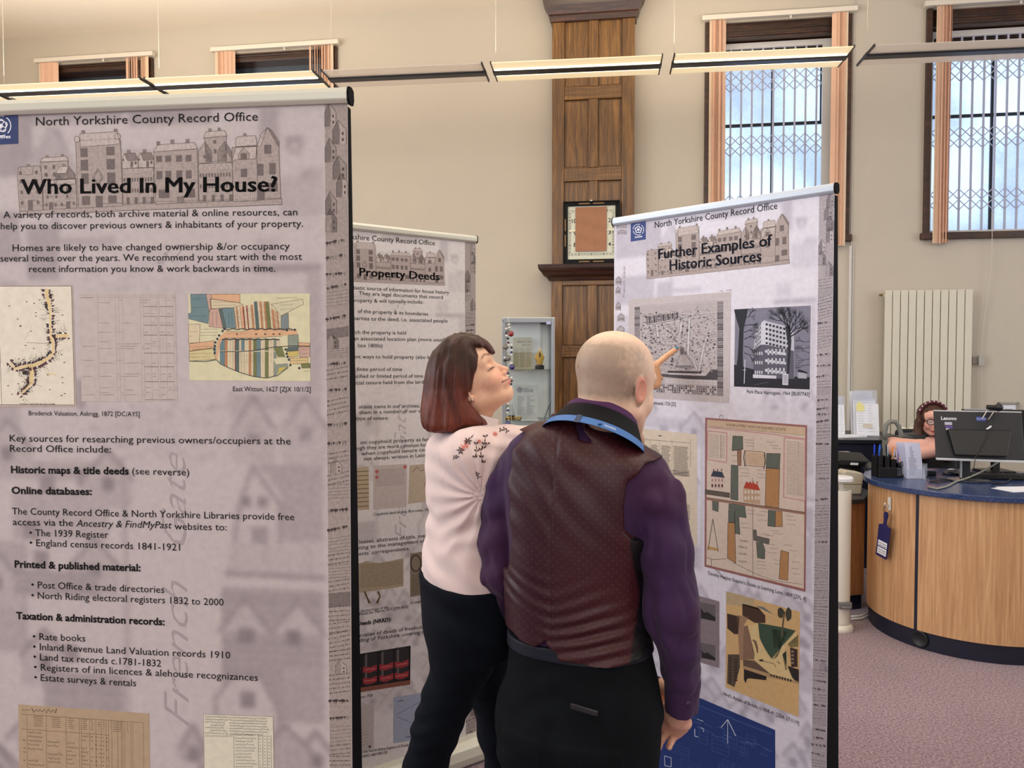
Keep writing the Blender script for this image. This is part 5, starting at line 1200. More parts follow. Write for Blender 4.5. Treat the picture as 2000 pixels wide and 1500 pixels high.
for a in (354, 378, 404, 430, 450):
    for b in (590, 634): m.poly([(a, b), (a + 13, b + 2), (a + 13, b + 26), (a, b + 24)], rgb(206, 196, 188), 8)
m.segs([(122, 800), (86, 1030)], 4, ik, 5); m.segs([(122, 800), (162, 1040)], 4, ik, 5); m.poly([(84, 1000), (164, 1018), (162, 1036), (82, 1022)], rgb(176, 140, 86), 5); m.line([(70, 1080), (120, 1098), (222, 1092)], 3, ik, 5); m.line([(270, 1120), (430, 1200), (560, 1250), (780, 1280)], 3, rgb(110, 96, 90), 5); m.line([(112, 1095), (112, 1145)], 3, ik, 5)
for s_, x_, y_ in (('TOWN', 315, 965), ('FIELD', 312, 1010), ('CALLED', 308, 1058), ('THETS', 308, 1116)): m.text(s_, x_, y_, x_ + 62, y_ + 8, 14, ik, 6)
for (x_, y_) in ((355, 220), (358, 240), (360, 262), (515, 235), (540, 260), (560, 282), (320, 430), (330, 462), (325, 485), (445, 442), (450, 470), (450, 496), (370, 735), (372, 760), (325, 830), (330, 862), (470, 745), (445, 770), (455, 808), (650, 778), (665, 805), (665, 840), (545, 885), (570, 905), (475, 912), (508, 920), (515, 985), (535, 1015), (525, 1045), (640, 990), (680, 1030), (440, 1110), (450, 1135), (445, 1162), (700, 1112), (695, 1160), (705, 1200), (262, 335), (264, 375), (570, 1100), (570, 1128)): m.scrib(x_, y_, x_ + 62 if x_ < 690 else x_ + 55, y_ + 6, 9, 2.4, rgb(96, 84, 80), rnd)
m.build('estate_plan_print', print_m, B3.fab)
m = ZP(B3, 1190, 780, 2.083)
m.poly([(200, 770), (350, 795), (448, 822), (448, 1093), (300, 1050), (200, 1020)], rgb(128, 116, 122), 1)
for (a, b, c_, d) in ((290, 815, 432, 903), (290, 980, 432, 1063)):
    m.poly([(a, b - 8), (c_, b + 30 - 8), (c_, d), (a, d - 30)], rgb(96, 90, 94), 2); m.poly([(a, b + 30), (365, b + 20), (385, b + 52), (400, b + 50), (432, b + 72), (c_, d), (a, d - 30)], rgb(40, 36, 38), 3)
m.build('grey_photo_sheet_print', print_m, B3.fab)
m = ZP(B3, 1400, 1130, 4.054); rnd = random.Random(2)
oc = rgb(198, 164, 116); dk = rgb(40, 34, 32); br = rgb(96, 78, 66); gr = rgb(58, 76, 62)
m.poly([(75, 100), (660, 264), (648, 1096), (70, 860)], oc, 1); m.poly([(75, 100), (300, 160), (290, 240), (75, 200)], rgb(176, 156, 124), 2)
for pts, col in [([(203, 198), (330, 232), (385, 292), (385, 352), (300, 350), (203, 290)], rgb(70, 50, 42)), ([(203, 198), (330, 232), (350, 252), (210, 212)], dk), ([(160, 290), (255, 300), (215, 370), (208, 640), (180, 650)], rgb(150, 120, 96)), ([(215, 380), (245, 370), (300, 600), (295, 640), (206, 640)], rgb(128, 102, 84)), ([(300, 214), (370, 225), (450, 285), (400, 262)], rgb(98, 110, 116)),
                 ([(245, 375), (330, 355), (340, 480), (430, 640), (530, 520), (630, 420), (645, 500), (560, 520), (520, 600), (580, 760), (620, 810), (430, 770), (300, 650)], rgb(206, 182, 134)), ([(325, 350), (520, 385), (625, 412), (560, 490), (520, 530), (480, 620), (440, 642), (380, 560), (340, 470)], gr), ([(440, 400), (560, 420), (500, 560), (450, 540)], rgb(70, 84, 66)),
                 ([(82, 276), (180, 300), (170, 440), (140, 440), (84, 395)], rgb(60, 46, 40)), ([(88, 600), (180, 600), (185, 700), (140, 860), (82, 830)], rgb(84, 70, 60)), ([(208, 640), (300, 650), (425, 755), (210, 690)], br), ([(205, 690), (425, 755), (650, 815), (650, 835), (400, 780), (205, 715)], rgb(170, 140, 104)),
                 ([(215, 715), (395, 775), (392, 805), (260, 790), (240, 795), (230, 830), (215, 800)], dk), ([(580, 545), (640, 560), (640, 700), (590, 700)], rgb(62, 44, 40)), ([(560, 690), (650, 720), (650, 830), (600, 790)], rgb(44, 40, 40)), ([(520, 600), (552, 570), (560, 720), (545, 725)], rgb(34, 52, 40)), ([(560, 520), (645, 440), (645, 540), (585, 545)], rgb(120, 112, 72))]: m.poly(pts, col, 3); m.k += 1
for (a, b, w, h) in ((480, 225, 55, 90), (545, 230, 50, 110)):
    m.poly([(a + w / 2 + w / 2 * math.cos(q) * rnd.uniform(.8, 1.1), b + h / 2 + h / 2 * math.sin(q) * rnd.uniform(.85, 1.1)) for q in np.linspace(0, 6.28, 13)[:-1]], rgb(62, 60, 50), 4)
m.line([(540, 260), (528, 330), (518, 420), (515, 470)], [8, 14, 12, 8], rgb(92, 80, 62), 5)
m.line([(285, 485), (305, 500), (320, 550), (322, 590)], [12, 20, 18, 10], rgb(118, 92, 70), 5); m.poly([(335, 640), (365, 640), (372, 655), (340, 655)], dk, 5); m.line([(370, 655), (450, 672), (470, 700)], 4, dk, 5); m.line([(480, 655), (500, 675)], 5, dk, 5); m.line([(400, 335), (418, 335)], 40, rgb(190, 170, 130), 5)
m.line([(555, 565), (560, 720)], 10, rgb(190, 170, 130), 5); m.line([(530, 530), (610, 440)], 12, rgb(190, 168, 120), 5)
for k in range(8): m.poly([(425 + k * 22, 755 + k * 6), (438 + k * 22, 758 + k * 6), (438 + k * 22, 775 + k * 6), (425 + k * 22, 772 + k * 6)], dk, 6)
for k in range(9): m.rect(100, 620 + k * 24, 112, 634 + k * 24, dk, 6); m.rect(140, 640 + k * 20, 165, 650 + k * 20, dk, 6)
for k in range(4): m.rect(590, 570 + k * 30, 610, 585 + k * 30, rgb(140, 124, 110), 6)
m.build('watercolour_print', print_m, B3.fab)
m = ZP(B3, 1190, 780, 2.083); rnd = random.Random(3); bw = rgb(120, 140, 190)
m.poly([(165, 1128), (675, 1345), (678, 2150), (160, 2100)], rgb(34, 54, 112), 1)
for k in range(46):
    x, y = rnd.uniform(190, 620), rnd.uniform(1230, 2000)
    if y < 1160 + (x - 165) * .42 + 30: continue
    w, h = rnd.uniform(15, 80), rnd.uniform(12, 60); sk = .36
    m.segs([(x, y), (x + w, y + w * sk), (x + w, y + w * sk + h), (x, y + h)], 1.2, rgb(74, 96, 150), 2, True)
    for q in range(3): m.line([(x, y + h * q / 3), (x + w, y + w * sk + h * q / 3)], .9, rgb(74, 96, 150), 2)
Wh = rgb(186, 196, 214)
m.segs([(455, 1335), (482, 1302), (515, 1370)], 3, Wh, 3); m.segs([(482, 1302), (482, 1400)], 2, Wh, 3); m.segs([(357, 1300), (382, 1310)], 2.5, Wh, 3); m.segs([(348, 1340), (348, 1370), (362, 1374)], 3, Wh, 3); m.segs([(372, 1335), (384, 1340), (384, 1352)], 3, Wh, 3)
m.segs([(225, 1450), (252, 1458), (252, 1495), (226, 1490)], 2.5, Wh, 3, True); m.segs([(350, 1240), (660, 1362)], 1.5, rgb(90, 110, 160), 3)
for k in range(18): x = rnd.uniform(330, 640); y = 1200 + (x - 165) * .42 + rnd.uniform(15, 60); m.scrib(x, y, x + 30, y + 11, 3, .9, rgb(110, 130, 180), rnd)
m.build('blueprint_print', print_m, B3.fab)
# == FIGURES: smooth-blended distance fields -> one surface
F32 = np.float32
def smin(a, b, k):
    if k <= 0: return np.minimum(a, b)
    h = np.clip(.5 + .5 * (b - a) / k, 0, 1); return b * (1 - h) + a * h - k * h * (1 - h)
def smax(a, b, k): return -smin(-a, -b, k)
def s_ell(Q, c, r, R=None):
    q = Q - np.array(c, F32)
    if R is not None: q = q @ np.array(R, F32)          # R columns = axes
    r = np.array(r, F32); k0 = np.linalg.norm(q / r, axis=-1); k1 = np.linalg.norm(q / (r * r), axis=-1)
    return k0 * (k0 - 1) / np.maximum(k1, 1e-6)
def s_cone(Q, a, b, ra, rb):
    a = np.array(a, F32); b = np.array(b, F32); ba = b - a; L2 = float((ba ** 2).sum()) or 1e-9
    pa = Q - a; h = np.clip((pa @ ba) / L2, 0, 1); d = pa - h[..., None] * ba
    return np.sqrt((d * d).sum(-1)) - (ra + (rb - ra) * h)
def s_chain(Q, pts, rs, k=.0):
    d = None
    for i in range(len(pts) - 1):
        e = s_cone(Q, pts[i], pts[i + 1], rs[i], rs[i + 1]); d = e if d is None else smin(d, e, k)
    return d
def s_box(Q, c, h, R=None, r=0.):
    q = Q - np.array(c, F32)
    if R is not None: q = q @ np.array(R, F32)
    q = np.abs(q) - (np.array(h, F32) - r); return np.linalg.norm(np.maximum(q, 0), axis=-1) + np.minimum(q.max(-1), 0) - r
def s_loft(Q, table, R=None, p=2.2):
    """table rows: z, cx, cy, rx, ry (world z; offsets in the frame given by columns of R: right, forward)"""
    t = np.array(sorted(table), F32); z = Q[..., 2]
    def ip(c):  # smooth interpolation
        zz = t[:, 0]; v = t[:, c]; i = np.clip(np.searchsorted(zz, z) - 1, 0, len(zz) - 2); u = np.clip((z - zz[i]) / (zz[i + 1] - zz[i]), 0, 1)
        m = np.gradient(v, zz); h = zz[i + 1] - zz[i]; u2 = u * u; u3 = u2 * u
        return (2 * u3 - 3 * u2 + 1) * v[i] + (u3 - 2 * u2 + u) * h * m[i] + (-2 * u3 + 3 * u2) * v[i + 1] + (u3 - u2) * h * m[i + 1]
    cx, cy, rx, ry = ip(1), ip(2), np.maximum(ip(3), .01), np.maximum(ip(4), .01)
    x, y = Q[..., 0], Q[..., 1]
    if R is not None: x, y = x * R[0][0] + y * R[0][1], x * R[1][0] + y * R[1][1]
    qx, qy = np.abs(x - cx) / rx, np.abs(y - cy) / ry
    n = (qx ** p + qy ** p) ** (1 / p); d = (n - 1) * np.minimum(rx, ry)
    ez = np.maximum(t[0, 0] - z, z - t[-1, 0]); return smax(d, ez, .01)
def poly2d(X, Z, pts):
    """signed distance to a 2D polygon (negative inside)"""
    n = len(pts); d = np.full(X.shape, 1e9, F32); s = np.zeros(X.shape, bool)
    for i in range(n):
        x0, y0 = pts[i]; x1, y1 = pts[(i + 1) % n]; ex, ey = x1 - x0, y1 - y0
        t = np.clip(((X - x0) * ex + (Z - y0) * ey) / (ex * ex + ey * ey + 1e-12), 0, 1)
        d = np.minimum(d, (X - x0 - t * ex) ** 2 + (Z - y0 - t * ey) ** 2)
        c = ((y0 > Z) != (y1 > Z)) & (X < ex * (Z - y0) / (ey if abs(ey) > 1e-12 else 1e-12) + x0); s ^= c
    d = np.sqrt(d); return np.where(s, -d, d)
def smooth_poly(pts, n=3):
    pts = [np.array(p, float) for p in pts]; out = []
    N = len(pts)
    for i in range(N):
        p0, p1, p2, p3 = pts[i - 1], pts[i], pts[(i + 1) % N], pts[(i + 2) % N]
        for k in range(n):
            t = k / n; out.append(tuple(.5 * ((2 * p1) + (-p0 + p2) * t + (2 * p0 - 5 * p1 + 4 * p2 - p3) * t * t + (-p0 + 3 * p1 - 3 * p2 + p3) * t ** 3)))
    return out
_rs = np.random.RandomState(12); _perm = _rs.rand(64, 64, 64).astype(F32)
def vnoise(Q, f, seed=0):
    q = Q * np.array(f, F32) + seed * 17.3; i = np.floor(q).astype(np.int64); u = (q - i).astype(F32); u = u * u * (3 - 2 * u); i &= 63; j = (i + 1) & 63
    g = lambda a, b, c: _perm[a, b, c]
    x0, y0, z0 = i[..., 0], i[..., 1], i[..., 2]; x1, y1, z1 = j[..., 0], j[..., 1], j[..., 2]; a, b, c = u[..., 0], u[..., 1], u[..., 2]
    r = ((g(x0, y0, z0) * (1 - a) + g(x1, y0, z0) * a) * (1 - b) + (g(x0, y1, z0) * (1 - a) + g(x1, y1, z0) * a) * b) * (1 - c) + ((g(x0, y0, z1) * (1 - a) + g(x1, y0, z1) * a) * (1 - b) + (g(x0, y1, z1) * (1 - a) + g(x1, y1, z1) * a) * b) * c
    return r * 2 - 1
def extract(fn, lo, hi, h):
    """sparse evaluation, then surface nets. returns verts, quads"""
    lo = np.array(lo, float); n = np.ceil((np.array(hi) - lo) / h).astype(int) + 1
    B = 8; nb = np.ceil(n / B).astype(int); N = nb * B
    D = np.full(N, 1.0, F32)
    bc = np.stack(np.meshgrid(*[np.arange(k) for k in nb], indexing='ij'), -1).reshape(-1, 3)
    cen = (lo + (bc * B + (B - 1) / 2) * h).astype(F32); dc = fn(cen)
    near = np.abs(dc) < h * B * 1.05 + .012
    for k, (i, j, l) in enumerate(bc):
        if not near[k] and dc[k] < 0: D[i * B:(i + 1) * B, j * B:(j + 1) * B, l * B:(l + 1) * B] = -1
    off = np.stack(np.meshgrid(*[np.arange(B)] * 3, indexing='ij'), -1).reshape(-1, 3)
    bn = bc[near]
    for s in range(0, len(bn), 600):
        b = bn[s:s + 600]; idx = (b[:, None] * B + off[None]); Q = (lo + idx * h).astype(F32).reshape(-1, 3)
        d = fn(Q); I = idx.reshape(-1, 3); D[I[:, 0], I[:, 1], I[:, 2]] = d
    S = D < 0
    c8 = np.zeros(tuple(np.array(D.shape) - 1), np.int16)
    for a in (0, 1):
        for b in (0, 1):
            for c in (0, 1): c8 += S[a:S.shape[0] - 1 + a, b:S.shape[1] - 1 + b, c:S.shape[2] - 1 + c]
    act = np.argwhere((c8 > 0) & (c8 < 8))
    vid = np.full(c8.shape, -1, np.int64); vid[act[:, 0], act[:, 1], act[:, 2]] = np.arange(len(act))
    acc = np.zeros((len(act), 3)); cnt = np.zeros(len(act))
    co = [(a, b, c) for a in (0, 1) for b in (0, 1) for c in (0, 1)]
    for p in range(8):
        for q in range(p + 1, 8):
            A, Bq = np.array(co[p]), np.array(co[q])
            if np.abs(A - Bq).sum() != 1: continue
            da = D[act[:, 0] + A[0], act[:, 1] + A[1], act[:, 2] + A[2]]; db = D[act[:, 0] + Bq[0], act[:, 1] + Bq[1], act[:, 2] + Bq[2]]
            m = (da < 0) != (db < 0); t = np.where(m, da / np.where(m, da - db, 1), 0)
            acc += np.where(m[:, None], A + (Bq - A) * t[:, None], 0); cnt += m
    V = lo + (act + acc / np.maximum(cnt, 1)[:, None]) * h
    Fq = []
    for ax in range(3):
        o = [0, 0, 0]; o[ax] = 1
        a = S[:S.shape[0] - o[0], :S.shape[1] - o[1], :S.shape[2] - o[2]]; b = S[o[0]:, o[1]:, o[2]:]
        e = np.argwhere(a != b); u, v = [(1, 2), (2, 0), (0, 1)][ax]
        ok = (e[:, u] > 0) & (e[:, v] > 0) & (e < np.array(vid.shape)).all(1); e = e[ok]
        def g(du, dv):
            w = e.copy(); w[:, u] -= du; w[:, v] -= dv; return vid[w[:, 0], w[:, 1], w[:, 2]]
        q = np.stack([g(1, 1), g(0, 1), g(0, 0), g(1, 0)], -1)
        fl = ~S[e[:, 0], e[:, 1], e[:, 2]]; q[fl] = q[fl][:, ::-1]; Fq.append(q)
    Fq = np.concatenate(Fq); Fq = Fq[(Fq >= 0).all(1)]
    return V, Fq
def relax(V, Fq, it=2, lam=.5):
    E = np.concatenate([Fq[:, [0, 1]], Fq[:, [1, 2]], Fq[:, [2, 3]], Fq[:, [3, 0]]])
    for _ in range(it):
        s = np.zeros_like(V); c = np.zeros(len(V));
        for k in range(3): s[:, k] = np.bincount(E[:, 0], V[E[:, 1], k], len(V)) + np.bincount(E[:, 1], V[E[:, 0], k], len(V))
        c = np.bincount(E[:, 0], minlength=len(V)) + np.bincount(E[:, 1], minlength=len(V))
        V = V + lam * (s / np.maximum(c, 1)[:, None] - V)
    return V
def figmesh(name, pieces, material, parent, colfn=None, label=None):
    """pieces: list of (fn, lo, hi, h, relax_iterations)"""
    Vs, Fs, n = [], [], 0
    for fn, lo, hi, h, it in pieces:
        V, Fq = extract(fn, lo, hi, h); V = relax(V, Fq, it) if it else V
        Vs.append(V); Fs.append(Fq + n); n += len(V)
    V = np.concatenate(Vs); Fq = np.concatenate(Fs)
    me = bpy.data.meshes.new(name); M = np.array(ROOTM[parent.name].inverted()); L = V @ M[:3, :3].T + M[:3, 3]
    me.vertices.add(len(V)); me.vertices.foreach_set('co', L.astype(F32).ravel())
    me.loops.add(Fq.size); me.polygons.add(len(Fq)); me.loops.foreach_set('vertex_index', Fq.ravel())
    me.polygons.foreach_set('loop_start', np.arange(0, Fq.size, 4)); me.polygons.foreach_set('loop_total', np.full(len(Fq), 4)); me.polygons.foreach_set('use_smooth', np.ones(len(Fq), bool))
    me.update(calc_edges=True)
    if colfn is not None:
        c = np.ones((len(V), 4), F32); c[:, :3] = colfn(V.astype(F32)); ca = me.color_attributes.new('Col', 'FLOAT_COLOR', 'POINT'); ca.data.foreach_set('color', c.ravel())
    me.materials.append(material); o = bpy.data.objects.new(name, me); C.objects.link(o); o.parent = parent; ROOTM[o.name] = ROOTM[parent.name]
    if label: o['label'] = label
    return o
def frame(yaw, pitch=0., roll=0.):
    """columns: forward, left, up. yaw from +Y toward +X; pitch up; roll to the right"""
    f = np.array([math.sin(yaw), math.cos(yaw), 0.]); l = np.array([-math.cos(yaw), math.sin(yaw), 0.]); u = np.array([0, 0, 1.])
    f2 = f * math.cos(pitch) + u * math.sin(pitch); u2 = u * math.cos(pitch) - f * math.sin(pitch)
    l3 = l * math.cos(roll) + u2 * math.sin(roll); u3 = u2 * math.cos(roll) - l * math.sin(roll)
    return np.stack([f2, l3, u3], 1)
def mixc(a, b, t): return a * (1 - t[:, None]) + np.array(b, F32)[None] * t[:, None]
def sst(x, a, b): t = np.clip((x - a) / (b - a), 0, 1); return t * t * (3 - 2 * t)
L3 = lambda r, g, b: np.array(rgb(r, g, b)[:3], F32)
def fwarp(q):
    q = q.copy(); z = q[..., 2].copy(); q[..., 2] = np.where(z < .0, z * 1.19, z); q[..., 0] += .16 * np.clip(-z - .038, 0, .1) + .2 * np.clip(q[..., 0] - .09, 0, 1)
    return q
def head_sdf(Q, c, R, s=1.0, female=True):
    """head distance in its own frame: x forward, y left, z up; origin between the ears"""
    q = (Q - np.array(c, F32)) @ R.astype(F32) / s
    if female: q = fwarp(q)
    E = lambda cc, rr, RR=None: s_ell(q, cc, rr, RR)
    ym = np.abs(q[..., 1]); m = np.stack([q[..., 0], ym, q[..., 2]], -1)
    Em = lambda cc, rr: s_ell(m, cc, rr); Cm = lambda a, b, ra, rb: s_cone(m, a, b, ra, rb); Cq = lambda a, b, ra, rb: s_cone(q, a, b, ra, rb)
    d = E((-.018, 0, .045), (.094, .076, .080)); d = smin(d, E((.012, 0, .035), (.076, .068, .078)), .03)
    jw = .052 if female else .057
    face = E((.034, 0, -.025), (.056, jw, .078)); d = smin(d, face, .025)
    d = smin(d, Cm((.0, jw - .006, -.052), (.066, .014, -.096), .018 if female else .022, .018), .025)
    d = smin(d, E((.070 if female else .076, 0, -.088 if female else -.092), (.019, .019, .016)), .014)
    d = smin(d, Em((.058, .036, -.030), (.024, .022, .026)), .018)      # cheeks
    d = smin(d, Cm((.084, 0., .030), (.070, .045, .030), .008, .010), .014)   # brow
    if female: d = smin(d, E((.050, 0, .052), (.052, .060, .038)), .02)
    d = smax(d, -Em((.094, .033, .010), (.020, .018, .013)), .014)      # sockets
    d = smin(d, Em((.072, .032, .009), (.0145, .0165, .0125)), .005)    # lids
    d = smin(d, Cq((.083, 0, .018), (.104, 0, -.022), .007, .0095), .010)   # nose bridge
    d = smin(d, Cq((.102, 0, -.024), (.106, 0, -.027), .0095, .0095), .006)
    d = smin(d, Em((.094, .0125, -.032), (.011, .0075, .008)), .006)
    d = smax(d, -Em((.099, .0062, -.0385), (.0052, .0032, .004)), .002)
    d = smin(d, E((.080, 0, -.058), (.019, .026, .020)), .014)          # muzzle
    d = smin(d, s_cone(m, (.0925, 0, -.0540), (.077, .027, -.0565 if not female else -.0500), .0042, .003), .005)   # upper lip
    d = smin(d, s_cone(m, (.0910, 0, -.0645), (.076, .026, -.0600 if not female else -.0525), .0050, .003), .005)   # lower lip
    d = smax(d, -s_cone(m, (.0975, 0, -.0600), (.079 if not female else .076, .030 if not female else .034, -.0570 if not female else -.0502), .0032 if female else .002, .0018), .002)
    d = smax(d, -E((.098, 0, -.077), (.010, .018, .006)), .008)
    er = E((-.008, 0, 0), (1, 1, 1)) * 0 + 1
    for sg in (1, -1):
        a = .35 * sg
        Re = np.array([[math.cos(a), -math.sin(a), 0], [math.sin(a), math.cos(a), 0], [0, 0, 1]]); ec = (-.014, sg * .080, -.002)
        e = s_ell(q, ec, (.0155, .0055, .029), Re); e = smin(e, s_ell(q, (-.008, sg * .075, -.026), (.009, .006, .010)), .006)
        rim = s_ell(q, (-.013, sg * .0845, -.001), (.0105, .0052, .0205), Re); e = smax(e, -rim, .003)
        e = smin(e, s_ell(q, (-.003, sg * .076, -.004), (.005, .006, .008)), .004)
        er = np.minimum(er, e)
    d = smin(d, er, .006)
    return d * s, q
def hand_chains(w, dirF, dirP, L=.18, curl=(0, 0, 0, 0), thumb=.6, splay=.05, side=1, kn=1.0):
    """finger chains for a hand at wrist w; dirF along the metacarpals, dirP = palm normal; curl in radians per joint"""
    f = np.array(dirF, float); f /= np.linalg.norm(f); p = np.array(dirP, float); p -= f * p.dot(f); p /= np.linalg.norm(p); s_ = np.cross(f, p) * side   # s_: toward the thumb
    w = np.array(w, float); out = []
    lens = [.44, .48, .45, .36];
    for i in range(4):
        lat = (1.5 - i) * .0205 * (L / .18); base = w + f * (L * (.50 - .012 * abs(i - 1) - (.02 if i == 3 else 0))) + s_ * lat
        d = f * math.cos(splay * (1.5 - i)) + s_ * math.sin(splay * (1.5 - i)); pts = [base]; a = 0
        c = curl[i] if not isinstance(curl[i], (tuple, list)) else None
        for k, fr in enumerate((.46, .30, .24)):
            a += (curl[i][k] if c is None else c)
            dd = d * math.cos(a) + p * math.sin(a); pts.append(pts[-1] + dd * lens[i] * L * fr)
        r = .0092 - (.0012 if i == 3 else 0); out.append((pts, [r, r * .93, r * .85, r * .76]))
    tb = w + f * L * .16 + s_ * .024; t1 = tb + (f * .6 + s_ * .75 * (1 - thumb * .5) + p * .35 * thumb) * L * .20; t2 = t1 + (f * .8 + s_ * (.3 - thumb * .5) + p * .5 * thumb) * L * .17; t3 = t2 + (f * .85 + s_ * (.1 - thumb * .6) + p * .5 * thumb) * L * .14
    out.append(([tb, t1, t2, t3], [.0145, .0115, .0098, .0085])); return out, w, f, p, s_
def hand_sdf(Q, H, L=.18):
    ch, w, f, p, s_ = H
    R = np.stack([f, s_, p], 1).astype(F32)
    d = s_box(Q, w + f * L * .29 - p * .001, (L * .235, .039, .0135), R, .013)
    d = smin(d, s_cone(Q, w - f * .010, w + f * L * .14, .024, .024), .02)
    fd = None
    for i, (pts, rs) in enumerate(ch):
        c = s_chain(Q, pts, rs, .003); fd = c if fd is None else np.minimum(fd, c)
        if i < 4: d = smin(d, s_cone(Q, pts[0] - f * .03, pts[0], .010, .0105), .010)
    return smin(d, fd, .0045)
skin_m = vcol_mat('skin', rough=.5, spec=.35, bump=.12, bscale=420, detail_mix=.05, dscale=90)
skin_m.node_tree.nodes['Principled BSDF'].inputs['Subsurface Weight'].default_value = .06
skin_m.node_tree.nodes['Principled BSDF'].inputs['Subsurface Radius'].default_value = (.02, .008, .004)
# -- THE MAN
YM = 1.72
def man():
    px = lambda x, y, Y=YM: np.array(P(x, y, Y))
    yaw = math.radians(24); Rt = frame(yaw); fw, lf, up = Rt[:, 0], Rt[:, 1], Rt[:, 2]; rt = -lf
    root = thing('person', 'bald man from behind in dark red patterned waistcoat and purple shirt', 'person', (px(1150, 1500)[0], YM, 0), 0)
    hy = math.radians(46); hc = px(1203, 757, 1.735) ; Rh = frame(hy, math.radians(-6), math.radians(2)); HS = 1.0
    sh_l = px(1000, 905, 1.80); sh_r = px(1268, 925, 1.66)
    torso0 = px(1140, 1000, 1.72)
    rows = lambda L: [(px(0, y)[2], ) + tuple(r) for y, *r in L]
    a2 = np.array([[rt[0], rt[1]], [fw[0], fw[1]]])
    def fr(x, y, Y): # frame coords (right, fwd) of a pixel at depth
        p = px(x, y, Y); return p[0] * rt[0] + p[1] * rt[1], p[0] * fw[0] + p[1] * fw[1]
    Cf = fr(1135, 1100, 1.72)
    def tab(L):
        out = []
        for y, cx, dy, hw, hd in L:
            c = fr(cx, y, 1.72); out.append((px(cx, y)[2], c[0], Cf[1] + (c[1] - Cf[1]) * 0 + dy, hw / 872.0, hd))
        return out
    # -- skin: head, neck, hands and the body under the clothes: one figure
    elbR = px(1322, 1165, 1.66); wrR = px(1316, 1352, 1.60); shR = px(1282, 925, 1.66)
    shL = px(990, 915, 1.80); elL = px(958, 1120, 1.78); wrL = px(1286, 1352, 1.77)
    handR = hand_chains(px(1328, 1392, 1.695), np.array([-.22, .62, -.62]), np.array([-.50, -.85, -.3]), .16, ((.75, .95, .5), (.8, 1.0, .5), (.85, 1.05, .5), (.9, 1.05, .6)), .8, .04, side=1)
    handL = hand_chains(wrL + np.array([.01, .01, 0]), np.array([-.45, .5, -.7]), np.array([-.2, -.8, -.2]), .165, (.3, .35, .35, .4), .6, .04, side=-1)
    nk0 = px(1172, 850, 1.745); nk1 = px(1195, 780, 1.735)
    def body(Q):
        d, q = head_sdf(Q, hc, Rh, HS, False)
        d = smin(d, s_cone(Q, nk0, nk1, .066, .060), .03)
        d = smin(d, s_cone(q, (-.060, 0, -.02), (-.050, 0, -.085), .042, .045), .03)
        d = smin(d, s_ell(q, (.088, 0, -.120), (.024, .024, .028)), .006)
        return d
    RTF = np.stack([rt, fw, up], 1).astype(F32); OT = px(1130, 1100, 1.72).astype(F32)
    def T(Q, o=0.):
        return s_loft(Q, TT, a2, 2.25) - o
    TT = tab([(818, 1136, .0, 48, .050), (826, 1126, .0, 66, .058), (840, 1117, .0, 92, .073), (854, 1113, .0, 110, .083), (870, 1116, .0, 130, .092), (893, 1132, 0, 152, .100), (912, 1134, 0, 158, .103), (960, 1128, 0, 152, .112), (1050, 1122, 0, 134, .116), (1130, 1119, 0, 128, .114), (1200, 1124, 0, 130, .113), (1260, 1132, 0, 136, .118), (1320, 1136, 0, 142, .122), (1380, 1132, 0, 146, .124)])
    pn = fw; p0 = px(1130, 1100, 1.72) - fw * .12
    def bk(x, y):   # pixel -> (right, z) on the plane of his back
        d = np.array(rayd(x, y)); E = np.array([0, 0, EYE]); t = (p0 - E).dot(pn) / d.dot(pn); q = E + d * t - OT; return float(q @ rt), float(q[2])
    up_r = [px(x, y, Y) for x, y, Y in ((1262, 925, 1.68), (1281, 975, 1.66), (1299, 1070, 1.65), (1314, 1188, 1.65), (1326, 1260, 1.66), (1332, 1317, 1.68), (1332, 1364, 1.69))]
    rr_ = [.055, .058, .0595, .062, .052, .042, .033]
    up_l = [px(x, y, Y) for x, y, Y in ((1012, 915, 1.79), (990, 965, 1.80), (976, 1060, 1.80), (980, 1120, 1.80), (1002, 1185, 1.84), (1040, 1230, 1.90), (1150, 1300, 1.93), (1284, 1345, 1.79))]
    rl_ = [.055, .055, .050, .047, .040, .034, .034, .03]
    def torso(Q):
        d = T(Q, -.028)
        d = smin(d, s_cone(Q, nk0 - np.array([0, 0, .1]), nk0, .06, .06), .03)
        d = smin(d, s_chain(Q, up_l, [r * .6 for r in rl_], .02), .02); d = smin(d, s_chain(Q, up_r, [r * .6 for r in rr_[:-1]] + [.024], .02), .02)
        for sx in (-1, 1):
            hp = px(1128 + sx * 72, 1395, 1.71 - sx * .04); kn = np.array([hp[0] + sx * .01, hp[1] + .02, .50]); an = np.array([hp[0] + sx * .01, hp[1], .09])
            d = smin(d, s_chain(Q, [hp, kn, an], [.062, .048, .038], .03), .04); d = smin(d, s_cone(Q, an, an + np.array([.03, .15, -.03]), .038, .03), .02)
        return d
    def skincol(V):
        q = (V - hc.astype(F32)) @ Rh.astype(F32); c = np.tile(L3(232, 196, 172), (len(V), 1))
        n = vnoise(V, (60, 60, 60), 1) * .5 + vnoise(V, (140, 140, 140), 2) * .5
        stub = sst(-q[:, 0], -.04, .03) * sst(q[:, 2], -.045, -.01) * (1 - sst(q[:, 2], .075, .115)) * .95 * (1 - sst(np.abs(q[:, 1]), .05, .075) * .35)
        stub = np.clip(stub * (1 + .35 * n), 0, .8); c = mixc(c, L3(142, 126, 112), stub)
        ear = sst(np.abs(q[:, 1]), .074, .080) * sst(.034 - np.abs(q[:, 2] + .002), 0, .008) * sst(.03 - np.abs(q[:, 0] + .012), 0, .01); c = mixc(c, L3(206, 132, 114), ear * .75)
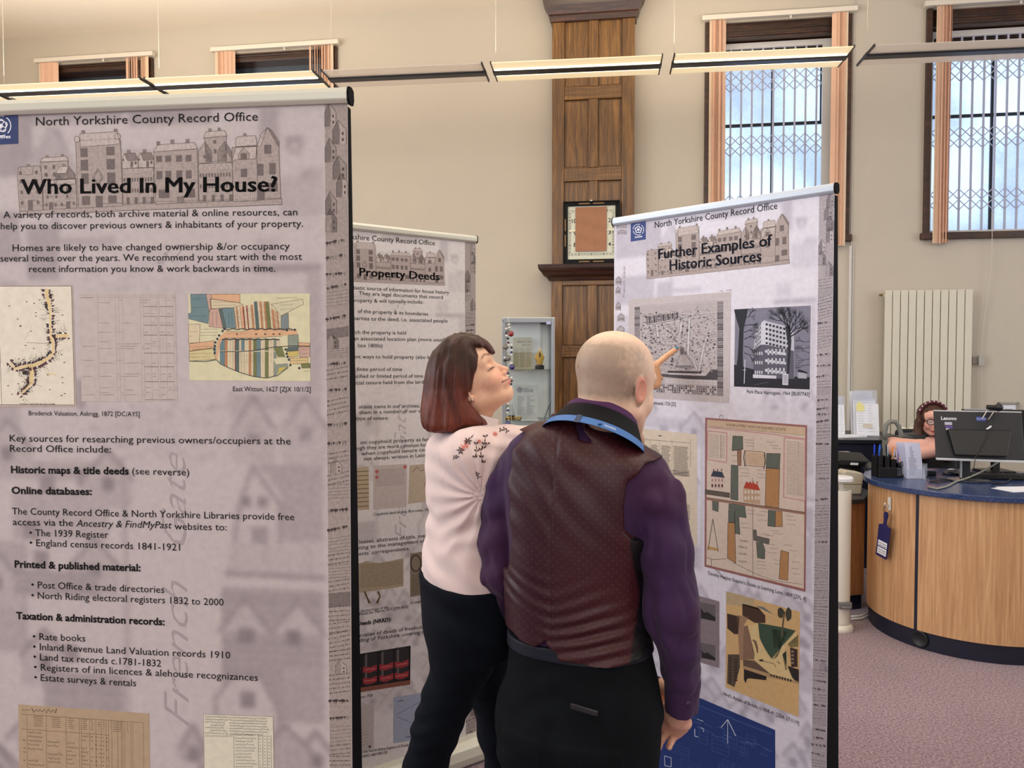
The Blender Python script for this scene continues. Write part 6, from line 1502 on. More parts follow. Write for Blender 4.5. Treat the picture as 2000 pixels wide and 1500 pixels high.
        go = sst(.031 - np.linalg.norm((q - np.array([.092, 0, -.124], F32)) / np.array([1, 1, 1.1], F32), axis=1), -.004, .006); c = mixc(c, L3(122, 96, 74), go * .95)
        nape = sst(-q[:, 2], .03, .07) * sst(.2 - np.abs(q[:, 2]), 0, .02); c = mixc(c, L3(214, 160, 138), nape * .5)
        hand = sst(1.22 - V[:, 2], 0, .05); c = mixc(c, L3(206, 150, 126), hand * .7)
        rs = np.random.RandomState(4)
        for _ in range(26):
            p = np.array([rs.uniform(-.11, .02), rs.uniform(-.08, .03), rs.uniform(-.02, .11)], F32); dd = np.linalg.norm(q - p, axis=1); c = mixc(c, L3(120, 92, 78), sst(.0045 - dd, 0, .002) * .6)
        return c
    hb = handR[1];
    figmesh('body', [(body, (hc[0] - .14, hc[1] - .16, 1.37), (hc[0] + .15, hc[1] + .16, 1.68), .0024, 1), (torso, (-.25, 1.4, 0), (.6, 2.2, 1.5), .012, 1),
                     (lambda Q: hand_sdf(Q, handR, .175), (hb[0] - .19, hb[1] - .12, hb[2] - .19), (hb[0] + .12, hb[1] + .22, hb[2] + .10), .0024, 1),
                     (lambda Q: hand_sdf(Q, handL, .175), (wrL[0] - .16, wrL[1] - .16, wrL[2] - .22), (wrL[0] + .2, wrL[1] + .2, wrL[2] + .08), .004, 1)], skin_m, root, skincol)
    # -- purple shirt (yoke and sleeves)
    shirt_m = vcol_mat('purple_shirt_cotton', rough=.75, spec=.2, sheen=.08, bump=.25, bscale=700, detail_mix=.05, dscale=8)
    def folds(Q, amp=1.0, sd=0):
        a = vnoise(Q, (22, 22, 7), 3 + sd); b = vnoise(Q + .02 * vnoise(Q, (9, 9, 9), 9)[..., None], (34, 34, 16), 5 + sd)
        return amp * 1.35 * (.0042 * (1 - np.abs(a) * 2) + .0022 * (1 - np.abs(b) * 2))
    def diag(Q, ax, fr_, amp, sd=0):
        t = Q @ np.array(ax, F32); t = t + .018 * vnoise(Q, (8, 8, 8), 11 + sd); e = vnoise(Q, (6, 6, 6), 21 + sd)
        return amp * np.sin(t * fr_) * np.clip(.4 + e, 0, 1)
    def shirt(Q):
        d = s_chain(Q, up_r, rr_, .02); l = s_chain(Q, up_l, rl_, .02)
        d = d + folds(Q) + diag(Q, (.45, .1, .9), 95, .0032); l = l + folds(Q, .9, 2) + diag(Q, (-.5, .1, .85), 100, .003, 4)
        y = T(Q)
        sh = np.minimum(d, l); sh = smin(sh, y, .012)
        y2 = (Q - OT) @ RTF; sh = smax(sh, -(Q[..., 2] - px(0, 1340)[2]) * np.where(np.abs(y2[..., 0]) < .14, 1, -1).astype(F32) * 1.0 - np.where(np.abs(y2[..., 0]) < .14, 0, 9).astype(F32), 0)
        return sh
    def shirtcol(V):
        n = vnoise(V, (7, 7, 7), 3); c = np.tile(L3(56, 32, 68), (len(V), 1)); c = mixc(c, L3(66, 32, 58), sst(n, -.1, .8) * .6); return c
    def seam_cuff(Q):  # cuff and placket of the right sleeve
        a, b = px(1333, 1330, 1.685), px(1330, 1388, 1.70); d = s_cone(Q, a, b, .0405, .0365); d = smax(d, (Q - b.astype(F32)) @ ((b - a) / np.linalg.norm(b - a)).astype(F32), .003)
        return d + folds(Q, .35, 6)
    figmesh('shirt', [(shirt, (-.16, 1.45, .78), (.52, 2.05, 1.48), .0042, 1)], shirt_m, root, shirtcol)
    cf = figmesh('cuff', [(seam_cuff, (.24, 1.50, .70), (.48, 1.82, 1.02), .003, 1)], shirt_m, root, shirtcol)
    bt = MB(); bp_ = px(1336, 1358, 1.695) + np.array([0.0, -.0425, 0]); bt.lathe([(0, -.001), (.0055, -.001), (.0062, .0005), (.0055, .0018), (0, .0012)], 14, Matrix.Translation(Vector(bp_)) @ Matrix.Rotation(math.pi / 2, 4, 'X')); obj('cuff_button', bt, mat('purple_button', rgb(58, 34, 60), .3), root, smooth=True)
    nc = px(1174, 824, 1.722); Rn = frame(math.radians(32), math.radians(-30), math.radians(3))
    def ring(Q, zc_, r0, r1, h, th, fwd_drop=.0):
        q = (Q - nc.astype(F32)) @ Rn.astype(F32); rho = np.sqrt((q[..., 0] / 1.06) ** 2 + (q[..., 1]) ** 2); z = q[..., 2] - zc_ + fwd_drop * np.clip(q[..., 0], 0, 1)
        t = np.clip((z + h / 2) / h, 0, 1); rr = r0 + (r1 - r0) * t; d = np.abs(rho - rr) - th; return smax(d * .9, np.abs(z) - h / 2, .004), q
    def collar(Q):
        d, q = ring(Q, -.004, .084, .077, .046, .0035, .25); d2, _ = ring(Q, -.018, .112, .080, .058, .003, .60); d = smin(d, d2, .006)
        return smax(d, q[..., 0] - .085, .004)
    figmesh('shirt_collar', [(collar, nc - .15, nc + .13, .0026, 1)], vcol_mat('dark_collar_cloth', rough=.8, spec=.2, sheen=.0), root,
            lambda V: mixc(np.tile(L3(78, 44, 84), (len(V), 1)), L3(14, 12, 18), sst(-(((V - nc) @ Rn)[:, 2]), -.004, .003) * sst(np.abs(vnoise(V, (3, 3, 3), 2)) + 1, .5, 1)))
    lp = MB()
    def onr(a, z, r):
        v = np.array([math.cos(a) * r * 1.06, math.sin(a) * r, z - .75 * max(0, math.cos(a) * r * 1.06)]); return Vector(nc + Rn @ v)
    lb = MB(); A_ = np.linspace(math.pi * .42, math.pi * 1.62, 60); V_ = []
    for dr in (0, .0016):
        for a in A_: V_ += [onr(a, -.060, .1195 + dr), onr(a, -.043, .1125 + dr)]
    n_ = len(A_); F_ = [(2 * i, 2 * i + 1, 2 * i + 3, 2 * i + 2) for i in range(n_ - 1)] + [(2 * n_ + 2 * i + 2, 2 * n_ + 2 * i + 3, 2 * n_ + 2 * i + 1, 2 * n_ + 2 * i) for i in range(n_ - 1)] + [(2 * i, 2 * i + 2, 2 * n_ + 2 * i + 2, 2 * n_ + 2 * i) for i in range(n_ - 1)] + [(2 * i + 3, 2 * i + 1, 2 * n_ + 2 * i + 1, 2 * n_ + 2 * i + 3) for i in range(n_ - 1)]
    lb.add(V_, F_); obj('lanyard', lb, mat('blue_lanyard_ribbon', rgb(54, 104, 168), .55), root, smooth='auto', label='blue lanyard with small white lettering')
    for a0, a1, z0, z1, in ((math.pi * 1.02 - .0, math.pi * 1.02 + .10, -.062, -.041),): lp.add([onr(a0, z0, .1225), onr(a1, z0, .1225), onr(a1, z1, .1155), onr(a0, z1, .1155)], [(0, 1, 2, 3)])
    obj('buckle', lp, mat('dark_blue_plastic', rgb(28, 48, 84), .3), root)
    lt = MB(); f2 = lambda x, y: onr(math.pi * 1.02 + .55 + x, -.052 + y, .1185 - y * .42)
    lt.lathe([(0.002, 0), (.0045, 0)], 12, Matrix.Translation(Vector(f2(-.1, 0)))); text_on(lt, 'COUNCIL', f2, -.02, .2, -.0015, -.0015, .0042, None, .02)
    obj('lanyard_lettering', lt, mat('white_print', rgb(220, 226, 236), .5), root)
    # -- waistcoat
    vest_m = vest_material()
    armR = [bk(*p) for p in [(1300, 897), (1285, 892), (1247, 917), (1216, 950), (1206, 1000), (1209, 1045), (1221, 1066), (1246, 1080), (1400, 1090), (1400, 860)]]
    armL = [bk(*p) for p in [(1004, 852), (990, 882), (982, 940), (985, 995), (990, 1060), (984, 1100), (978, 1120), (900, 1130), (900, 840)]]
    hemP = [bk(*p) for p in [(900, 1230), (992, 1245), (1013, 1258), (1044, 1266), (1056, 1258), (1064, 1251), (1073, 1266), (1092, 1286), (1130, 1302), (1169, 1307), (1220, 1308), (1273, 1301), (1400, 1290), (1400, 1700), (900, 1700)]]
    blkx = [bk(*p) for p in [(1219, 1066), (1221, 1116), (1226, 1188), (1220, 1308)]]
    def vest(Q):
        y = T(Q, .012)
        qr = (Q - OT) @ RTF
        for pl in (armR, armL, hemP): y = smax(y, -poly2d(qr[..., 0], qr[..., 2], pl), .004)
        n = (Q - nc.astype(F32)) @ Rn.astype(F32); rho = np.sqrt((n[..., 0] / 1.1) ** 2 + n[..., 1] ** 2); y = smax(y, -np.maximum(rho - .068, -.078 - n[..., 2]), .006)
        seam = .0016 * np.exp(-((qr[..., 0] + .022 - .02 * np.clip(qr[..., 2], 0, 1)) / .004) ** 2)
        w = np.clip((1.14 - Q[..., 2]) / .12, 0, 1); w2 = np.clip((Q[..., 2] - 1.12) / .15, 0, 1)
        t = Q[..., 2] * 1.0 - .26 * np.abs(qr[..., 0] + .02) + .02 * vnoise(Q, (7, 7, 7), 2)
        wr = .0042 * np.sin(t * 190) * w * np.clip(.5 + vnoise(Q, (6, 6, 9), 7), 0, 1)
        wr2 = .0030 * np.sin((Q[..., 2] * .7 + qr[..., 0] * .7 + .02 * vnoise(Q, (8, 8, 8), 4)) * 120) * np.clip(.35 + vnoise(Q, (7, 7, 5), 14), 0, 1) * w2
        return y + seam + wr + wr2 + .002 * vnoise(Q, (16, 16, 12), 6)
    def vcol(V):
        qr = (V - OT) @ RTF; c = np.tile(L3(58, 20, 24), (len(V), 1))
        c = mixc(c, L3(48, 22, 34), sst(vnoise(V, (6, 6, 4), 3), -.2, .6) * .6)
        zz = [b for a, b in blkx][::-1]; xx = [a for a, b in blkx][::-1]; lim = np.interp(qr[:, 2], zz, xx); side = sst(qr[:, 0] - lim, -.002, .002) * sst(zz[-1] + .01 - qr[:, 2], 0, .01)
        c = mixc(c, L3(14, 13, 16), np.clip(side, 0, 1)); c = mixc(c, L3(14, 13, 16), sst(qr[:, 1], .0, .02))
        return c
    figmesh('waistcoat', [(vest, (-.1, 1.5, .93), (.45, 2.0, 1.50), .0033, 1)], vest_m, root, vcol)
    # -- trousers, belt, wallet
    tr_m = vcol_mat('black_denim', rough=.9, spec=.12, sheen=.0, bump=.3, bscale=900)
    def legpts(sx):
        hp = px(1128 + sx * 72, 1395, 1.71 - sx * .04); return [hp, np.array([hp[0] + sx * .01, hp[1] + .02, .50]), np.array([hp[0] + sx * .01, hp[1], .10])]
    _b0, _b1 = bk(1012, 1276), bk(1250, 1312); BX = [_b0[0] - .2, _b0[0], _b1[0], _b1[0] + .2]; BZ = [_b0[1] + OT[2] + .005, _b0[1] + OT[2] + .005, _b1[1] + OT[2] + .005, _b1[1] + OT[2] + .005]
    def trousers(Q):
        d = s_loft(Q, tab([(1150, 1119, .0, 126, .112), (1200, 1124, .0, 128, .112), (1268, 1133, .0, 133, .118), (1300, 1134, 0., 137, .121), (1360, 1129, -.010, 146, .128), (1420, 1127, -.016, 150, .136), (1480, 1127, -.01, 146, .128), (1540, 1128, 0, 120, .11)]), a2, 2.25)
        d = smin(d, smax(T(Q, .004), px(0, 1360)[2] - Q[..., 2], .01), .02)
        for sx in (-1, 1):
            d = smin(d, s_chain(Q, legpts(sx), [.098, .070, .062], .03), .04)
        qr = (Q - OT) @ RTF
        back = np.clip(-qr[..., 1] * 20, 0, 1)
        d = smax(d, Q[..., 2] - (np.interp(qr[..., 0], BX, BZ).astype(F32) + .016), .004)
        for cx_, cw in ((-.085, .052), (.075, .062)):
            pk = s_box(qr, (cx_ - .0, -.12, -.425), (cw, .08, .075), None, .01); d = np.where(back > 0, np.minimum(d, smax(pk, d - .0036, .001)), d)
        d = d + .0016 * np.exp(-((qr[..., 0] + .01) / .006) ** 2) * back * (Q[..., 2] < .93)
        return d + .0022 * vnoise(Q, (14, 14, 22), 4) + .003 * np.sin((Q[..., 2] + .5 * np.abs(qr[..., 0])) * 90) * np.clip(vnoise(Q, (7, 7, 7), 8), 0, 1)
    figmesh('trousers', [(trousers, (-.12, 1.45, .06), (.45, 2.0, 1.06), .0045, 1)], tr_m, root, lambda V: np.tile(L3(13, 16, 20), (len(V), 1)) * (1 + .15 * vnoise(V, (30, 30, 30), 3))[:, None])
    zb_ = px(1140, 1290)[2]
    def belt(Q):
        d = T(Q, .006)
        qr = (Q - OT) @ RTF; zz = Q[..., 2] - np.interp(qr[..., 0], BX, BZ).astype(F32)
        return smax(smax(np.abs(d) - .003, np.abs(zz) - .015, .002), -1 * (zz + 10), 0)
    bo = figmesh('belt', [(belt, (-.12, 1.5, .85), (.45, 2.0, 1.06), .003, 1)], mat('dark_grey_belt_leather', rgb(22, 25, 36), .55, spec=.25), root)
    w = MB(); a, b = px(1112, 1379, 1.55), px(1166, 1387, 1.545);
    M_ = Matrix.Translation(Vector((a + b) / 2)) @ Matrix.Rotation(math.radians(-24), 4, 'Z') @ Matrix.Rotation(.10, 4, 'Y')
    w.box(-.03, .03, .004, .010, -.012, .0, M_); obj('wallet', w, mat('black_wallet', rgb(26, 27, 30), .35), root, bevel=.002)
    sh = MB()
    for sx in (-1, 1):
        sh = MB(); p = legpts(sx)[2]; sh.ball((p[0] + .02, p[1] + .07, .045), (.05, .14, .045), 16, 8); obj('shoe', sh, mat('black_shoe_leather', rgb(18, 18, 20), .35), root, smooth=True)
def vest_material():
    m = bpy.data.materials.new('patterned_red_satin'); m.use_nodes = True; nt = m.node_tree; b = nt.nodes['Principled BSDF']
    at = nt.nodes.new('ShaderNodeVertexColor'); at.layer_name = 'Col'; tc = nt.nodes.new('ShaderNodeTexCoord')
    sep = nt.nodes.new('ShaderNodeSeparateXYZ'); nt.links.new(tc.outputs['Object'], sep.inputs[0])
    def mth(op, a, b_=None, c=None):
        n = nt.nodes.new('ShaderNodeMath'); n.operation = op
        for i, v in enumerate((a, b_, c)):
            if v is None: continue
            if isinstance(v, (int, float)): n.inputs[i].default_value = v
            else: nt.links.new(v, n.inputs[i])
        return n.outputs[0]
    p = .0088; u = mth('MULTIPLY', sep.outputs['X'], 1 / p); v = mth('MULTIPLY', sep.outputs['Z'], 1 / p)
    a = mth('ADD', u, v); c = mth('SUBTRACT', u, v)
    fa = mth('SUBTRACT', mth('FRACT', mth('MULTIPLY', a, .5)), .5); fc = mth('SUBTRACT', mth('FRACT', mth('MULTIPLY', c, .5)), .5)
    r = mth('SQRT', mth('ADD', mth('MULTIPLY', fa, fa), mth('MULTIPLY', fc, fc)))
    mr = nt.nodes.new('ShaderNodeMapRange'); mr.inputs['From Min'].default_value = .17; mr.inputs['From Max'].default_value = .11; nt.links.new(r, mr.inputs['Value'])
    mx = nt.nodes.new('ShaderNodeMix'); mx.data_type = 'RGBA'; nt.links.new(at.outputs['Color'], mx.inputs['A']);
    sc = nt.nodes.new('ShaderNodeVectorMath'); sc.operation = 'MULTIPLY_ADD'; sc.inputs[1].default_value = (2.3, 2.8, 2.8); sc.inputs[2].default_value = (.016, .014, .015); nt.links.new(at.outputs['Color'], sc.inputs[0]); nt.links.new(sc.outputs[0], mx.inputs['B'])
    fac = mth('MULTIPLY', mr.outputs['Result'], .5); nt.links.new(fac, mx.inputs['Factor']); nt.links.new(mx.outputs['Result'], b.inputs['Base Color'])
    b.inputs['Roughness'].default_value = .46; b.inputs['Sheen Weight'].default_value = .0; b.inputs['Specular IOR Level'].default_value = .35
    n2 = nt.nodes.new('ShaderNodeTexNoise'); n2.inputs['Scale'].default_value = 600; nt.links.new(tc.outputs['Object'], n2.inputs['Vector']); bp = nt.nodes.new('ShaderNodeBump'); bp.inputs['Strength'].default_value = .15; bp.inputs['Distance'].default_value = .001
    nt.links.new(n2.outputs['Fac'], bp.inputs['Height']); nt.links.new(bp.outputs['Normal'], b.inputs['Normal'])
    return m
man()
# -- THE WOMAN
from mathutils.bvhtree import BVHTree
def bvh_of(o):
    me = o.data; M = ROOTM[o.name]; return BVHTree.FromPolygons([M @ v.co for v in me.vertices], [tuple(p.vertices) for p in me.polygons])
def cast(b, x, y):
    h = b.ray_cast(Vector((0, 0, EYE)), rayd(x, y).normalized()); return (h[0], h[1]) if h[0] is not None else (None, None)
def woman():
    YW = 1.95; px = lambda x, y, Y=YW: np.array(P(x, y, Y)); K = FPX / YW
    root = thing('person', 'woman with brown bob in pale pink embroidered sweatshirt, pointing at the banner', 'person', (px(890, 1500)[0], YW, 0), 0)
    yaw = math.radians(70); Rt = frame(yaw); fw, lf, up = Rt[:, 0], Rt[:, 1], Rt[:, 2]; rt = -lf; a2 = np.array([[rt[0], rt[1]], [fw[0], fw[1]]])
    Rh = frame(math.radians(97), math.radians(40), math.radians(3)); HS = .92; hc = px(922, 757, 1.95)
    def cxy(x):
        X = (x - 1000) / FPX * YW; return X * rt[0] + YW * rt[1], X * fw[0] + YW * fw[1]
    def tab(L): return [(px(cx, y)[2], *cxy(cx), rx, ry) for y, cx, rx, ry in L]
    TT = tab([(838, 905, .05, .05), (852, 902, .105, .068), (872, 903, .150, .086), (905, 912, .168, .098), (960, 918, .165, .106), (1010, 920, .156, .104), (1065, 918, .160, .112), (1128, 915, .168, .118), (1166, 914, .160, .112), (1215, 915, .160, .110), (1260, 918, .14, .10)])
    T = lambda Q, o=0.: s_loft(Q, TT, a2, 2.2) - o
    shR = px(922, 884, 1.85); elb = px(1105, 862, 2.10)
    tipW = B3.m(*B3.px(1326, 681), .012); tip = np.array(tipW); kn = px(1284, 714, tip[1] - .055)
    f_ = np.array([.80, .55, .12]); f_ /= np.linalg.norm(f_)
    w = kn - f_ * .0875 - np.array([0, 0, .028]);
    H = hand_chains(w, f_, np.array([-.55, .8, -.05]), .175, (.0, (.75, 1.7, 1.0), (.85, 1.7, 1.0), (.95, 1.6, 1.0)), 1.0, .0, side=1)
    ch = H[0]; b0 = ch[0][0][0]; v = tip - b0; L_ = np.linalg.norm(v)
    ch[0] = ([b0, b0 + v * .45 + np.array([0, -.002, .002]), b0 + v * .75 + np.array([0, -.001, .001]), tip], [.0098, .0088, .0080, .0068])
    ch[4] = ([w + f_ * .03 + np.array([0, .012, .03]), w + f_ * .07 + np.array([0, .035, .02]), w + f_ * .095 + np.array([.0, .04, .0]), w + f_ * .11 + np.array([0, .035, -.015])], [.014, .011, .010, .009])
    outl0 = smooth_poly([(968, 686), (964, 671), (950, 660), (931, 652), (907, 650), (880, 657), (857, 675), (842, 699), (834, 726), (829, 756), (825, 786), (825, 808), (832, 831), (850, 841), (880, 838), (904, 832), (925, 826), (949, 823), (1040, 800), (1050, 760), (1050, 700), (1000, 680)], 2)
    PO0 = [(float(px(x, y)[0]), float(px(x, y)[2])) for x, y in outl0]
    nk0, nk1 = px(912, 850, 1.96), px(925, 790, 1.95)
    def head(Q):
        d, q = head_sdf(Q, hc, Rh, HS, True); d = np.where((Q[..., 0] < hc[0] + .03) & (Q[..., 2] > 1.50), np.maximum(d, poly2d(Q[..., 0], Q[..., 2], PO0) + .008), d)
        d = smin(d, s_cone(Q, nk0, nk1, .056, .050), .03); return d
    hipR, kR, aR = px(915, 1225, 1.90), px(868, 1375, 1.90), np.array([-.275, 1.88, .10])
    hipL, kL, aL = px(925, 1230, 2.04), px(972, 1400, 2.12), np.array([-.02, 2.16, .10])
    farA = [px(905, 890, 2.08), px(925, 1020, 2.14), px(985, 1120, 2.10)]
    armp = [shR, elb, w - f_ * .015]
    def torso(Q):
        d = T(Q, -.025); d = smin(d, s_cone(Q, nk0 - np.array([0, 0, .1]), nk0, .05, .05), .03)
        d = smin(d, s_chain(Q, armp, [.035, .030, .024], .01), .02); d = smin(d, s_chain(Q, farA, [.035, .03, .025], .01), .02)
        for a_, ch_ in ((aR, [hipR, px(905, 1290, 1.89), px(873, 1365, 1.89), px(852, 1425, 1.88), px(830, 1500, 1.88), aR]), (aL, [hipL, px(962, 1340, 2.10), px(975, 1430, 2.13), px(985, 1510, 2.15), px(985, 1512, 2.15), aL])):
            d = smin(d, s_chain(Q, ch_, [.06, .045, .04, .036, .034, .026], .02), .03); d = smin(d, s_cone(Q, a_, a_ + np.array([.13, .04, -.05]), .033, .028), .02)
        return d
    def col(V):
        q = fwarp((V - hc.astype(F32)) @ Rh.astype(F32) / HS); c = np.tile(L3(230, 184, 156), (len(V), 1)); ym = np.abs(q[:, 1])
        D = lambda p, r: np.exp(-(((q[:, 0] - p[0]) / r[0]) ** 2 + ((ym - p[1]) / r[1]) ** 2 + ((q[:, 2] - p[2]) / r[2]) ** 2))
        c = mixc(c, L3(222, 140, 118), D((.065, .042, -.030), (.05, .022, .022)) * .55); c = mixc(c, L3(216, 138, 120), D((.108, 0, -.03), (.014, .016, .014)) * .4)
        lip = np.clip(1.6 * D((.094, .006, -.0655), (.02, .017, .0062)) + 1.3 * D((.094, .006, -.0545), (.02, .018, .0042)), 0, 1); c = mixc(c, L3(206, 122, 116), lip * .9)
        bz = .038 + .010 * np.clip((ym - .018) / .03, 0, 1) - .010 * np.clip((ym - .040) / .02, 0, 1); br = np.exp(-((q[:, 2] - bz) / .0030) ** 2) * sst(ym, .014, .020) * (1 - sst(ym, .050, .060)) * (q[:, 0] > .04); c = mixc(c, L3(104, 66, 46), br * .85)
        lz = .0045 + .0008 * 0 - .10 * (ym - .032) ** 2 * 20 * 0; ll = np.exp(-((q[:, 2] - (.0055 - (np.clip(np.abs(ym - .033) / .016, 0, 1) ** 2) * .001)) / .0016) ** 2) * sst(ym, .016, .020) * (1 - sst(ym, .046, .052)) * (q[:, 0] > .05); c = mixc(c, L3(52, 34, 30), ll * .95)
        c = mixc(c, L3(196, 150, 120), np.exp(-((q[:, 2] - .022) / .0018) ** 2) * sst(ym, .018, .024) * (1 - sst(ym, .044, .05)) * (q[:, 0] > .05) * .5)
        c = mixc(c, L3(206, 150, 112), D((.0, .04, -.085), (.06, .05, .03)) * .5)
        c = mixc(c, L3(232, 220, 210), np.exp(-((q[:, 2] + .0600 - .26 * ym) / .0022) ** 2) * (1 - sst(ym, .016, .020)) * (q[:, 0] > .07) * (q[:, 0] < .0965) * .9)
        c = mixc(c, L3(84, 34, 34), sst(ym, .010, .016) * np.exp(-((q[:, 2] + .0600 - .285 * ym) / .0020) ** 2) * (1 - sst(ym, .033, .037)) * (q[:, 0] > .06) * .95)
        hd = sst(V[:, 0], .30, .34); c = mixc(c, L3(232, 178, 138), hd)
        return c
    figmesh('body', [(head, (hc[0] - .12, hc[1] - .11, 1.40), (hc[0] + .15, hc[1] + .12, 1.68), .0021, 1), (torso, (-.45, 1.65, 0), (.5, 2.45, 1.48), .012, 1),
                     (lambda Q: hand_sdf(Q, H, .175), (w[0] - .06, w[1] - .08, w[2] - .09), tuple(tip + np.array([.02, .06, .03])), .0022, 1)], skin_m, root, col)
    fd = (tip - ch[0][0][2]); fd /= np.linalg.norm(fd); nz = np.array([-.1, -.75, .65]); nz -= fd * nz.dot(fd); nz /= np.linalg.norm(nz); ny = np.cross(nz, fd)
    n = MB(); Mn = Matrix(((fd[0], ny[0], nz[0], 0), (fd[1], ny[1], nz[1], 0), (fd[2], ny[2], nz[2], 0), (0, 0, 0, 1)))
    n.ball((0, 0, 0), (.0075, .0062, .0022), 14, 8); n.v = [tuple(Matrix.Translation(Vector(tip - fd * .004 + nz * .0058)) @ Mn @ Vector(v_)) for v_ in n.v]
    obj('finger_nail', n, mat('teal_nail_varnish', rgb(44, 118, 142), .2, coat=.6), root, smooth=True, label='teal varnished nail')
    def hp(p): return Vector(hc + Rh @ (np.array(p) * HS))
    e = MB(); e.ball(hp((-.008, -.086, -.028)), .0032, 10, 7); obj('ear_stud', e, mat('silver', rgb(200, 200, 205), .2, metal=1.), root, smooth=True)
    for sg in (-1, 1):
        l = MB()
        for k in range(13):
            yy = .019 + k * .0022; x0 = .0845 - (k * .0022) ** 2 * 9; a = hp((x0, sg * yy, .0045)); b = hp((x0 + .0042, sg * (yy + .0012 + k * .0002), .002)); l.tube([a, (a + b) / 2, b], [.0005, .0004, .0002], 4)
        obj('eyelashes', l, mat('dark_lash', rgb(30, 20, 18), .6), root)
    # -- hair
    hair_m = vcol_mat('glossy_hair', rough=.42, spec=.28, detail_mix=.22, dscale=60, stretch=(5, 5, .5), bump=.5, bscale=110)
    outl = smooth_poly([(968, 686), (964, 671), (950, 660), (931, 652), (907, 650), (880, 657), (857, 675), (842, 699), (834, 726), (829, 756), (825, 786), (825, 808), (832, 831), (850, 841), (880, 838), (904, 832), (925, 826), (949, 823), (990, 790), (1000, 760), (995, 720), (975, 700)], 2)
    hp_ = smooth_poly([(970, 688), (965, 671), (950, 660), (931, 652), (907, 650), (880, 657), (857, 675), (842, 699), (834, 726), (829, 756), (825, 786), (825, 808), (832, 831), (850, 841), (880, 838), (904, 832), (925, 827), (952, 825), (940, 808), (926, 791), (918, 778), (920, 767), (926, 757), (929, 735), (935, 713), (936, 696), (930, 682), (929, 679), (937, 678), (947, 684), (956, 691), (964, 692)], 2)
    c3 = lambda L: [(float(px(x, y)[0]), float(px(x, y)[2])) for x, y in L]
    PO, PH = c3(outl), c3(hp_); yc = 1.955; hxc = px(893, 0)[0]; hzc = px(0, 740)[2]
    def hair(Q):
        sc = YW / Q[..., 1]; X, Z = Q[..., 0], Q[..., 2]
        do = -poly2d(X, Z, PO); ex = (X - hxc) / .112; ez = np.clip((Z - hzc) / .130, 0, 2); W = .092 * np.sqrt(np.clip(1 - ex * ex - ez * ez, .0, 1)) + .004
        low = np.clip((1.50 - Z) / .12, 0, 1); W = W + low * .012
        d = smax(poly2d(X, Z, PH), (np.abs(Q[..., 1] - yc) - W) * .8, .022)
        fl = Q.copy(); fl[..., 0] = X + .30 * (Z - 1.55) * np.clip((X + .14) * 6, -1, 1)
        d = d + .0022 * vnoise(fl, (120, 120, 7), 1) + .0028 * vnoise(fl, (46, 46, 4), 2)
        part = np.exp(-((Q[..., 1] - 1.925) / .004) ** 2) * np.clip((Z - 1.585) * 60, 0, 1); return d + .003 * part
    def hcol(V):
        t = sst(1.60 - V[:, 2], .0, .17); c = np.tile(L3(54, 29, 22), (len(V), 1)); c = mixc(c, L3(104, 48, 34), t)
        fl = V.copy(); fl[:, 0] += .30 * (V[:, 2] - 1.55); n = vnoise(fl.astype(F32), (70, 70, 4), 3); n2 = vnoise(fl.astype(F32), (150, 150, 6), 8)
        c = c * (1 + .35 * n + .2 * n2)[:, None]; c = mixc(c, L3(96, 46, 46), sst(V[:, 0] - px(930, 0)[0], 0, .04) * .4)
        return np.clip(c, .003, 1)
    figmesh('hair', [(hair, (px(812, 0)[0], 1.83, 1.36), (px(985, 0)[0], 2.08, 1.66), .0021, 0)], hair_m, root, hcol)
    # -- sweatshirt
    sw_m = vcol_mat('pink_sweatshirt_cotton', rough=.9, spec=.15, sheen=.3, bump=.25, bscale=900, detail_mix=.03, dscale=10)
    zh = px(0, 1166)[2]
    hemx = [px(820, 0)[0], px(826, 0)[0], px(897, 0)[0], px(958, 0)[0], px(1010, 0)[0]]; hemz = [px(0, y)[2] for y in (1146, 1158, 1171, 1163, 1150)]
    def sweat(Q):
        d = T(Q);
        a = s_chain(Q, armp, [.064, .050, .038], .03); b = s_chain(Q, farA, [.06, .05, .04], .03)
        d = smin(smin(d, a, .045), b, .03)
        n = vnoise(Q, (14, 14, 9), 3);
        ox = px(945, 945)[0]; oz = px(0, 945)[2]; dx = Q[..., 0] - ox; dz = Q[..., 2] - oz; an = np.arctan2(dz, dx); rr = np.hypot(dx, dz)
        d = d + .0042 * np.sin(an * 15 + 2 * vnoise(Q, (5, 5, 5), 4)) * np.exp(-rr / .16) * np.clip(rr / .03, 0, 1) + .0022 * n
        lowf = np.exp(-((Q[..., 2] - px(0, 1090)[2]) / .05) ** 2); d = d + .0032 * lowf * np.sin((Q[..., 0] * .75 + Q[..., 2] + .02 * n) * 75)
        sf = np.exp(-((Q[..., 2] - px(0, 1010)[2]) / .05) ** 2); d = d + .0030 * sf * np.sin((Q[..., 2] - .5 * Q[..., 0] + .02 * n) * 110)
        tf = np.exp(-((Q[..., 2] - px(0, 850)[2]) / .03) ** 2) * (Q[..., 0] > px(930, 0)[0]); d = d + .003 * tf * np.sin((Q[..., 2] * 1 + Q[..., 0] * .35) * 170)
        hz = np.interp(Q[..., 0], hemx, hemz).astype(F32); g = Q[..., 2] - hz - .046; d = d + .0022 * np.exp(-(g / .0028) ** 2) + .003 * (g < 0)
        d = d + .0014 * np.exp(-((Q[..., 0] - px(868, 0)[0] - .18 * np.clip(px(0, 900)[2] - Q[..., 2], 0, 1) + .0) / .0022) ** 2) * (Q[..., 2] > px(0, 945)[2])
        d = smax(d, hz - Q[..., 2], .006)
        nd = np.linalg.norm((Q - (nk0 + np.array([.0, 0, .012])).astype(F32)) * np.array([1, 1, .8], F32), axis=-1) - .058
        return smax(d, -nd, .006)
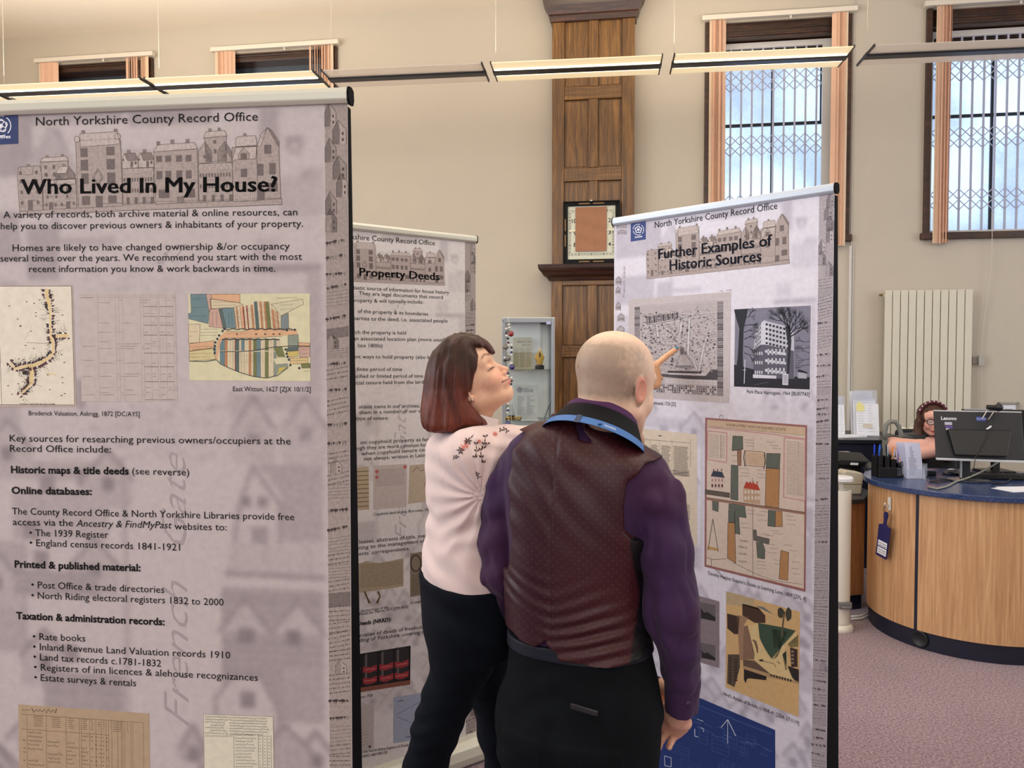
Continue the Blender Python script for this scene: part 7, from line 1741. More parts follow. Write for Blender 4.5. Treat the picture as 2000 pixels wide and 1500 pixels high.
    sw = figmesh('sweatshirt', [(sweat, (-.30, 1.68, .93), (.46, 2.4, 1.50), .0036, 1)], sw_m, root, lambda V: np.tile(L3(228, 204, 200), (len(V), 1)))
    def coll(Q):
        q = (Q - (nk0 + np.array([.012, 0, .040])).astype(F32)) @ frame(math.radians(80), math.radians(-18)).astype(F32); rho = np.hypot(q[..., 0] / 1.08, q[..., 1]); d = np.abs(rho - .062 + q[..., 2] * .15) - .0028; return smax(d, np.abs(q[..., 2]) - .022, .004)
    figmesh('shirt_collar', [(coll, nk0 - .09, nk0 + .13, .0026, 1)], mat('white_shirt_cotton', rgb(226, 214, 208), .8, sheen=.2), root)
    bv = bvh_of(sw); rnd = random.Random(6)
    em = MB(); pk_ = MB()
    def leaf(mb, x, y, a, L, wd):
        pts = [(x, y), (x + L * .5 * math.cos(a) + wd * math.sin(a), y - L * .5 * math.sin(a) + wd * math.cos(a)), (x + L * math.cos(a), y - L * math.sin(a)), (x + L * .5 * math.cos(a) - wd * math.sin(a), y - L * .5 * math.sin(a) - wd * math.cos(a))]
        V = []
        for q in pts:
            p, nn = cast(bv, *q)
            if p is None: return
            if nn.dot(rayd(*q)) > 0: nn = -nn
            V.append(p + nn * .0012)
        mb.add(V, [(0, 1, 2, 3)])
    def stem(mb, pts, wd=1.1):
        for (x0, y0), (x1, y1) in zip(pts[:-1], pts[1:]):
            L = math.hypot(x1 - x0, y1 - y0); leaf(mb, x0, y0, math.atan2(-(y1 - y0), x1 - x0), L, wd)
    for pts in ([(948, 854), (945, 868), (938, 880), (940, 894), (944, 904)], [(930, 868), (931, 882), (928, 894)], [(944, 876), (951, 868)]):
        stem(em, pts)
        for i, (x, y) in enumerate(pts):
            for a in (2.4, .7): leaf(em, x, y, a + rnd.uniform(-.3, .3), 7, 1.8)
    for (x, y) in ((914, 862), (900, 880)):
        for k in range(6): leaf(em, x, y, k * 1.05 + rnd.uniform(-.2, .2), 9, 1.7)
    stem(em, [(905, 868), (918, 858), (926, 848)], 1)
    for (x, y) in ((888, 893), (893, 892), (932, 925), (935, 931), (985, 838), (990, 842), (978, 840)):
        for k in range(3): leaf(em, x, y, k * 2.1, 5, 1.5)
    for k in range(14): leaf(pk_, 908 + rnd.uniform(-5, 5), 870 + rnd.uniform(-6, 6), rnd.uniform(0, 6), 5, 1.2)
    for (x, y, r) in ((967, 848, 6), (936, 862, 4), (905, 874, 5)):
        for k in range(9): leaf(pk_, x, y, k * .7, r, .9)
    obj('leaf_embroidery', em, mat('brown_thread', rgb(74, 46, 42), .7), root, kind='stuff'); obj('pink_flower_embroidery', pk_, mat('coral_thread', rgb(214, 120, 108), .7), root, kind='stuff')
    # -- jeans
    def jeans(Q):
        d = smax(T(Q, .004), Q[..., 2] - px(0, 1120)[2], .01)
        d = smin(d, s_ell(Q, px(905, 1215, 1.93), (.092, .125, .11)), .03)
        r = s_chain(Q, [px(917, 1215, 1.89), px(905, 1290, 1.89), px(873, 1365, 1.89), px(852, 1425, 1.88), px(830, 1500, 1.88), aR], [.083, .070, .058, .054, .050, .038], .03)
        l = s_chain(Q, [px(930, 1225, 2.03), px(962, 1340, 2.10), px(975, 1430, 2.13), px(985, 1510, 2.15), aL], [.085, .066, .055, .048, .038], .03)
        d = smin(d, smin(r, l, .012), .035)
        k = np.exp(-((Q[..., 2] - px(0, 1395)[2]) / .09) ** 2); n = vnoise(Q, (9, 9, 6), 2)
        d = d + .0042 * k * np.sin((Q[..., 2] * 1 - .35 * Q[..., 0] + .015 * n) * 150) * np.clip(.5 + n, 0, 1) + .0035 * np.sin((Q[..., 2] + .5 * Q[..., 0] + .02 * n) * 80) * np.clip(vnoise(Q, (6, 6, 6), 7) + .1, 0, 1)
        return d + .0012 * vnoise(Q, (30, 30, 30), 1)
    figmesh('jeans', [(jeans, (-.42, 1.68, .06), (.2, 2.32, 1.02), .0045, 1)], MATS['black_denim'], root, lambda V: np.tile(L3(15, 19, 27), (len(V), 1)) * (1 + .12 * vnoise(V, (40, 40, 40), 3))[:, None])
    for a_ in (aR, aL):
        sh = MB(); sh.ball((a_[0] + .06, a_[1] + .02, .04), (.13, .045, .042), 16, 8); obj('shoe', sh, MATS['black_shoe_leather'], root, smooth=True)
woman()
# -- THE RECEPTIONIST behind the desk
def receptionist():
    YR = 5.35; px = lambda x, y, Y=YR: np.array(P(x, y, Y))
    root = thing('person', 'seated woman with glasses and long brown hair behind the curved desk, arms crossed', 'person', (px(1820, 900)[0], YR + .1, 0), 0)
    Rh = frame(math.radians(192), math.radians(-2), 0); hc = px(1819, 824, 5.36)
    shL, shR = px(1772, 868, 5.34), px(1868, 866, 5.40)   # picture left / right shoulders
    A = [shL, px(1745, 872, 5.22), px(1800, 873, 5.06), px(1838, 876, 5.06)]; Bm = [shR, px(1876, 880, 5.2), px(1830, 879, 5.02), px(1785, 890, 5.0)]
    def head(Q):
        d, q = head_sdf(Q, hc, Rh, .97, True); return smin(d, s_cone(Q, px(1826, 880, 5.42), px(1826, 845, 5.39), .055, .05), .03)
    def bod(Q):
        d = s_cone(Q, px(1822, 900, 5.42), np.array([px(1822, 900)[0], 5.44, .55]), .13, .14); d = smin(d, s_cone(Q, shL, shR, .06, .06), .05)
        d = smin(d, s_chain(Q, A, [.055, .062, .048, .034], .02), .02); return smin(d, s_chain(Q, Bm, [.055, .062, .046, .034], .02), .004)
    hands = [hand_chains(A[3], A[3] - A[2], np.array([0, .8, -.6]), .16, (.8, .8, .85, .9), .5, .04, side=1), hand_chains(Bm[3], Bm[3] - Bm[2], np.array([0, .7, -.7]), .16, (.8, .8, .8, .85), .5, .04, side=-1)]
    def arms(Q):
        d = bod(Q)
        for H in hands: d = smin(d, hand_sdf(Q, H, .17), .012)
        return d
    def col(V):
        q = (V - hc.astype(F32)) @ Rh.astype(F32) / .97; c = np.tile(L3(222, 170, 156), (len(V), 1)); ym = np.abs(q[:, 1])
        D = lambda p, r: np.exp(-(((q[:, 0] - p[0]) / r[0]) ** 2 + ((ym - p[1]) / r[1]) ** 2 + ((q[:, 2] - p[2]) / r[2]) ** 2))
        c = mixc(c, L3(206, 120, 110), D((.065, .042, -.030), (.05, .022, .022)) * .5); c = mixc(c, L3(176, 74, 74), np.clip(1.8 * D((.094, .006, -.060), (.02, .020, .007)), 0, 1) * .9)
        c = mixc(c, L3(60, 36, 30), D((.08, .033, .038), (.03, .018, .003)) * .8); c = mixc(c, L3(40, 28, 26), D((.08, .033, .008), (.03, .012, .005)) * .9); return c
    figmesh('body', [(head, hc - np.array([.14, .14, .17]), hc + np.array([.14, .14, .15]), .0045, 1), (arms, (2.5, 4.85, .5), (3.6, 5.7, 1.25), .009, 1)], skin_m, root, col)
    def top(Q):
        d = smin(s_cone(Q, px(1822, 905, 5.42), np.array([px(1822, 900)[0], 5.44, .55]), .150, .165), s_cone(Q, px(1772, 865, 5.36), px(1870, 863, 5.42), .072, .072), .05)
        d = smin(d, s_cone(Q, shL, A[1], .07, .072), .02); d = smin(d, s_cone(Q, shR, Bm[1], .07, .072), .02);
        d = smax(d, -(s_cone(Q, A[1] + (A[1] - A[0]) * .15, A[2], .074, .07)), .004); d = smax(d, -(s_cone(Q, Bm[1] + (Bm[1] - Bm[0]) * .15, Bm[2], .074, .07)), .004)
        d = smax(d, -(np.linalg.norm(Q - px(1824, 864, 5.30).astype(F32), axis=-1) - .055), .01)
        return d + .003 * vnoise(Q, (20, 20, 20), 3)
    figmesh('top', [(top, (2.5, 5.0, .5), (3.6, 5.75, 1.30), .009, 1)], mat('black_jersey', rgb(20, 20, 24), .85, sheen=.2), root)
    def hair(Q):
        q = (Q - hc.astype(F32)) @ Rh.astype(F32) / .97; ym = np.abs(q[..., 1])
        d = s_ell(q, (-.020, 0, .045), (.110, .092, .100)); m = np.stack([q[..., 0], ym, q[..., 2]], -1)
        d = smin(d, s_chain(m, [(0, .083, .0), (.005, .088, -.08), (.055, .098, -.17), (.085, .085, -.25)], [.028, .032, .036, .03], .02), .02)
        face = s_ell(q, (.10, 0, -.022), (.088, .060, .082)); d = smax(d, -face, .008)
        return d * .97 + .003 * vnoise(Q, (90, 90, 8), 1)
    figmesh('hair', [(hair, hc - np.array([.18, .18, .34]), hc + np.array([.18, .18, .18]), .005, 1)], MATS['glossy_hair'], root, lambda V: np.tile(L3(74, 48, 38), (len(V), 1)) * (1 + .35 * vnoise(V, (90, 90, 8), 2))[:, None])
    hp = lambda p: Vector(hc + Rh @ (np.array(p) * .97))
    hb = MB(); pts = [hp((.035 + .02 * math.cos(a) * 0, .094 * math.cos(a), .050 + .096 * math.sin(a))) for a in np.linspace(.15, math.pi - .15, 18)]; hb.tube(pts, .013, 8); obj('headband', hb, mat('maroon_headband', rgb(84, 34, 46), .7), root, smooth=True)
    for a in np.linspace(.4, math.pi - .4, 9):
        d = MB(); d.ball(hp((.046, .099 * math.cos(a), .052 + .102 * math.sin(a))), .005, 8, 6); obj('pearl', d, mat('pearl', rgb(230, 228, 230), .25), root, smooth=True)
    gl = MB()
    for sg in (-1, 1): gl.tube([hp((.103, sg * .034 + .025 * math.cos(a), .010 + .0205 * math.sin(a))) for a in np.linspace(0, 2 * math.pi, 17)], .0028, 6, cap=False)
    gl.tube([hp((.105, -.009, .014)), hp((.108, 0, .016)), hp((.105, .009, .014))], .0026, 6)
    for sg in (-1, 1): gl.tube([hp((.102, sg * .058, .016)), hp((.0, sg * .082, .012))], .0026, 6)
    obj('glasses', gl, mat('dark_glasses_frame', rgb(24, 22, 26), .3), root, smooth=True)
    for sg in (-1, 1):
        g = MB(); g.add([hp((.1025, sg * .034 + .024 * math.cos(a), .010 + .0195 * math.sin(a))) for a in np.linspace(0, 2 * math.pi, 17)[:-1]], [tuple(range(16))]); obj('lens', g, mat('lens_glass', rgb(235, 240, 245), .03, alpha=.25), root)
    ch = thing('office_chair', 'black office chair with grey loop armrest at the reception desk', 'chair', (px(1790, 900, 5.5)[0], 5.55, 0), 0)
    cm = mat('black_chair_fabric', rgb(22, 24, 30), .8); s = MB(); x0 = px(1762, 0, 5.6)[0]; s.box(x0, x0 + .5, 5.57, 5.63, .55, 1.06); obj('backrest', s, cm, ch, bevel=.03)
    s = MB(); s.box(x0, x0 + .5, 5.2, 5.6, .42, .50); obj('seat', s, cm, ch, bevel=.02)
    l = MB(); pts = smooth_poly([(1728, 852), (1730, 832), (1737, 823), (1748, 822), (1754, 828), (1760, 850)], 1); pp = [P(x, y, 5.2) for x, y in [(1729, 858), (1728, 845), (1731, 830), (1738, 823), (1749, 824), (1755, 832), (1760, 848), (1759, 856)]]; l.tube(pp, .016, 8); obj('armrest', l, mat('grey_armrest_plastic', rgb(120, 122, 118), .5), ch, smooth=True)
    s = MB(); s.tube([(pp[0].x, 5.2, pp[0].z), (pp[0].x + .05, 5.3, .46)], .02, 8); obj('arm_support', s, MATS['grey_armrest_plastic'], ch)
    s = MB(); s.tube([(x0 + .25, 5.4, .12), (x0 + .25, 5.4, .42)], .03, 10); obj('column', s, MATS['black_lacquer'], ch)
    for k in range(5):
        a = 2 * math.pi * k / 5; s = MB(); s.tube([(x0 + .25, 5.4, .1), (x0 + .25 + .28 * math.cos(a), 5.4 + .28 * math.sin(a), .06)], .02, 8); s.ball((x0 + .25 + .28 * math.cos(a), 5.4 + .28 * math.sin(a), .03), .03, 10, 6); obj('leg', s, MATS['black_lacquer'], ch)
receptionist()
# == RECEPTION DESK AND WHAT STANDS ON IT
desk_wood = wood_mat('light_oak_veneer', rgb(164, 120, 82), rgb(190, 146, 104), rgb(210, 170, 126), scale=(26, 26, .9), rough=.4, coat=.15, fine=110.)
navy = mat('navy_laminate', rgb(18, 22, 42), .45)
def speckle():
    m = bpy.data.materials.new('speckled_navy_worktop'); m.use_nodes = True; nt = m.node_tree; b = nt.nodes['Principled BSDF']; tc = nt.nodes.new('ShaderNodeTexCoord')
    v = nt.nodes.new('ShaderNodeTexVoronoi'); v.inputs['Scale'].default_value = 130; nt.links.new(tc.outputs['Object'], v.inputs['Vector'])
    r = nt.nodes.new('ShaderNodeValToRGB'); r.color_ramp.elements[0].position = .10; r.color_ramp.elements[0].color = rgb(150, 164, 190); r.color_ramp.elements[1].position = .2; r.color_ramp.elements[1].color = rgb(42, 60, 102)  # base blue raised to hold the worktop's reflections in its colour
    nt.links.new(v.outputs['Distance'], r.inputs['Fac']); nt.links.new(r.outputs['Color'], b.inputs['Base Color']); b.inputs['Roughness'].default_value = .22; b.inputs['Specular IOR Level'].default_value = .6
    return m
speck = speckle()
DCX, DCY, DR = 2.66, 4.42, .545; ZT = .872
def plan(off=0., n=26):
    r = DR + off; pts = [(DCX - r * math.cos(a), DCY - r * math.sin(a)) for a in np.linspace(-1.05, math.pi / 2, n)] + [(3.3, DCY - r + .0), (4.3, DCY - r + .04)]
    return pts
def wall_strip(mb, pts, z0, z1, th=.02):
    n = len(pts); inner = []
    for i in range(n):
        a, b = pts[max(i - 1, 0)], pts[min(i + 1, n - 1)]; dx, dy = b[0] - a[0], b[1] - a[1]; l = math.hypot(dx, dy); inner.append((pts[i][0] - dy / l * th, pts[i][1] + dx / l * th))
    V = [(x, y, z) for z in (z0, z1) for x, y in pts] + [(x, y, z) for z in (z0, z1) for x, y in inner]
    F = []
    for i in range(n - 1):
        F += [(i, i + 1, n + i + 1, n + i), (2 * n + i + 1, 2 * n + i, 3 * n + i, 3 * n + i + 1), (n + i, n + i + 1, 3 * n + i + 1, 3 * n + i), (i + 1, i, 2 * n + i, 2 * n + i + 1)]
    F += [(0, n, 3 * n, 2 * n), (n - 1, 3 * n - 1, 4 * n - 1, 2 * n - 1)]
    mb.add(V, F)
def proj_x(x, y, z):
    v = Vector((x, y, z - EYE)); c, s = math.cos(PITCH), math.sin(PITCH); dpt = v.y * c - v.z * s; return 1000 + FPX * v.x / dpt
def desk():
    root = thing('reception_desk', 'curved light wood reception desk with speckled navy worktop', 'desk', (DCX, DCY, 0))
    P_ = plan(0, 60); aj = min(np.linspace(.1, 1.3, 400), key=lambda a: abs(proj_x(DCX - DR * math.cos(a), DCY - DR * math.sin(a), .5) - 1790)); k = int(round((aj + 1.05) / (math.pi / 2 + 1.05) * 59)); arc = lambda a, o=0: (DCX - (DR + o) * math.cos(a), DCY - (DR + o) * math.sin(a))
    for a, b in ((0, k), (k, len(P_) - 1)):
        seg = P_[a:b + 1]
        if a == 0: seg = [arc(q) for q in np.linspace(-1.05, aj - .017, 40)]
        else: seg = [arc(q) for q in np.linspace(aj + .017, math.pi / 2, 26)] + P_[-2:]
        m = MB(); wall_strip(m, seg, .10, ZT - .03); obj('front_panel', m, desk_wood, root, smooth='auto')
    m = MB(); wall_strip(m, [arc(q, -.002) for q in (aj - .022, aj, aj + .022)], .10, ZT - .03, .01); obj('joint_strip', m, navy, root)
    m = MB(); wall_strip(m, plan(-.012, 40), 0, .10); obj('plinth', m, navy, root)
    m = MB(); o = plan(.028, 40); inn = [(3.2, 5.25), (3.2, 5.25)]
    poly = o + [(4.3, 4.72), (3.2, 4.74), (2.9, 4.86), (2.6, 4.93)]
    m.prism([(a, b) for a, b in poly], ZT - .03, ZT); obj('worktop', m, speck, root, bevel=.004)
    m = MB(); f = MB(); pv = P(1800, 1262, 4.13); nrm = (Vector((DCX, DCY, 0)) - Vector((pv.x, pv.y, 0))).normalized(); R_ = Vector((0, 0, 1)).rotation_difference(-nrm).to_matrix().to_4x4()
    cen = Vector((DCX, DCY, .055)) - nrm * (DR - .006); m.lathe([(.0, .004), (.035, .004), (.040, .010), (.044, .006), (.045, -.004)], 28, Matrix.Translation(cen) @ R_); obj('round_vent', m, mat('black_vent_plastic', rgb(24, 25, 30), .5), root, smooth=True)
    r2 = thing('return_desk', 'lower brown wood return desk with dark top, left of the curved reception desk', 'desk', (1.95, 4.95, 0))
    pts = [(1.35, 4.74), (1.8, 4.71), (2.05, 4.71), (2.20, 4.76)]
    m = MB(); wall_strip(m, pts, .10, .68, .02); obj('front_panel', m, wood_mat('brown_oak_veneer', rgb(120, 76, 44), rgb(146, 98, 60), rgb(166, 116, 74), scale=(9, 9, .7)), r2)  # browner veneer than the curved desk front
    m = MB(); wall_strip(m, [(x, y + .03) for x, y in pts], 0, .10, .02); obj('plinth', m, navy, r2)
    m = MB(); m.prism([(1.35, 4.71), (1.8, 4.68), (2.05, 4.68), (2.17, 4.71), (2.35, 5.0), (2.35, 5.42), (1.35, 5.42)], .68, .708); obj('worktop', m, mat('dark_worktop', rgb(28, 30, 38), .3), r2, bevel=.004)
    for j in range(2):
        c = MB(); c.tube([Pz(x, y + j * 5, .012) for x, y in ((1662, 1204), (1680, 1203), (1700, 1196), (1712, 1186))] , .006, 6)
        tag(obj('cable', c, MATS['white_cord'], origin=tuple(Pz(1662, 1204 + j * 5, 0)), smooth=True), ['upper white cable lying on the carpet beside the curved desk foot', 'lower white cable lying on the carpet beside the curved desk foot'][j], 'cable', 'white cables on the floor')
    return root
desk()
def on_front(x, y, off):     # point on the curved desk front seen at a pixel, pushed out by off
    d = rayd(x, y); E = Vector((0, 0, EYE)); r = DR + off
    a = d.x ** 2 + d.y ** 2; b = -2 * (d.x * DCX + d.y * DCY); c = DCX ** 2 + DCY ** 2 - r * r; t = (-b - math.sqrt(max(b * b - 4 * a * c, 0))) / (2 * a); return E + d * t
def paddle():
    h = MB(); a = on_front(1737, 975, .006); b = on_front(1737, 997, .006); t = (a - b).normalized()
    r = thing('wall_hook', 'white adhesive hook on the curved desk front', 'hook', tuple(b))
    nrm = Vector((b.x - DCX, b.y - DCY, 0)).normalized(); s_ = nrm.cross(Vector((0, 0, 1)))
    Mh = Matrix(((s_.x, nrm.x, 0, b.x), (s_.y, nrm.y, 0, b.y), (0, 0, 1, b.z), (0, 0, 0, 1)))
    h.box(-.011, .011, -.004, .004, 0, .075, Mh); obj('plate', h, white_paint, r, bevel=.003)
    h = MB(); h.tube([Mh @ Vector(p) for p in ((.0, .004, .03), (-.0, .022, .022), (0, .030, .034), (0, .030, .045))], .004, 8); obj('prong', h, white_paint, r, smooth=True)
    o = Mh @ Vector((0, .026, .018))
    r2 = thing('key_paddle', 'navy blue paddle tag with two white labels hanging from the desk hook', 'tag', tuple(o))
    tl = MB(); tl.tube([o + Vector((0, 0, .012)), o + Vector((-.01, 0, -.0)), o + Vector((-.012, 0, -.022)), o + Vector((-.004, 0, -.02)), o + Vector((0, 0, .012))], .0016, 5); obj('string', tl, mat('dark_string', rgb(20, 20, 30), .7), r2)
    th = math.radians(-7); sc = 1
    def W(x, z, d=0): x2 = x * math.cos(th) - z * math.sin(th) * -1; z2 = z * math.cos(th) - x * math.sin(th) * 1; return Mh @ Vector((0, .026 + d, .0)) + s_ * (x2 - .012) * (1) + Vector((0, 0, z2 - .005))
    sg = 1 if proj_x(*(Mh @ Vector((.1, 0, 0)))[:3]) > proj_x(*(Mh @ Vector((-.1, 0, 0)))[:3]) else -1
    W0 = W; W = lambda x, z, d=0: W0(x * sg, z, d)
    out = [(-.012, 0), (.012, 0), (.016, -.012), (.016, -.028), (.011, -.045), (.011, -.065), (.018, -.078), (.044, -.082), (.046, -.09), (.040, -.262), (.036, -.266), (-.042, -.266), (-.046, -.262), (-.046, -.09), (-.042, -.082), (-.018, -.078), (-.011, -.065), (-.011, -.045), (-.016, -.028), (-.016, -.012)]
    m = MB(); n = len(out); m.add([W(x, z, 0) for x, z in out] + [W(x, z, .006) for x, z in out], [tuple(range(n)), tuple(range(n, 2 * n))[::-1]] + [(i, (i + 1) % n, n + (i + 1) % n, n + i) for i in range(n)]); obj('paddle', m, mat('navy_paddle', rgb(22, 26, 84), .4), r2)
    for z0, z1, s1, s2 in ((-.172, -.205, 'Please return', 'to reception'), (-.211, -.25, 'Ladies toilet', 'key')):
        m = MB(); m.add([W(-.036, z0, .0068), (W(.036, z0, .0068)), W(.036, z1, .0068), W(-.036, z1, .0068)], [(0, 1, 2, 3)]); lb = obj('label_sticker', m, mat('white_label', rgb(225, 226, 232), .5), r2)
        t = MB(); rnd = random.Random(4)
        for q in range(2):
            z = z0 - .012 - q * .013
            for k in range(9): t.add([W(-.030 + k * .0068, z, .0072), W(-.030 + k * .0068 + .005, z + .001, .0072), W(-.030 + k * .0068 + .004, z - .006 * rnd.uniform(.5, 1), .0072), W(-.030 + k * .0068, z - .004, .0072)], [(0, 1, 2, 3)])
        obj('handwriting', t, ink_m, lb)
paddle()
bk_pl = mat('black_plastic', rgb(9, 10, 14), .4)
clear = mat('clear_acrylic', rgb(215, 222, 240), .08, alpha=.30, spec=.7)
paper = mat('white_paper', rgb(226, 228, 238), .7)
def desk_items():
    c = Pz(1733, 930, ZT)
    r = thing('pen_organiser', 'black multi-compartment pen organiser on the left end of the curved desk', 'organiser', tuple(c))
    x, y = c.x, c.y
    for (a, b, d, e, h) in ((-.078, -.044, -.04, .04, .125), (-.040, -.006, -.045, .04, .12), (-.002, .032, -.045, .04, .105), (.036, .075, -.045, .04, .085)):
        m = MB(); w_ = .003
        m.box(x + a, x + b, y + d, y + d + w_, ZT, ZT + h); m.box(x + a, x + b, y + e - w_, y + e, ZT, ZT + h); m.box(x + a, x + a + w_, y + d, y + e, ZT, ZT + h); m.box(x + b - w_, x + b, y + d, y + e, ZT, ZT + h); m.box(x + a, x + b, y + d, y + e, ZT, ZT + .003)
        obj('compartment', m, bk_pl, r)
    m = MB(); m.box(x - .08, x + .078, y - .065, y - .047, ZT, ZT + .06); obj('clip_tray', m, bk_pl, r, bevel=.003)
    rnd = random.Random(5)
    pens = [(-.072, (30, 60, 190), 'blue pen with a broad cap at the left of the pen organiser'), (-.062, (40, 90, 200), 'light blue pen beside the first blue pen'), (-.052, (30, 34, 44), 'black pen behind the blue pens in the organiser'), (-.034, (24, 26, 34), 'black pen in the second compartment'), (-.024, (60, 66, 90), 'grey-blue pen in the second compartment'), (-.012, (20, 22, 30), 'tall black pen in the middle of the organiser'), (.004, (210, 214, 224), 'white pen in the third compartment'), (.014, (90, 160, 190), 'pale teal pen in the third compartment'), (.024, (220, 140, 70), 'orange pencil in the organiser'), (.042, (205, 200, 210), 'white marker at the right of the organiser'), (.052, (150, 140, 190), 'pale violet marker at the right of the organiser'), (.062, (225, 215, 205), 'cream marker at the right end of the organiser')]
    for i, (dx, cc, lb) in enumerate(pens):
        h = .172 + rnd.uniform(-.01, .02) - (.015 if dx > .03 else 0); tx, ty = rnd.uniform(-.008, .008), rnd.uniform(-.01, .01); yy = y + rnd.uniform(-.03, .02)
        p = thing('pencil' if 'pencil' in lb else 'pen', lb, 'pencil' if 'pencil' in lb else 'pen', (x + dx, yy, ZT + .004), 0, 'pens in the organiser')
        a = Vector((x + dx, yy, ZT + .006)); b = a + Vector((tx, ty, h)); wd = .0045 if dx < .03 else .0075
        m = MB(); m.tube([a, a + (b - a) * .78], wd * .85, 8); obj('barrel', m, mat('pen_%d' % i, rgb(*cc), .35), p, smooth='auto')
        m = MB(); m.tube([a + (b - a) * .74, b], wd, 8); m.box(*[b.x - .001, b.x + .001, b.y - wd * 1.7, b.y - wd * .6, b.z - .03, b.z]); obj('cap', m, mat('pencap_%d' % i, rgb(*[min(255, v * 1.15) for v in cc]), .3), p, smooth='auto')
    s = thing('scissors', 'scissors with grey handles tucked in front of the pen organiser', 'scissors', (x + .055, y - .056, ZT + .05))
    for sg in (-1, 1):
        m = MB(); cx = x + .058 + sg * .012; m.tube([(cx + .011 * math.cos(a), y - .072, ZT + .083 + .014 * math.sin(a)) for a in np.linspace(0, 6.283, 13)], .003, 6, cap=False); obj('handle', m, mat('grey_handle', rgb(70, 74, 84), .4), s, smooth=True)
        m = MB(); m.tube([(x + .058 + sg * .006, y - .071, ZT + .07), (x + .056, y - .07, ZT + .02)], .002, 5); obj('blade', m, mat('steel', rgb(190, 192, 198), .25, metal=1.), s)
    for j, dx in enumerate((.028, .046)):
        m = MB(); q = x + dx; m.tube([(q, y - .07, ZT + .06), (q, y - .07, ZT + .015), (q + .006, y - .07, ZT + .010), (q + .010, y - .07, ZT + .016), (q + .010, y - .07, ZT + .055), (q + .005, y - .07, ZT + .058)], .0008, 5)
        tag(obj('paper_clip', m, MATS['steel'], origin=(q, y - .07, ZT + .01)), ['left paper clip hooked on the black pen organiser', 'right paper clip hooked on the black pen organiser'][j], 'paper clip')
    c = Pz(1783, 934, ZT); x, y = c.x, c.y
    r = thing('leaflet_holder', 'clear acrylic leaflet holder on the desk next to the pens', 'leaflet holder', tuple(c))
    m = MB(); m.box(x - .052, x + .052, y - .03, y - .027, ZT + .002, ZT + .06); m.box(x - .052, x + .052, y + .02, y + .023, ZT + .002, ZT + .17); m.box(x - .052, x + .052, y - .05, y + .03, ZT, ZT + .003); obj('pocket', m, clear, r)
    m = MB(); m.add([(x + .05, y - .05, ZT), (x + .05, y + .03, ZT), (x + .052, y + .0, ZT + .10), (x + .0505, y - .05, ZT), (x + .0525, y + .03, ZT), (x + .0545, y, ZT + .10)], [(0, 1, 2), (3, 5, 4)]); obj('side_fin', m, clear, r)
    rnd = random.Random(1)
    for k in range(6):
        m = MB(); sh = -.010 * k * .6; n = 9; V = []
        for j in range(n + 1):
            z = .205 * j / n; bend = .03 * (j / n) ** 2 * (1 if k < 4 else .6); V += [(x - .046 + sh * (j / n) * 1.2 - .012 * (j / n) ** 2, y - .018 + k * .006 + bend * .5, ZT + .004 + z), (x + .046 + sh * (j / n) * 1.2 - .012 * (j / n) ** 2, y - .018 + k * .006 + bend * .5, ZT + .004 + z - (.0))]
        m.add(V, [(2 * j, 2 * j + 1, 2 * j + 3, 2 * j + 2) for j in range(n)])
        l = obj('leaflet', m, mat('pale_lavender_paper', rgb(206, 208, 232), .6), origin=(x, y - .018 + k * .006, ZT + .004), smooth=True)
        tag(l, ['front pale leaflet with small print in the acrylic holder', 'second leaflet from the front in the acrylic holder', 'third leaflet from the front in the acrylic holder', 'fourth leaflet from the front in the acrylic holder', 'fifth leaflet from the front, second to last in the acrylic holder', 'rearmost leaflet in the acrylic holder'][k], 'leaflet', 'leaflets in the acrylic holder')
        if k == 0:
            t = MB()
            for q in range(22):
                z = ZT + .02 + q * .0078; f_ = ((z - ZT) / .205); xx = x - .03 - .012 * f_ ** 2; yy = y - .0186 + .015 * f_ ** 2
                w_ = .05 if 3 < q < 14 else .035; t.box(xx + (0 if q < 14 else .012), xx + w_ * rnd.uniform(.7, 1), yy - .0006, yy - .0002, z, z + .0022)
            obj('small_print', t, mat('grey_print', rgb(120, 120, 140), .6), l)
    c = Pz(1803, 933, ZT); x, y = c.x + .0, c.y
    m = MB(); m.box(x - .018, x + .018, y - .01, y - .008, ZT + .001, ZT + .085); m.box(x - .018, x + .018, y - .03, y + .02, ZT, ZT + .003); m.box(x - .018, x + .018, y + .012, y + .014, ZT, ZT + .07)
    tag(obj('card_holder', m, clear, origin=(x, y, ZT)), 'small empty clear plastic card holder right of the leaflets', 'card holder')
    c = Pz(1817, 929, ZT); m = MB(); m.box(c.x - .03, c.x + .03, c.y - .02, c.y + .03, ZT, ZT + .032); o = tag(obj('card_reader', m, bk_pl, origin=tuple(c), bevel=.008), 'small black box lying on the desk beside the clear card holder', 'box')
    m = MB(); m.box(c.x - .026, c.x + .026, c.y - .012, c.y + .024, ZT + .032, ZT + .034);
    obj('top_plate', m, mat('blue_grey_plate', rgb(90, 104, 140), .25), o)
    c = Pz(1858, 927, ZT); m = MB(); m.ball((c.x, c.y, ZT + .004), (.052, .034, .030), 20, 10); m.v = [(a, b, max(d, ZT + .001)) for a, b, d in m.v]
    o = tag(obj('computer_mouse', m, mat('dark_mouse', rgb(34, 36, 44), .25), origin=tuple(c), smooth=True), 'dark computer mouse on the desk left of the monitor stand', 'mouse')
    m = MB(); m.ball((c.x, c.y, ZT + .012), (.034, .020, .0262), 16, 8); obj('silver_shell', m, mat('silver_plastic', rgb(190, 192, 205), .25, metal=.4), o, smooth=True)
    c = Pz(1955, 934, ZT); r = thing('keyboard', 'black computer keyboard on the desk behind the monitor foot', 'keyboard', tuple(c), math.radians(-12))
    m = MB(); m.box(-.22, .22, -.07, .07, 0, .018); obj('base', m, bk_pl, r, world=False, bevel=.005)
    km = mat('black_key', rgb(24, 25, 30), .5)
    base = None
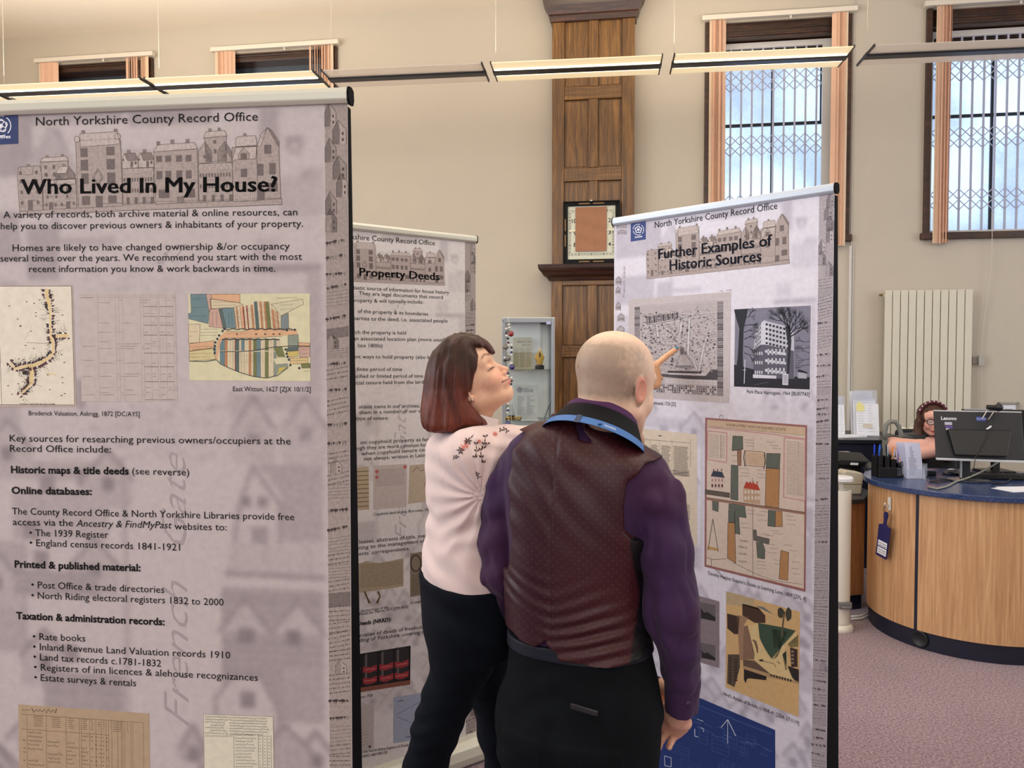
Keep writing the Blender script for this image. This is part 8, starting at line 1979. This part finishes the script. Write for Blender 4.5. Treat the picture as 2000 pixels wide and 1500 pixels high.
    for i in range(5):
        for j in range(15):
            if base is None:
                m = MB(); m.box(-.0115, .0115, -.010, .010, 0, .006); base = obj('key', m, km, r, world=False, bevel=.0015); o = base
            else: o = base.copy(); C.objects.link(o); o.parent = r
            o.location = (-.195 + j * .0278, -.05 + i * .025, .018)
    c = Pz(1990, 957, ZT)
    for j in range(2):
        m = MB(); M_ = Matrix.Translation(Vector((c.x + j * .03, c.y + j * .01, ZT))) @ Matrix.Rotation(.25 - .2 * j, 4, 'Z'); m.box(-.10, .14, -.06, .08, .001 + j * .0015, .002 + j * .0015, M_); tag(obj('paper_sheet', m, paper, origin=tuple(c)), ['lower white sheet of paper on the desk near the right edge', 'upper white sheet of paper on the desk near the right edge'][j], 'paper')
    cabm = mat('dark_cable', rgb(22, 22, 26), .5)
    for j, (pts, rad, mm, lb) in enumerate([([(1813, 951), (1830, 955), (1850, 950), (1868, 940), (1886, 935), (1910, 925), (1935, 912), (1954, 899)], .006, mat('grey_cable', rgb(140, 138, 130), .5), 'thick grey cable rising behind the monitor stand'), ([(1818, 938), (1830, 943), (1850, 938), (1872, 936), (1890, 936)], .004, cabm, 'looping black cable lying on the desk left of the monitor stand'), ([(1808, 932), (1826, 933), (1850, 936), (1880, 938)], .003, cabm, 'thin black cable running from the small black box'), ([(1815, 941), (1840, 936), (1862, 942), (1885, 930)], .004, cabm, 'black cable crossing in front of the mouse'), ([(1896, 938), (1930, 930), (1956, 920), (1975, 925), (1983, 930), (1965, 942), (1940, 944)], .005, cabm, 'black cable curling beside the keyboard')]):
        m = MB(); V = []
        for i, (x, y) in enumerate(pts):
            V.append(P(x, y, 4.36) if j == 0 and i > 3 else Pz(x, y, ZT + .006))
        m.tube(V, rad, 6); o_ = obj('cable', m, mm, origin=tuple(V[0]), smooth=True); tag(o_, lb, 'cable')
    Y0 = 4.42; a = P(1824, 797, Y0 + .03); b = P(1995, 811, Y0 - .10); e = (b - a); e.z = 0; e.normalize(); ang = math.atan2(e.y, e.x); base = Pz(1905, 946, ZT)
    r = thing('computer_monitor', 'black monitor seen from behind on the curved desk, webcam on top', 'monitor', (base.x, base.y, ZT), ang)
    Mr = ROOTM[r.name]; Mi = Mr.inverted(); la, lb = Mi @ a, Mi @ b; w0, w1, zt_ = la.x, lb.x, (la.z + lb.z) / 2; zb_ = zt_ - .262; yy = (la.y + lb.y) / 2
    zm_ = (zt_ + zb_) / 2; TS = -math.sin(math.radians(18))
    def tl(m): m.v = [(a_, b_ - TS * (c_ - zt_), c_) for a_, b_, c_ in m.v]; return m
    m = MB(); m.box(w0, w1, yy, yy + .02, zb_, zt_); tl(m); obj('back_panel', m, mat('dark_navy_plastic', rgb(9, 10, 22), .45), r, world=False, bevel=.004)
    m = MB(); m.box(w0 + .006, w1 - .006, yy + .02, yy + .0215, zb_ + .01, zt_ - .01); tl(m); obj('screen', m, mat('screen_glass', rgb(20, 22, 28), .15), r, world=False)
    m = MB(); m.box(w0, w1, yy - .002, yy + .02, zb_ - .014, zb_); tl(m); obj('bottom_bezel', m, mat('silver_bezel', rgb(170, 172, 178), .35, metal=.3), r, world=False, bevel=.002)
    m = MB(); m.box(w0 - .001, w1 + .001, yy - .001, yy + .021, zt_ - .002, zt_ + .004); tl(m); obj('top_bezel', m, MATS['silver_bezel'], r, world=False)
    m = MB(); cx = (w0 + w1) / 2; m.prism([(cx - .16, zt_ - .10), (cx + .16, zt_ - .10), (cx + .13, zb_ + .02), (cx - .13, zb_ + .02)], -yy + .0, -yy + .03, Matrix(((1, 0, 0, 0), (0, 0, -1, 0), (0, 1, 0, 0), (0, 0, 0, 1)))); tl(m); obj('electronics_bulge', m, bk_pl, r, world=False, bevel=.006)
    m = MB(); m.box(-.048, .0, yy - .035, yy + .01, .0, zt_ - .15); obj('stand_column', m, mat('dark_grey_stand', rgb(30, 31, 38), .35, metal=.3), r, world=False, bevel=.008)
    m = MB(); m.box(-.05, -.044, yy - .037, yy - .01, .02, zt_ - .16); obj('column_edge', m, MATS['silver_bezel'], r, world=False)
    for sx in (-.05, .03):
        m = MB(); m.box(sx, sx + .026, yy - .03, yy - .0, zt_ - .165, zt_ - .15); obj('hinge_clip', m, MATS['silver_bezel'], r, world=False, bevel=.002)
    m = MB(); m.lathe([(0, 0), (.115, 0), (.118, .004), (.112, .009), (0, .011)], 36, Matrix.Translation((.0, yy - .0, 0)) @ Matrix.Diagonal((1.0, .78, 1, 1))); obj('foot', m, mat('polished_dark_foot', rgb(60, 66, 84), .15, metal=.5), r, world=False, smooth='auto')
    f = lambda x, z: (x, yy - .0012 - TS * (z - zt_), z)
    t = MB(); text_on(t, 'Lenovo', lambda x, z: Mr @ Vector(f(x, z)), w0 + .035, w0 + .115, zt_ - .050, zt_ - .050, .020, None, .03); obj('maker_lettering', t, mat('silver_lettering', rgb(200, 204, 214), .35), r)
    def sticker(x0, z0, x1, z1, cc, nm='sticker'):
        m = MB(); m.add([f(x0, z0), f(x1, z0), f(x1, z1), f(x0, z1)], [(0, 1, 2, 3)]); m.v = [(a_, b_ - .0004, c_) for a_, b_, c_ in m.v]; obj(nm, m, mat('sticker_%d_%d_%d' % cc, rgb(*cc), .4), r, world=False)
    sticker(w0 + .052, zt_ - .062, w0 + .090, zt_ - .078, (170, 170, 188)); sticker(w0 + .054, zt_ - .082, w0 + .092, zt_ - .096, (74, 54, 128)); sticker(w0 + .058, zt_ - .098, w0 + .074, zt_ - .106, (216, 216, 226)); sticker(w0 + .074, zt_ - .098, w0 + .092, zt_ - .106, (66, 56, 120)); sticker(w0 + .215, zt_ - .028, w0 + .262, zt_ - .052, (52, 66, 150)); sticker(w0 + .215, zt_ - .033, w0 + .262, zt_ - .044, (150, 165, 215))
    m = MB(); m.prism([(w0 + .25, zt_ - .095), (w0 + .262, zt_ - .095), (w0 + .285, zt_ - .078), (w0 + .275, zt_ - .074)], -yy + .031, -yy + .033, Matrix(((1, 0, 0, 0), (0, 0, -1, 0), (0, 1, 0, 0), (0, 0, 0, 1)))); tl(m); obj('sticker', m, MATS['white_label'], r, world=False)
    cpos = P(1938, 797, Y0 - .10)
    wr = thing('webcam', 'black webcam clipped on top of the monitor', 'webcam', tuple(cpos))
    m = MB(); m.tube([P(1927, 795, Y0 - .11), P(1946, 796, Y0 - .12)], .0135, 10); obj('body', m, bk_pl, wr, smooth=True, bevel=.003)
    m = MB(); m.ball(P(1951, 796, Y0 - .12), .022, 14, 10); obj('lens_housing', m, bk_pl, wr, smooth=True)
    m = MB(); m.tube([P(x, y, Y0 - .13) for x, y in ((1928, 802), (1919, 817), (1931, 819), (1942, 803))], .0035, 6); obj('clip_bracket', m, MATS['steel'], wr)
    m = MB(); m.tube([P(x, y, Y0 - .14) for x, y in ((1950, 802), (1942, 815), (1937, 835), (1928, 860), (1915, 880), (1905, 893), (1902, 915), (1896, 930))], .0022, 6); obj('lead', m, cabm, wr, smooth=True)
    q0, q1 = P(1883, 799, 4.75), P(1929, 803, 4.70); r = thing('computer_monitor', 'second display mostly hidden behind the labelled monitor, only its top edge showing', 'monitor', tuple(Pz(1906, 925, ZT)))
    m = MB(); m.prism([(q0.x, q0.y), (q1.x + .25, q1.y - .05), (q1.x + .25, q1.y - .02), (q0.x, q0.y + .03)], q0.z - .30, q0.z); obj('housing', m, bk_pl, r, bevel=.003)
    m = MB(); m.prism([(q0.x, q0.y - .001), (q1.x, q1.y - .011), (q1.x, q1.y - .0), (q0.x, q0.y + .01)], q0.z - .004, q0.z + .002); obj('top_edge', m, MATS['silver_bezel'], r)
    m = MB(); cc = Pz(1906, 922, ZT); m.box(q0.x + .17, q0.x + .21, q0.y - .03, q0.y, ZT, q0.z - .1); m.box(q0.x + .1, q0.x + .28, q0.y - .08, q0.y + .07, ZT, ZT + .012); obj('stand', m, bk_pl, r)
desk_items()
# -- counter against the wall and its papers
def back_counter():
    Yc = 5.78; zt_ = P(1700, 853, 6.0).z; a = P(1600, 860, Yc); zt_ = P(1640, 857, Yc).z
    r = thing('back_counter', 'long navy counter with dark top against the far wall, left of the radiator', 'counter', (1.9, 6.0, 0), WA)
    m = MB(); m.prism([(1.25, 5.86), (3.05, 5.68), (3.05, 6.40), (1.25, 6.66)], 0, zt_ - .03); obj('cabinet_body', m, navy, r)
    m = MB(); m.prism([(1.25, 5.84), (3.05, 5.66), (3.05, 6.42), (1.25, 6.68)], zt_ - .03, zt_); obj('counter_top', m, mat('black_counter_top', rgb(26, 28, 34), .35), r, bevel=.003)
    def stand(px0, px1, top, bot, Y, nm, lb, sheets, yellow):
        a = P(px0, bot, Y); b = P(px1, bot, Y); z0 = zt_; W_ = b.x - a.x; r = thing(nm, lb, 'leaflet stand', ((a.x + b.x) / 2, Y, z0), WA); H = P(px0, top, Y).z - z0
        m = MB(); m.box(-W_ / 2 - .005, W_ / 2 + .005, .05, .055, 0, H + .01); m.box(-W_ / 2 - .005, W_ / 2 + .005, -.06, .06, 0, .004); obj('acrylic_back', m, clear, r, world=False)
        for k, (h, off) in enumerate(sheets):
            m = MB(); th = math.radians(9); Mx = Matrix.Translation((off, .035 - k * .022, .003)) @ Matrix.Rotation(-th, 4, 'X'); m.box(-W_ / 2, W_ / 2, -.001, .001, 0, h * H, Mx); s = obj('sheet', m, MATS['white_paper'] if k else mat('grey_white_paper', rgb(210, 212, 222), .7), r, world=False)
            t = MB(); rnd = random.Random(k + int(px0))
            for q in range(int(h * 16)):
                z = h * H - .012 - q * H / 17
                if z < .02: break
                for u in range(2):
                    w_ = W_ * rnd.uniform(.12, .36); x = -W_ / 2 + W_ * (.08 + .46 * u); V = [Mx @ Vector(p) for p in ((x, -.0016, z), (x + w_, -.0016, z), (x + w_, -.0016, z - .003), (x, -.0016, z - .003))]; t.add(V, [(0, 1, 2, 3)])
            obj('small_print', t, mat('faint_grey_print', rgb(176, 178, 190), .6), r, world=False)
        if yellow:
            k = len(sheets) - 1; h, off = sheets[-1]; Mx = Matrix.Translation((off, .035 - k * .022 - .002, .003)) @ Matrix.Rotation(-math.radians(9), 4, 'X')
            m = MB(); m.box(-W_ / 2 + .005, -W_ / 2 + .062, -.002, -.001, h * H - .058, h * H - .004, Mx); m.box(-W_ / 2 + .012, -W_ / 2 + .04, -.002, -.001, h * H - .004, h * H + .014, Mx); obj('sticky_note', m, mat('yellow_sticky_note', rgb(226, 220, 150), .7), r, world=False)
            m = MB(); m.box(-W_ / 2 + .05, W_ / 2 - .05, -.0022, -.0012, .06, .095, Mx); obj('printed_motif', m, mat('beige_print', rgb(206, 196, 184), .7, var=.25, vscale=90), r, world=False)
    stand(1671, 1713, 765, 848, 6.0, 'leaflet_stand', 'clear stand with white sheets and a yellow sticky note on the navy counter', [(1.0, -.02), (.84, -.005), (.72, .01)], True)
    stand(1634, 1651, 776, 845, 6.0, 'leaflet_stand', 'clear stand of white sheets half hidden behind the right banner', [(1.0, -.01), (.8, .0)], False)
    for j, (x, y, w_, h_) in enumerate(((1660, 849, .22, .1), (1650, 853, .3, .12))):
        c = P(x, y, 5.93 - j * .02); m = MB(); M_ = Matrix.Translation((c.x, 5.93 - j * .02, zt_)) @ Matrix.Rotation(.1 + j * .2, 4, 'Z'); m.box(-w_ / 2, w_ / 2, -h_ / 2, h_ / 2, 0, .006 if j else .014, M_); tag(obj('paper_stack', m, paper, origin=(c.x, c.y, zt_)), ['thicker pile of white leaflets on the navy counter', 'thin flat pile of white papers at the front of the navy counter'][j], 'papers')
    for j, x in enumerate((1763, 1781)):
        c = P(x, 848, 6.0); m = MB(); hgt = .085; m.lathe([(0, 0), (.03, 0), (.032, .05), (.022, .066), (.009, .07), (.009, .085), (.016, .087), (.016, .095), (0, .097)], 16, Matrix.Translation((c.x, 6.0, zt_)) ); m.box(c.x - .028, c.x, 5.996, 6.004, zt_ + .088, zt_ + .096)
        tag(obj('pump_bottle', m, mat('cream_bottle', rgb(214, 210, 196), .4), origin=(c.x, 6.0, zt_), smooth='auto'), ['cream pump bottle on the counter nearer the armrest', 'cream pump bottle on the counter nearer the seated woman'][j], 'bottle', 'pump bottles on the counter')
    return zt_
ZC = back_counter()
a, z0 = wpt(1950, 830, .03); b, z1 = wpt(1991, 786, .03)
r = thing('picture_frame', 'silver framed certificate on the wall behind the webcam', 'picture frame', tuple(MW @ Vector((a, 0, z0))), WA)
for q in ((a, b, z1 - .018, z1), (a, b, z0, z0 + .018), (a, a + .018, z0, z1), (b - .018, b, z0, z1)):
    m = MB(); m.box(q[0], q[1], -.03, 0, q[2], q[3], MW); obj('frame_rail', m, mat('silver_frame', rgb(160, 156, 146), .35, metal=.4), r, bevel=.003)
m = MB(); m.box(a + .018, b - .018, -.02, -.012, z0 + .018, z1 - .018, MW); s = obj('mount', m, MATS['white_paper'], r)
m = MB()
for k, w_ in enumerate((.06, .10, .08)): m.box((a + b) / 2 - w_ / 2, (a + b) / 2 + w_ / 2, -.0215, -.0205, z1 - .06 - k * .03, z1 - .055 - k * .03, MW)
obj('small_print', m, MATS['grey_print'], r)
# -- telephone, beige box on the return desk
c = Pz(1667, 966, .708)
r = thing('card_terminal', 'beige plastic box with rounded top on the return desk', 'box', tuple(c))
m = MB(); m.prism([(-.065, 0), (.05, 0), (.066, .125), (.055, .138), (-.05, .155), (-.066, .14), (-.072, .06)], -.05, .05, Matrix.Translation((c.x, c.y + .05, .708)) @ Matrix.Rotation(math.pi / 2, 4, 'X')); obj('shell', m, mat('beige_plastic', rgb(186, 178, 160), .5), r, bevel=.008)
m = MB(); m.box(c.x - .068, c.x + .058, c.y - .0025, c.y + .101, .708 + .066, .708 + .069); obj('seam', m, mat('dark_seam', rgb(110, 104, 92), .6), r)
c = P(1672, 915, 5.0)
r = thing('telephone', 'black desk telephone leaning behind the beige box', 'telephone', (c.x, 5.06, .708))
m = MB(); th = Matrix.Translation((c.x, 5.02, .905)) @ Matrix.Rotation(math.radians(18), 4, 'X') @ Matrix.Rotation(math.radians(3), 4, 'Y')
m.box(-.13, .08, -.05, .10, -.02, .02, th); obj('base', m, bk_pl, r, bevel=.01)
m = MB(); m.box(-.05, .0, -.054, -.050, -.008, .006, th); obj('badge', m, MATS['white_label'], r)
m = MB(); m.ball(P(1697, 912, 4.98), (.03, .06, .035), 14, 8); obj('handset', m, mat('dark_grey_plastic', rgb(52, 52, 54), .45), r, smooth=True)
m = MB(); m.box(c.x - .10, c.x + .04, 5.02, 5.10, .708, .90); obj('stand', m, bk_pl, r)
m = MB(); m.box(.055, .095, -.056, -.052, -.055, -.035, th); obj('label_sticker', m, MATS['white_label'], r)
c = P(1668, 905, 5.15); m = MB(); m.box(c.x - .14, c.x + .05, 5.18, 5.36, .915, .925); m.box(c.x - .13, c.x + .04, 5.2, 5.34, .708, .915); tag(obj('paper_tray', m, mat('cream_tray', rgb(196, 194, 186), .6), origin=(c.x, 5.27, .708)), 'cream paper tray behind the black telephone', 'tray')
# -- white pedal bin / sanitiser column beside the right banner
c = Pz(1639, 1228, 0)
r = thing('sanitiser_stand', 'slim white column stand on the carpet beside the right banner', 'stand', tuple(c))
wp = mat('warm_white_plastic', rgb(214, 208, 196), .4); Tm = Matrix.Translation((c.x, c.y, 0))
m = MB(); m.lathe([(0, 0), (.075, 0), (.078, .012), (.070, .03), (.062, .036), (0, .04)], 30, Tm); obj('foot', m, wp, r, smooth='auto')
m = MB(); m.lathe([(.054, .04), (.056, .06), (.056, .80), (.054, .815), (.046, .815), (.046, .78), (0, .78)], 30, Tm); obj('column', m, wp, r, smooth='auto')
m = MB(); m.lathe([(0, .862), (.050, .862), (.064, .868), (.066, .885), (.060, .893), (0, .897)], 30, Tm); obj('drip_tray', m, mat('white_tray', rgb(222, 222, 226), .3), r, smooth='auto')
m = MB(); m.box(c.x - .010, c.x + .010, c.y - .01, c.y + .01, .78, .864); obj('post', m, wp, r, bevel=.004)
m = MB(); m.box(c.x - .03, c.x + .045, c.y - .068, c.y - .045, .135, .175); m.box(c.x - .02, c.x + .03, c.y - .09, c.y - .06, .145, .155); obj('pedal', m, mat('grey_pedal', rgb(110, 108, 108), .35), r, bevel=.005)
# == GLASS DISPLAY CASE
def showcase():
    Yf = 5.95; a = P(980, 621, Yf); b = P(1084, 621, Yf); X0, X1 = a.x, b.x; zt_ = a.z; Dp = .40; Yb = Yf + Dp
    root = thing('display_case', 'tall glass display case with aluminium frame beside the oak pilaster', 'display case', ((X0 + X1) / 2, Yf + Dp / 2, 0))
    al = mat('brushed_aluminium_frame', rgb(150, 155, 162), .4, metal=.25); t = .028
    for x in (X0, X1 - t):
        for y in (Yf, Yb - t):
            m = MB(); m.box(x, x + t, y, y + t, 0, zt_ - .0); obj('post', m, al, root, bevel=.005)
    for z in (zt_ - .035, .30, .0):
        for q in ((X0 + t, X1 - t, Yf, Yf + t), (X0 + t, X1 - t, Yb - t, Yb), (X0, X0 + t, Yf + t, Yb - t), (X1 - t, X1, Yf + t, Yb - t)):
            m = MB(); m.box(*q, z, z + .035); obj('rail', m, al, root, bevel=.003)
    m = MB(); m.box(X0, X1, Yf, Yb, zt_ - .002, zt_ + .006); obj('top_panel', m, mat('cream_top', rgb(208, 206, 192), .4), root)
    m = MB(); m.box(X0 + .01, X1 - .01, Yf + .01, Yb - .01, .04, .29); obj('base_cabinet', m, mat('grey_base', rgb(150, 152, 156), .5), root)
    gl = bpy.data.materials.new('case_glass'); gl.use_nodes = True; nt = gl.node_tree
    for n in list(nt.nodes):
        if n.type != 'OUTPUT_MATERIAL': nt.nodes.remove(n)
    out = [n for n in nt.nodes if n.type == 'OUTPUT_MATERIAL'][0]; tr = nt.nodes.new('ShaderNodeBsdfTransparent'); tr.inputs[0].default_value = (.97, .985, .98, 1); g = nt.nodes.new('ShaderNodeBsdfGlossy'); g.inputs['Roughness'].default_value = .01
    lw = nt.nodes.new('ShaderNodeLayerWeight'); lw.inputs['Blend'].default_value = .35; mth = nt.nodes.new('ShaderNodeMath'); mth.operation = 'MULTIPLY_ADD'; mth.inputs[1].default_value = .3; mth.inputs[2].default_value = .02
    nt.links.new(lw.outputs['Fresnel'], mth.inputs[0]); mx = nt.nodes.new('ShaderNodeMixShader'); nt.links.new(mth.outputs[0], mx.inputs[0]); nt.links.new(tr.outputs[0], mx.inputs[1]); nt.links.new(g.outputs[0], mx.inputs[2]); nt.links.new(mx.outputs[0], out.inputs[0])
    for q in ((X0 + t, X1 - t, Yf + .008, Yf + .012), (X0 + .008, X0 + .012, Yf + t, Yb - t), (X1 - .012, X1 - .008, Yf + t, Yb - t)):
        m = MB(); m.box(*q, .335, zt_ - .035); obj('glass_pane', m, gl, root)
    m = MB(); m.box(X0 + t, X1 - t, Yb - .014, Yb - .008, .335, zt_ - .035); obj('back_panel', m, mat('pale_back_panel', rgb(240, 242, 240), .5), root)
    zs = [P(1030, 722, Yf + .02).z, P(1030, 822, Yf + .02).z, .70]
    for z in zs:
        m = MB(); m.box(X0 + .02, X1 - .02, Yf + .02, Yb - .02, z - .006, z); obj('glass_shelf', m, mat('green_edge_glass', rgb(120, 140, 132), .1, alpha=.45, spec=.7), root)
        for x in (X0 + .028, X1 - .036):
            m = MB(); m.box(x, x + .008, Yf + .02, Yf + .03, z - .014, z - .006); obj('shelf_clip', m, al, root)
    m = MB(); p0 = P(1067, 628, Yf - .002); m.box(p0.x, p0.x + .035, Yf - .003, Yf - .001, p0.z - .022, p0.z); obj('label_sticker', m, mat('lilac_label', rgb(176, 180, 216), .5), root)
    m = MB(); m.box(X0 + .006, X0 + .014, Yf - .004, Yf, zt_ - .028, zt_ - .020); obj('lock', m, bk_pl, root)
    Yi = Yf + .22
    q0, q1 = P(1002, 659, Yi + .1), P(1039, 719, Yi + .1); z = zs[0]
    r = thing('newspaper_cutting', 'yellowed newspaper cutting standing on the upper shelf of the display case', 'newspaper', ((q0.x + q1.x) / 2, Yi + .1, z))
    m = MB(); m.box(q0.x, q1.x, Yi + .1, Yi + .104, z, q0.z); obj('page', m, mat('yellowed_newsprint', rgb(196, 186, 156), .8, var=.12, vscale=18), r)
    t_ = MB(); f = lambda x, zz: Vector((x, Yi + .099, zz)); W_ = q1.x - q0.x; H_ = q0.z - z
    text_on(t_, 'LIBRARY OF THE', f, q0.x + W_ * .2, q1.x - W_ * .06, q0.z - H_ * .17, q0.z - H_ * .17, H_ * .06, None, .02); text_on(t_, 'YEAR 2019', f, q0.x + W_ * .45, q1.x - W_ * .06, q0.z - H_ * .27, q0.z - H_ * .27, H_ * .06, None, .02)
    rnd = random.Random(3)
    for c_ in range(3):
        for k in range(24): t_.box(q0.x + W_ * (.04 + c_ * .32), q0.x + W_ * (.04 + c_ * .32 + .28 * rnd.uniform(.8, 1)), Yi + .0985, Yi + .0995, q0.z - H_ * (.33 + k * .026), q0.z - H_ * (.33 + k * .026) + .0018)
    obj('print', t_, mat('newsprint_ink', rgb(110, 104, 92), .7), r)
    c = P(1054, 719, Yi - .02); k = .0042
    r = thing('trophy', 'gold pen-nib trophy on a black block on the upper shelf', 'trophy', (c.x, Yi, z))
    m = MB(); m.box(c.x - .036, c.x + .036, Yi - .03, Yi + .03, z, z + .033); obj('plinth_block', m, bk_pl, r, bevel=.002)
    m = MB(); o = [(-.022, .035), (.022, .035), (.030, .07), (.040, .10), (.022, .125), (.008, .155), (.001, .178), (-.008, .155), (-.022, .125), (-.040, .10), (-.030, .07)]
    m.prism(o, -.012, .012, Matrix.Translation((c.x, Yi, z)) @ Matrix.Rotation(math.pi / 2, 4, 'X')); obj('nib', m, mat('polished_gold', rgb(214, 172, 84), .18, metal=1.), r, bevel=.004)
    m = MB(); m.prism([(-.004, .10), (.004, .095), (.010, .115), (.001, .15), (-.003, .13)], -.0135, .0135, Matrix.Translation((c.x, Yi, z)) @ Matrix.Rotation(math.pi / 2, 4, 'X')); obj('nib_slit', m, bk_pl, r)
    q0, q1 = P(1005, 752, Yi), P(1050, 815, Yi); z = zs[1]
    r = thing('letter', 'white council letter with round crest standing on the lower shelf of the display case', 'letter', ((q0.x + q1.x) / 2, Yi, z))
    m = MB(); m.box(q0.x, q1.x, Yi, Yi + .003, z, q0.z); obj('page', m, mat('letter_paper', rgb(212, 214, 214), .7), r)
    t_ = MB(); f = lambda x, zz: Vector((x, Yi - .001, zz)); W_ = q1.x - q0.x; H_ = q0.z - z
    for i_, s in enumerate(('NORTH', 'YORKSHIRE', 'COUNCIL')): text_on(t_, s, f, q0.x + W_ * .36, q0.x + W_ * (.62 if i_ == 0 else .82), q0.z - H_ * (.12 + .045 * i_), q0.z - H_ * (.12 + .045 * i_), H_ * .03, None, .02)
    cx, cz = q0.x + W_ * .22, q0.z - H_ * .14
    for rr in (.022, .013): t_.tube([f(cx + rr * math.cos(a_), cz + rr * math.sin(a_)) for a_ in np.linspace(0, 6.283, 17)], .0016, 4, cap=False)
    for kk in range(5): t_.tube([f(cx + .009 * math.cos(1.257 * kk) + .006 * math.cos(a_), cz + .009 * math.sin(1.257 * kk) + .006 * math.sin(a_)) for a_ in np.linspace(0, 6.283, 9)], .001, 4, cap=False)
    for k in range(20):
        for u in range(2): t_.box(q0.x + W_ * (.12 + u * .42), q0.x + W_ * (.12 + u * .42 + rnd.uniform(.1, .34)), Yi - .0015, Yi - .0005, q0.z - H_ * (.33 + k * .028), q0.z - H_ * (.33 + k * .028) + .0014)
    obj('print', t_, MATS['grey_print'], r)
    m = MB(); m.tube([P(1062, 820, Yi - .1), P(1075, 783, Yi - .1)], .007, 8); tag(obj('letter_opener', m, mat('grey_metal_bar', rgb(120, 124, 130), .3, metal=.6), origin=tuple(P(1062, 820, Yi - .1))), 'grey metal bar leaning in the lower right corner of the display case', 'rod')
    for j, (x, w_) in enumerate(((994, .05), (1010, .06))):
        c = P(x, 818, Yi - .12); m = MB(); m.tube([(c.x + w_ * .5 * math.cos(a_), Yi - .12 + .02 * math.sin(a_), z + .014 + .010 * math.sin(2 * a_)) for a_ in np.linspace(0, 6.283, 15)], .006, 8, cap=False); tag(obj('brass_ornament', m, MATS['polished_gold'], origin=(c.x, Yi - .12, z), smooth=True), ['left twisted brass ornament on the lower shelf of the display case', 'right twisted brass ornament on the lower shelf of the display case'][j], 'ornament', 'brass ornaments in the case')
    c = P(1030, 819, Yi - .14); m = MB(); m.box(c.x - .05, c.x + .09, Yi - .18, Yi - .10, z, z + .006); tag(obj('booklet', m, paper, origin=(c.x, Yi - .14, z)), 'thin white booklet lying flat on the lower shelf of the display case', 'booklet')
    c = P(999, 808, Yi - .12); m = MB(); m.lathe([(.0, 0), (.022, 0), (.024, .01), (.024, .06), (.014, .085), (.011, .12), (.013, .125), (0, .126)], 18, Matrix.Translation((c.x, Yi - .08, z))); o_ = tag(obj('glass_bottle', m, mat('bottle_glass', rgb(180, 190, 188), .06, alpha=.4, spec=.7), origin=(c.x, Yi - .08, z), smooth='auto'), 'small clear glass bottle with black band on the lower shelf', 'bottle')
    m = MB(); m.lathe([(.0245, .012), (.0255, .014), (.0255, .032), (.0245, .034)], 18, Matrix.Translation((c.x, Yi - .08, z))); obj('black_band', m, bk_pl, o_)
    bead = [(994, 634, 4, 'w'), (989, 642, 4, 'w'), (995, 640, 4, 'w'), (992, 645, 5, 'g'), (989, 650, 4.5, 'k'), (989, 656, 4, 'w'), (998, 652, 9, 'r'), (992, 661, 4.5, 'k'), (993, 669, 4, 'm'), (993, 675, 4, 'w'), (987, 678, 9.5, 'g'), (999, 674, 4, 'w'), (999, 679, 4.5, 'k'), (999, 684, 4, 'w'), (999, 688, 4.5, 'n'), (999, 693, 4, 'w'), (986, 683, 4, 'w'), (992, 700, 9.5, 'g'), (986, 699, 4, 'w'), (986, 704, 5, 'k'), (999, 710, 4.5, 'w'), (1000, 717, 9, 'b'), (992, 724, 4, 'w'), (992, 729, 4.5, 'k'), (992, 734, 4, 'w'), (992, 737, 4.5, 'k'), (999, 738, 4, 'w'), (999, 744, 4.5, 'm'), (998, 750, 4.5, 'k'), (998, 756, 4, 'w'), (1001, 768, 4, 'r'), (996, 775, 5, 'k'), (992, 788, 4, 'w'), (992, 793, 4.5, 'g'), (992, 798, 4, 'w'), (992, 801, 5, 'n'), (991, 806, 4, 'w'), (992, 828, 9, 'n'), (992, 836, 4, 'w')]
    cm = dict(w=mat('white_bead', rgb(232, 230, 222), .3), k=mat('black_bead', rgb(24, 26, 36), .25, coat=.5), r=mat('red_bead', rgb(140, 22, 26), .15, coat=.8), m=mat('dark_red_bead', rgb(90, 20, 24), .25), g=mat('grey_bead', rgb(112, 108, 102), .2, coat=.5), b=mat('purple_bead', rgb(48, 32, 104), .18, coat=.8), n=mat('navy_bead', rgb(28, 38, 110), .18, coat=.8))
    Yb_ = Yf - .035; top = P(992, 622, Yb_)
    r = thing('bead_string', 'strings of red, grey, blue and white beads hanging at the left of the display case', 'bead string', tuple(top))
    for x in (987, 993, 999):
        m = MB(); m.tube([P(993, 622, Yb_), P(x, 640, Yb_), P(x, 842, Yb_)], .0012, 5); obj('thread', m, MATS['white_cord'], r)
    for x, y, s, k in bead:
        c = P(x, y, Yb_); m = MB(); rr = s / 2 * Yb_ / FPX * 1.25; m.ball(c, (rr, rr, rr * (.8 if s < 6 else 1)), 12, 8); obj('bead', m, cm[k], r, smooth=True)
    m = MB(); m.tube([P(993, 622, Yb_), P(993, 619, Yb_), Vector((P(993, 619, Yb_).x, Yf, zt_ + .005))], .002, 5); obj('hanger', m, MATS['steel'], r)
showcase()
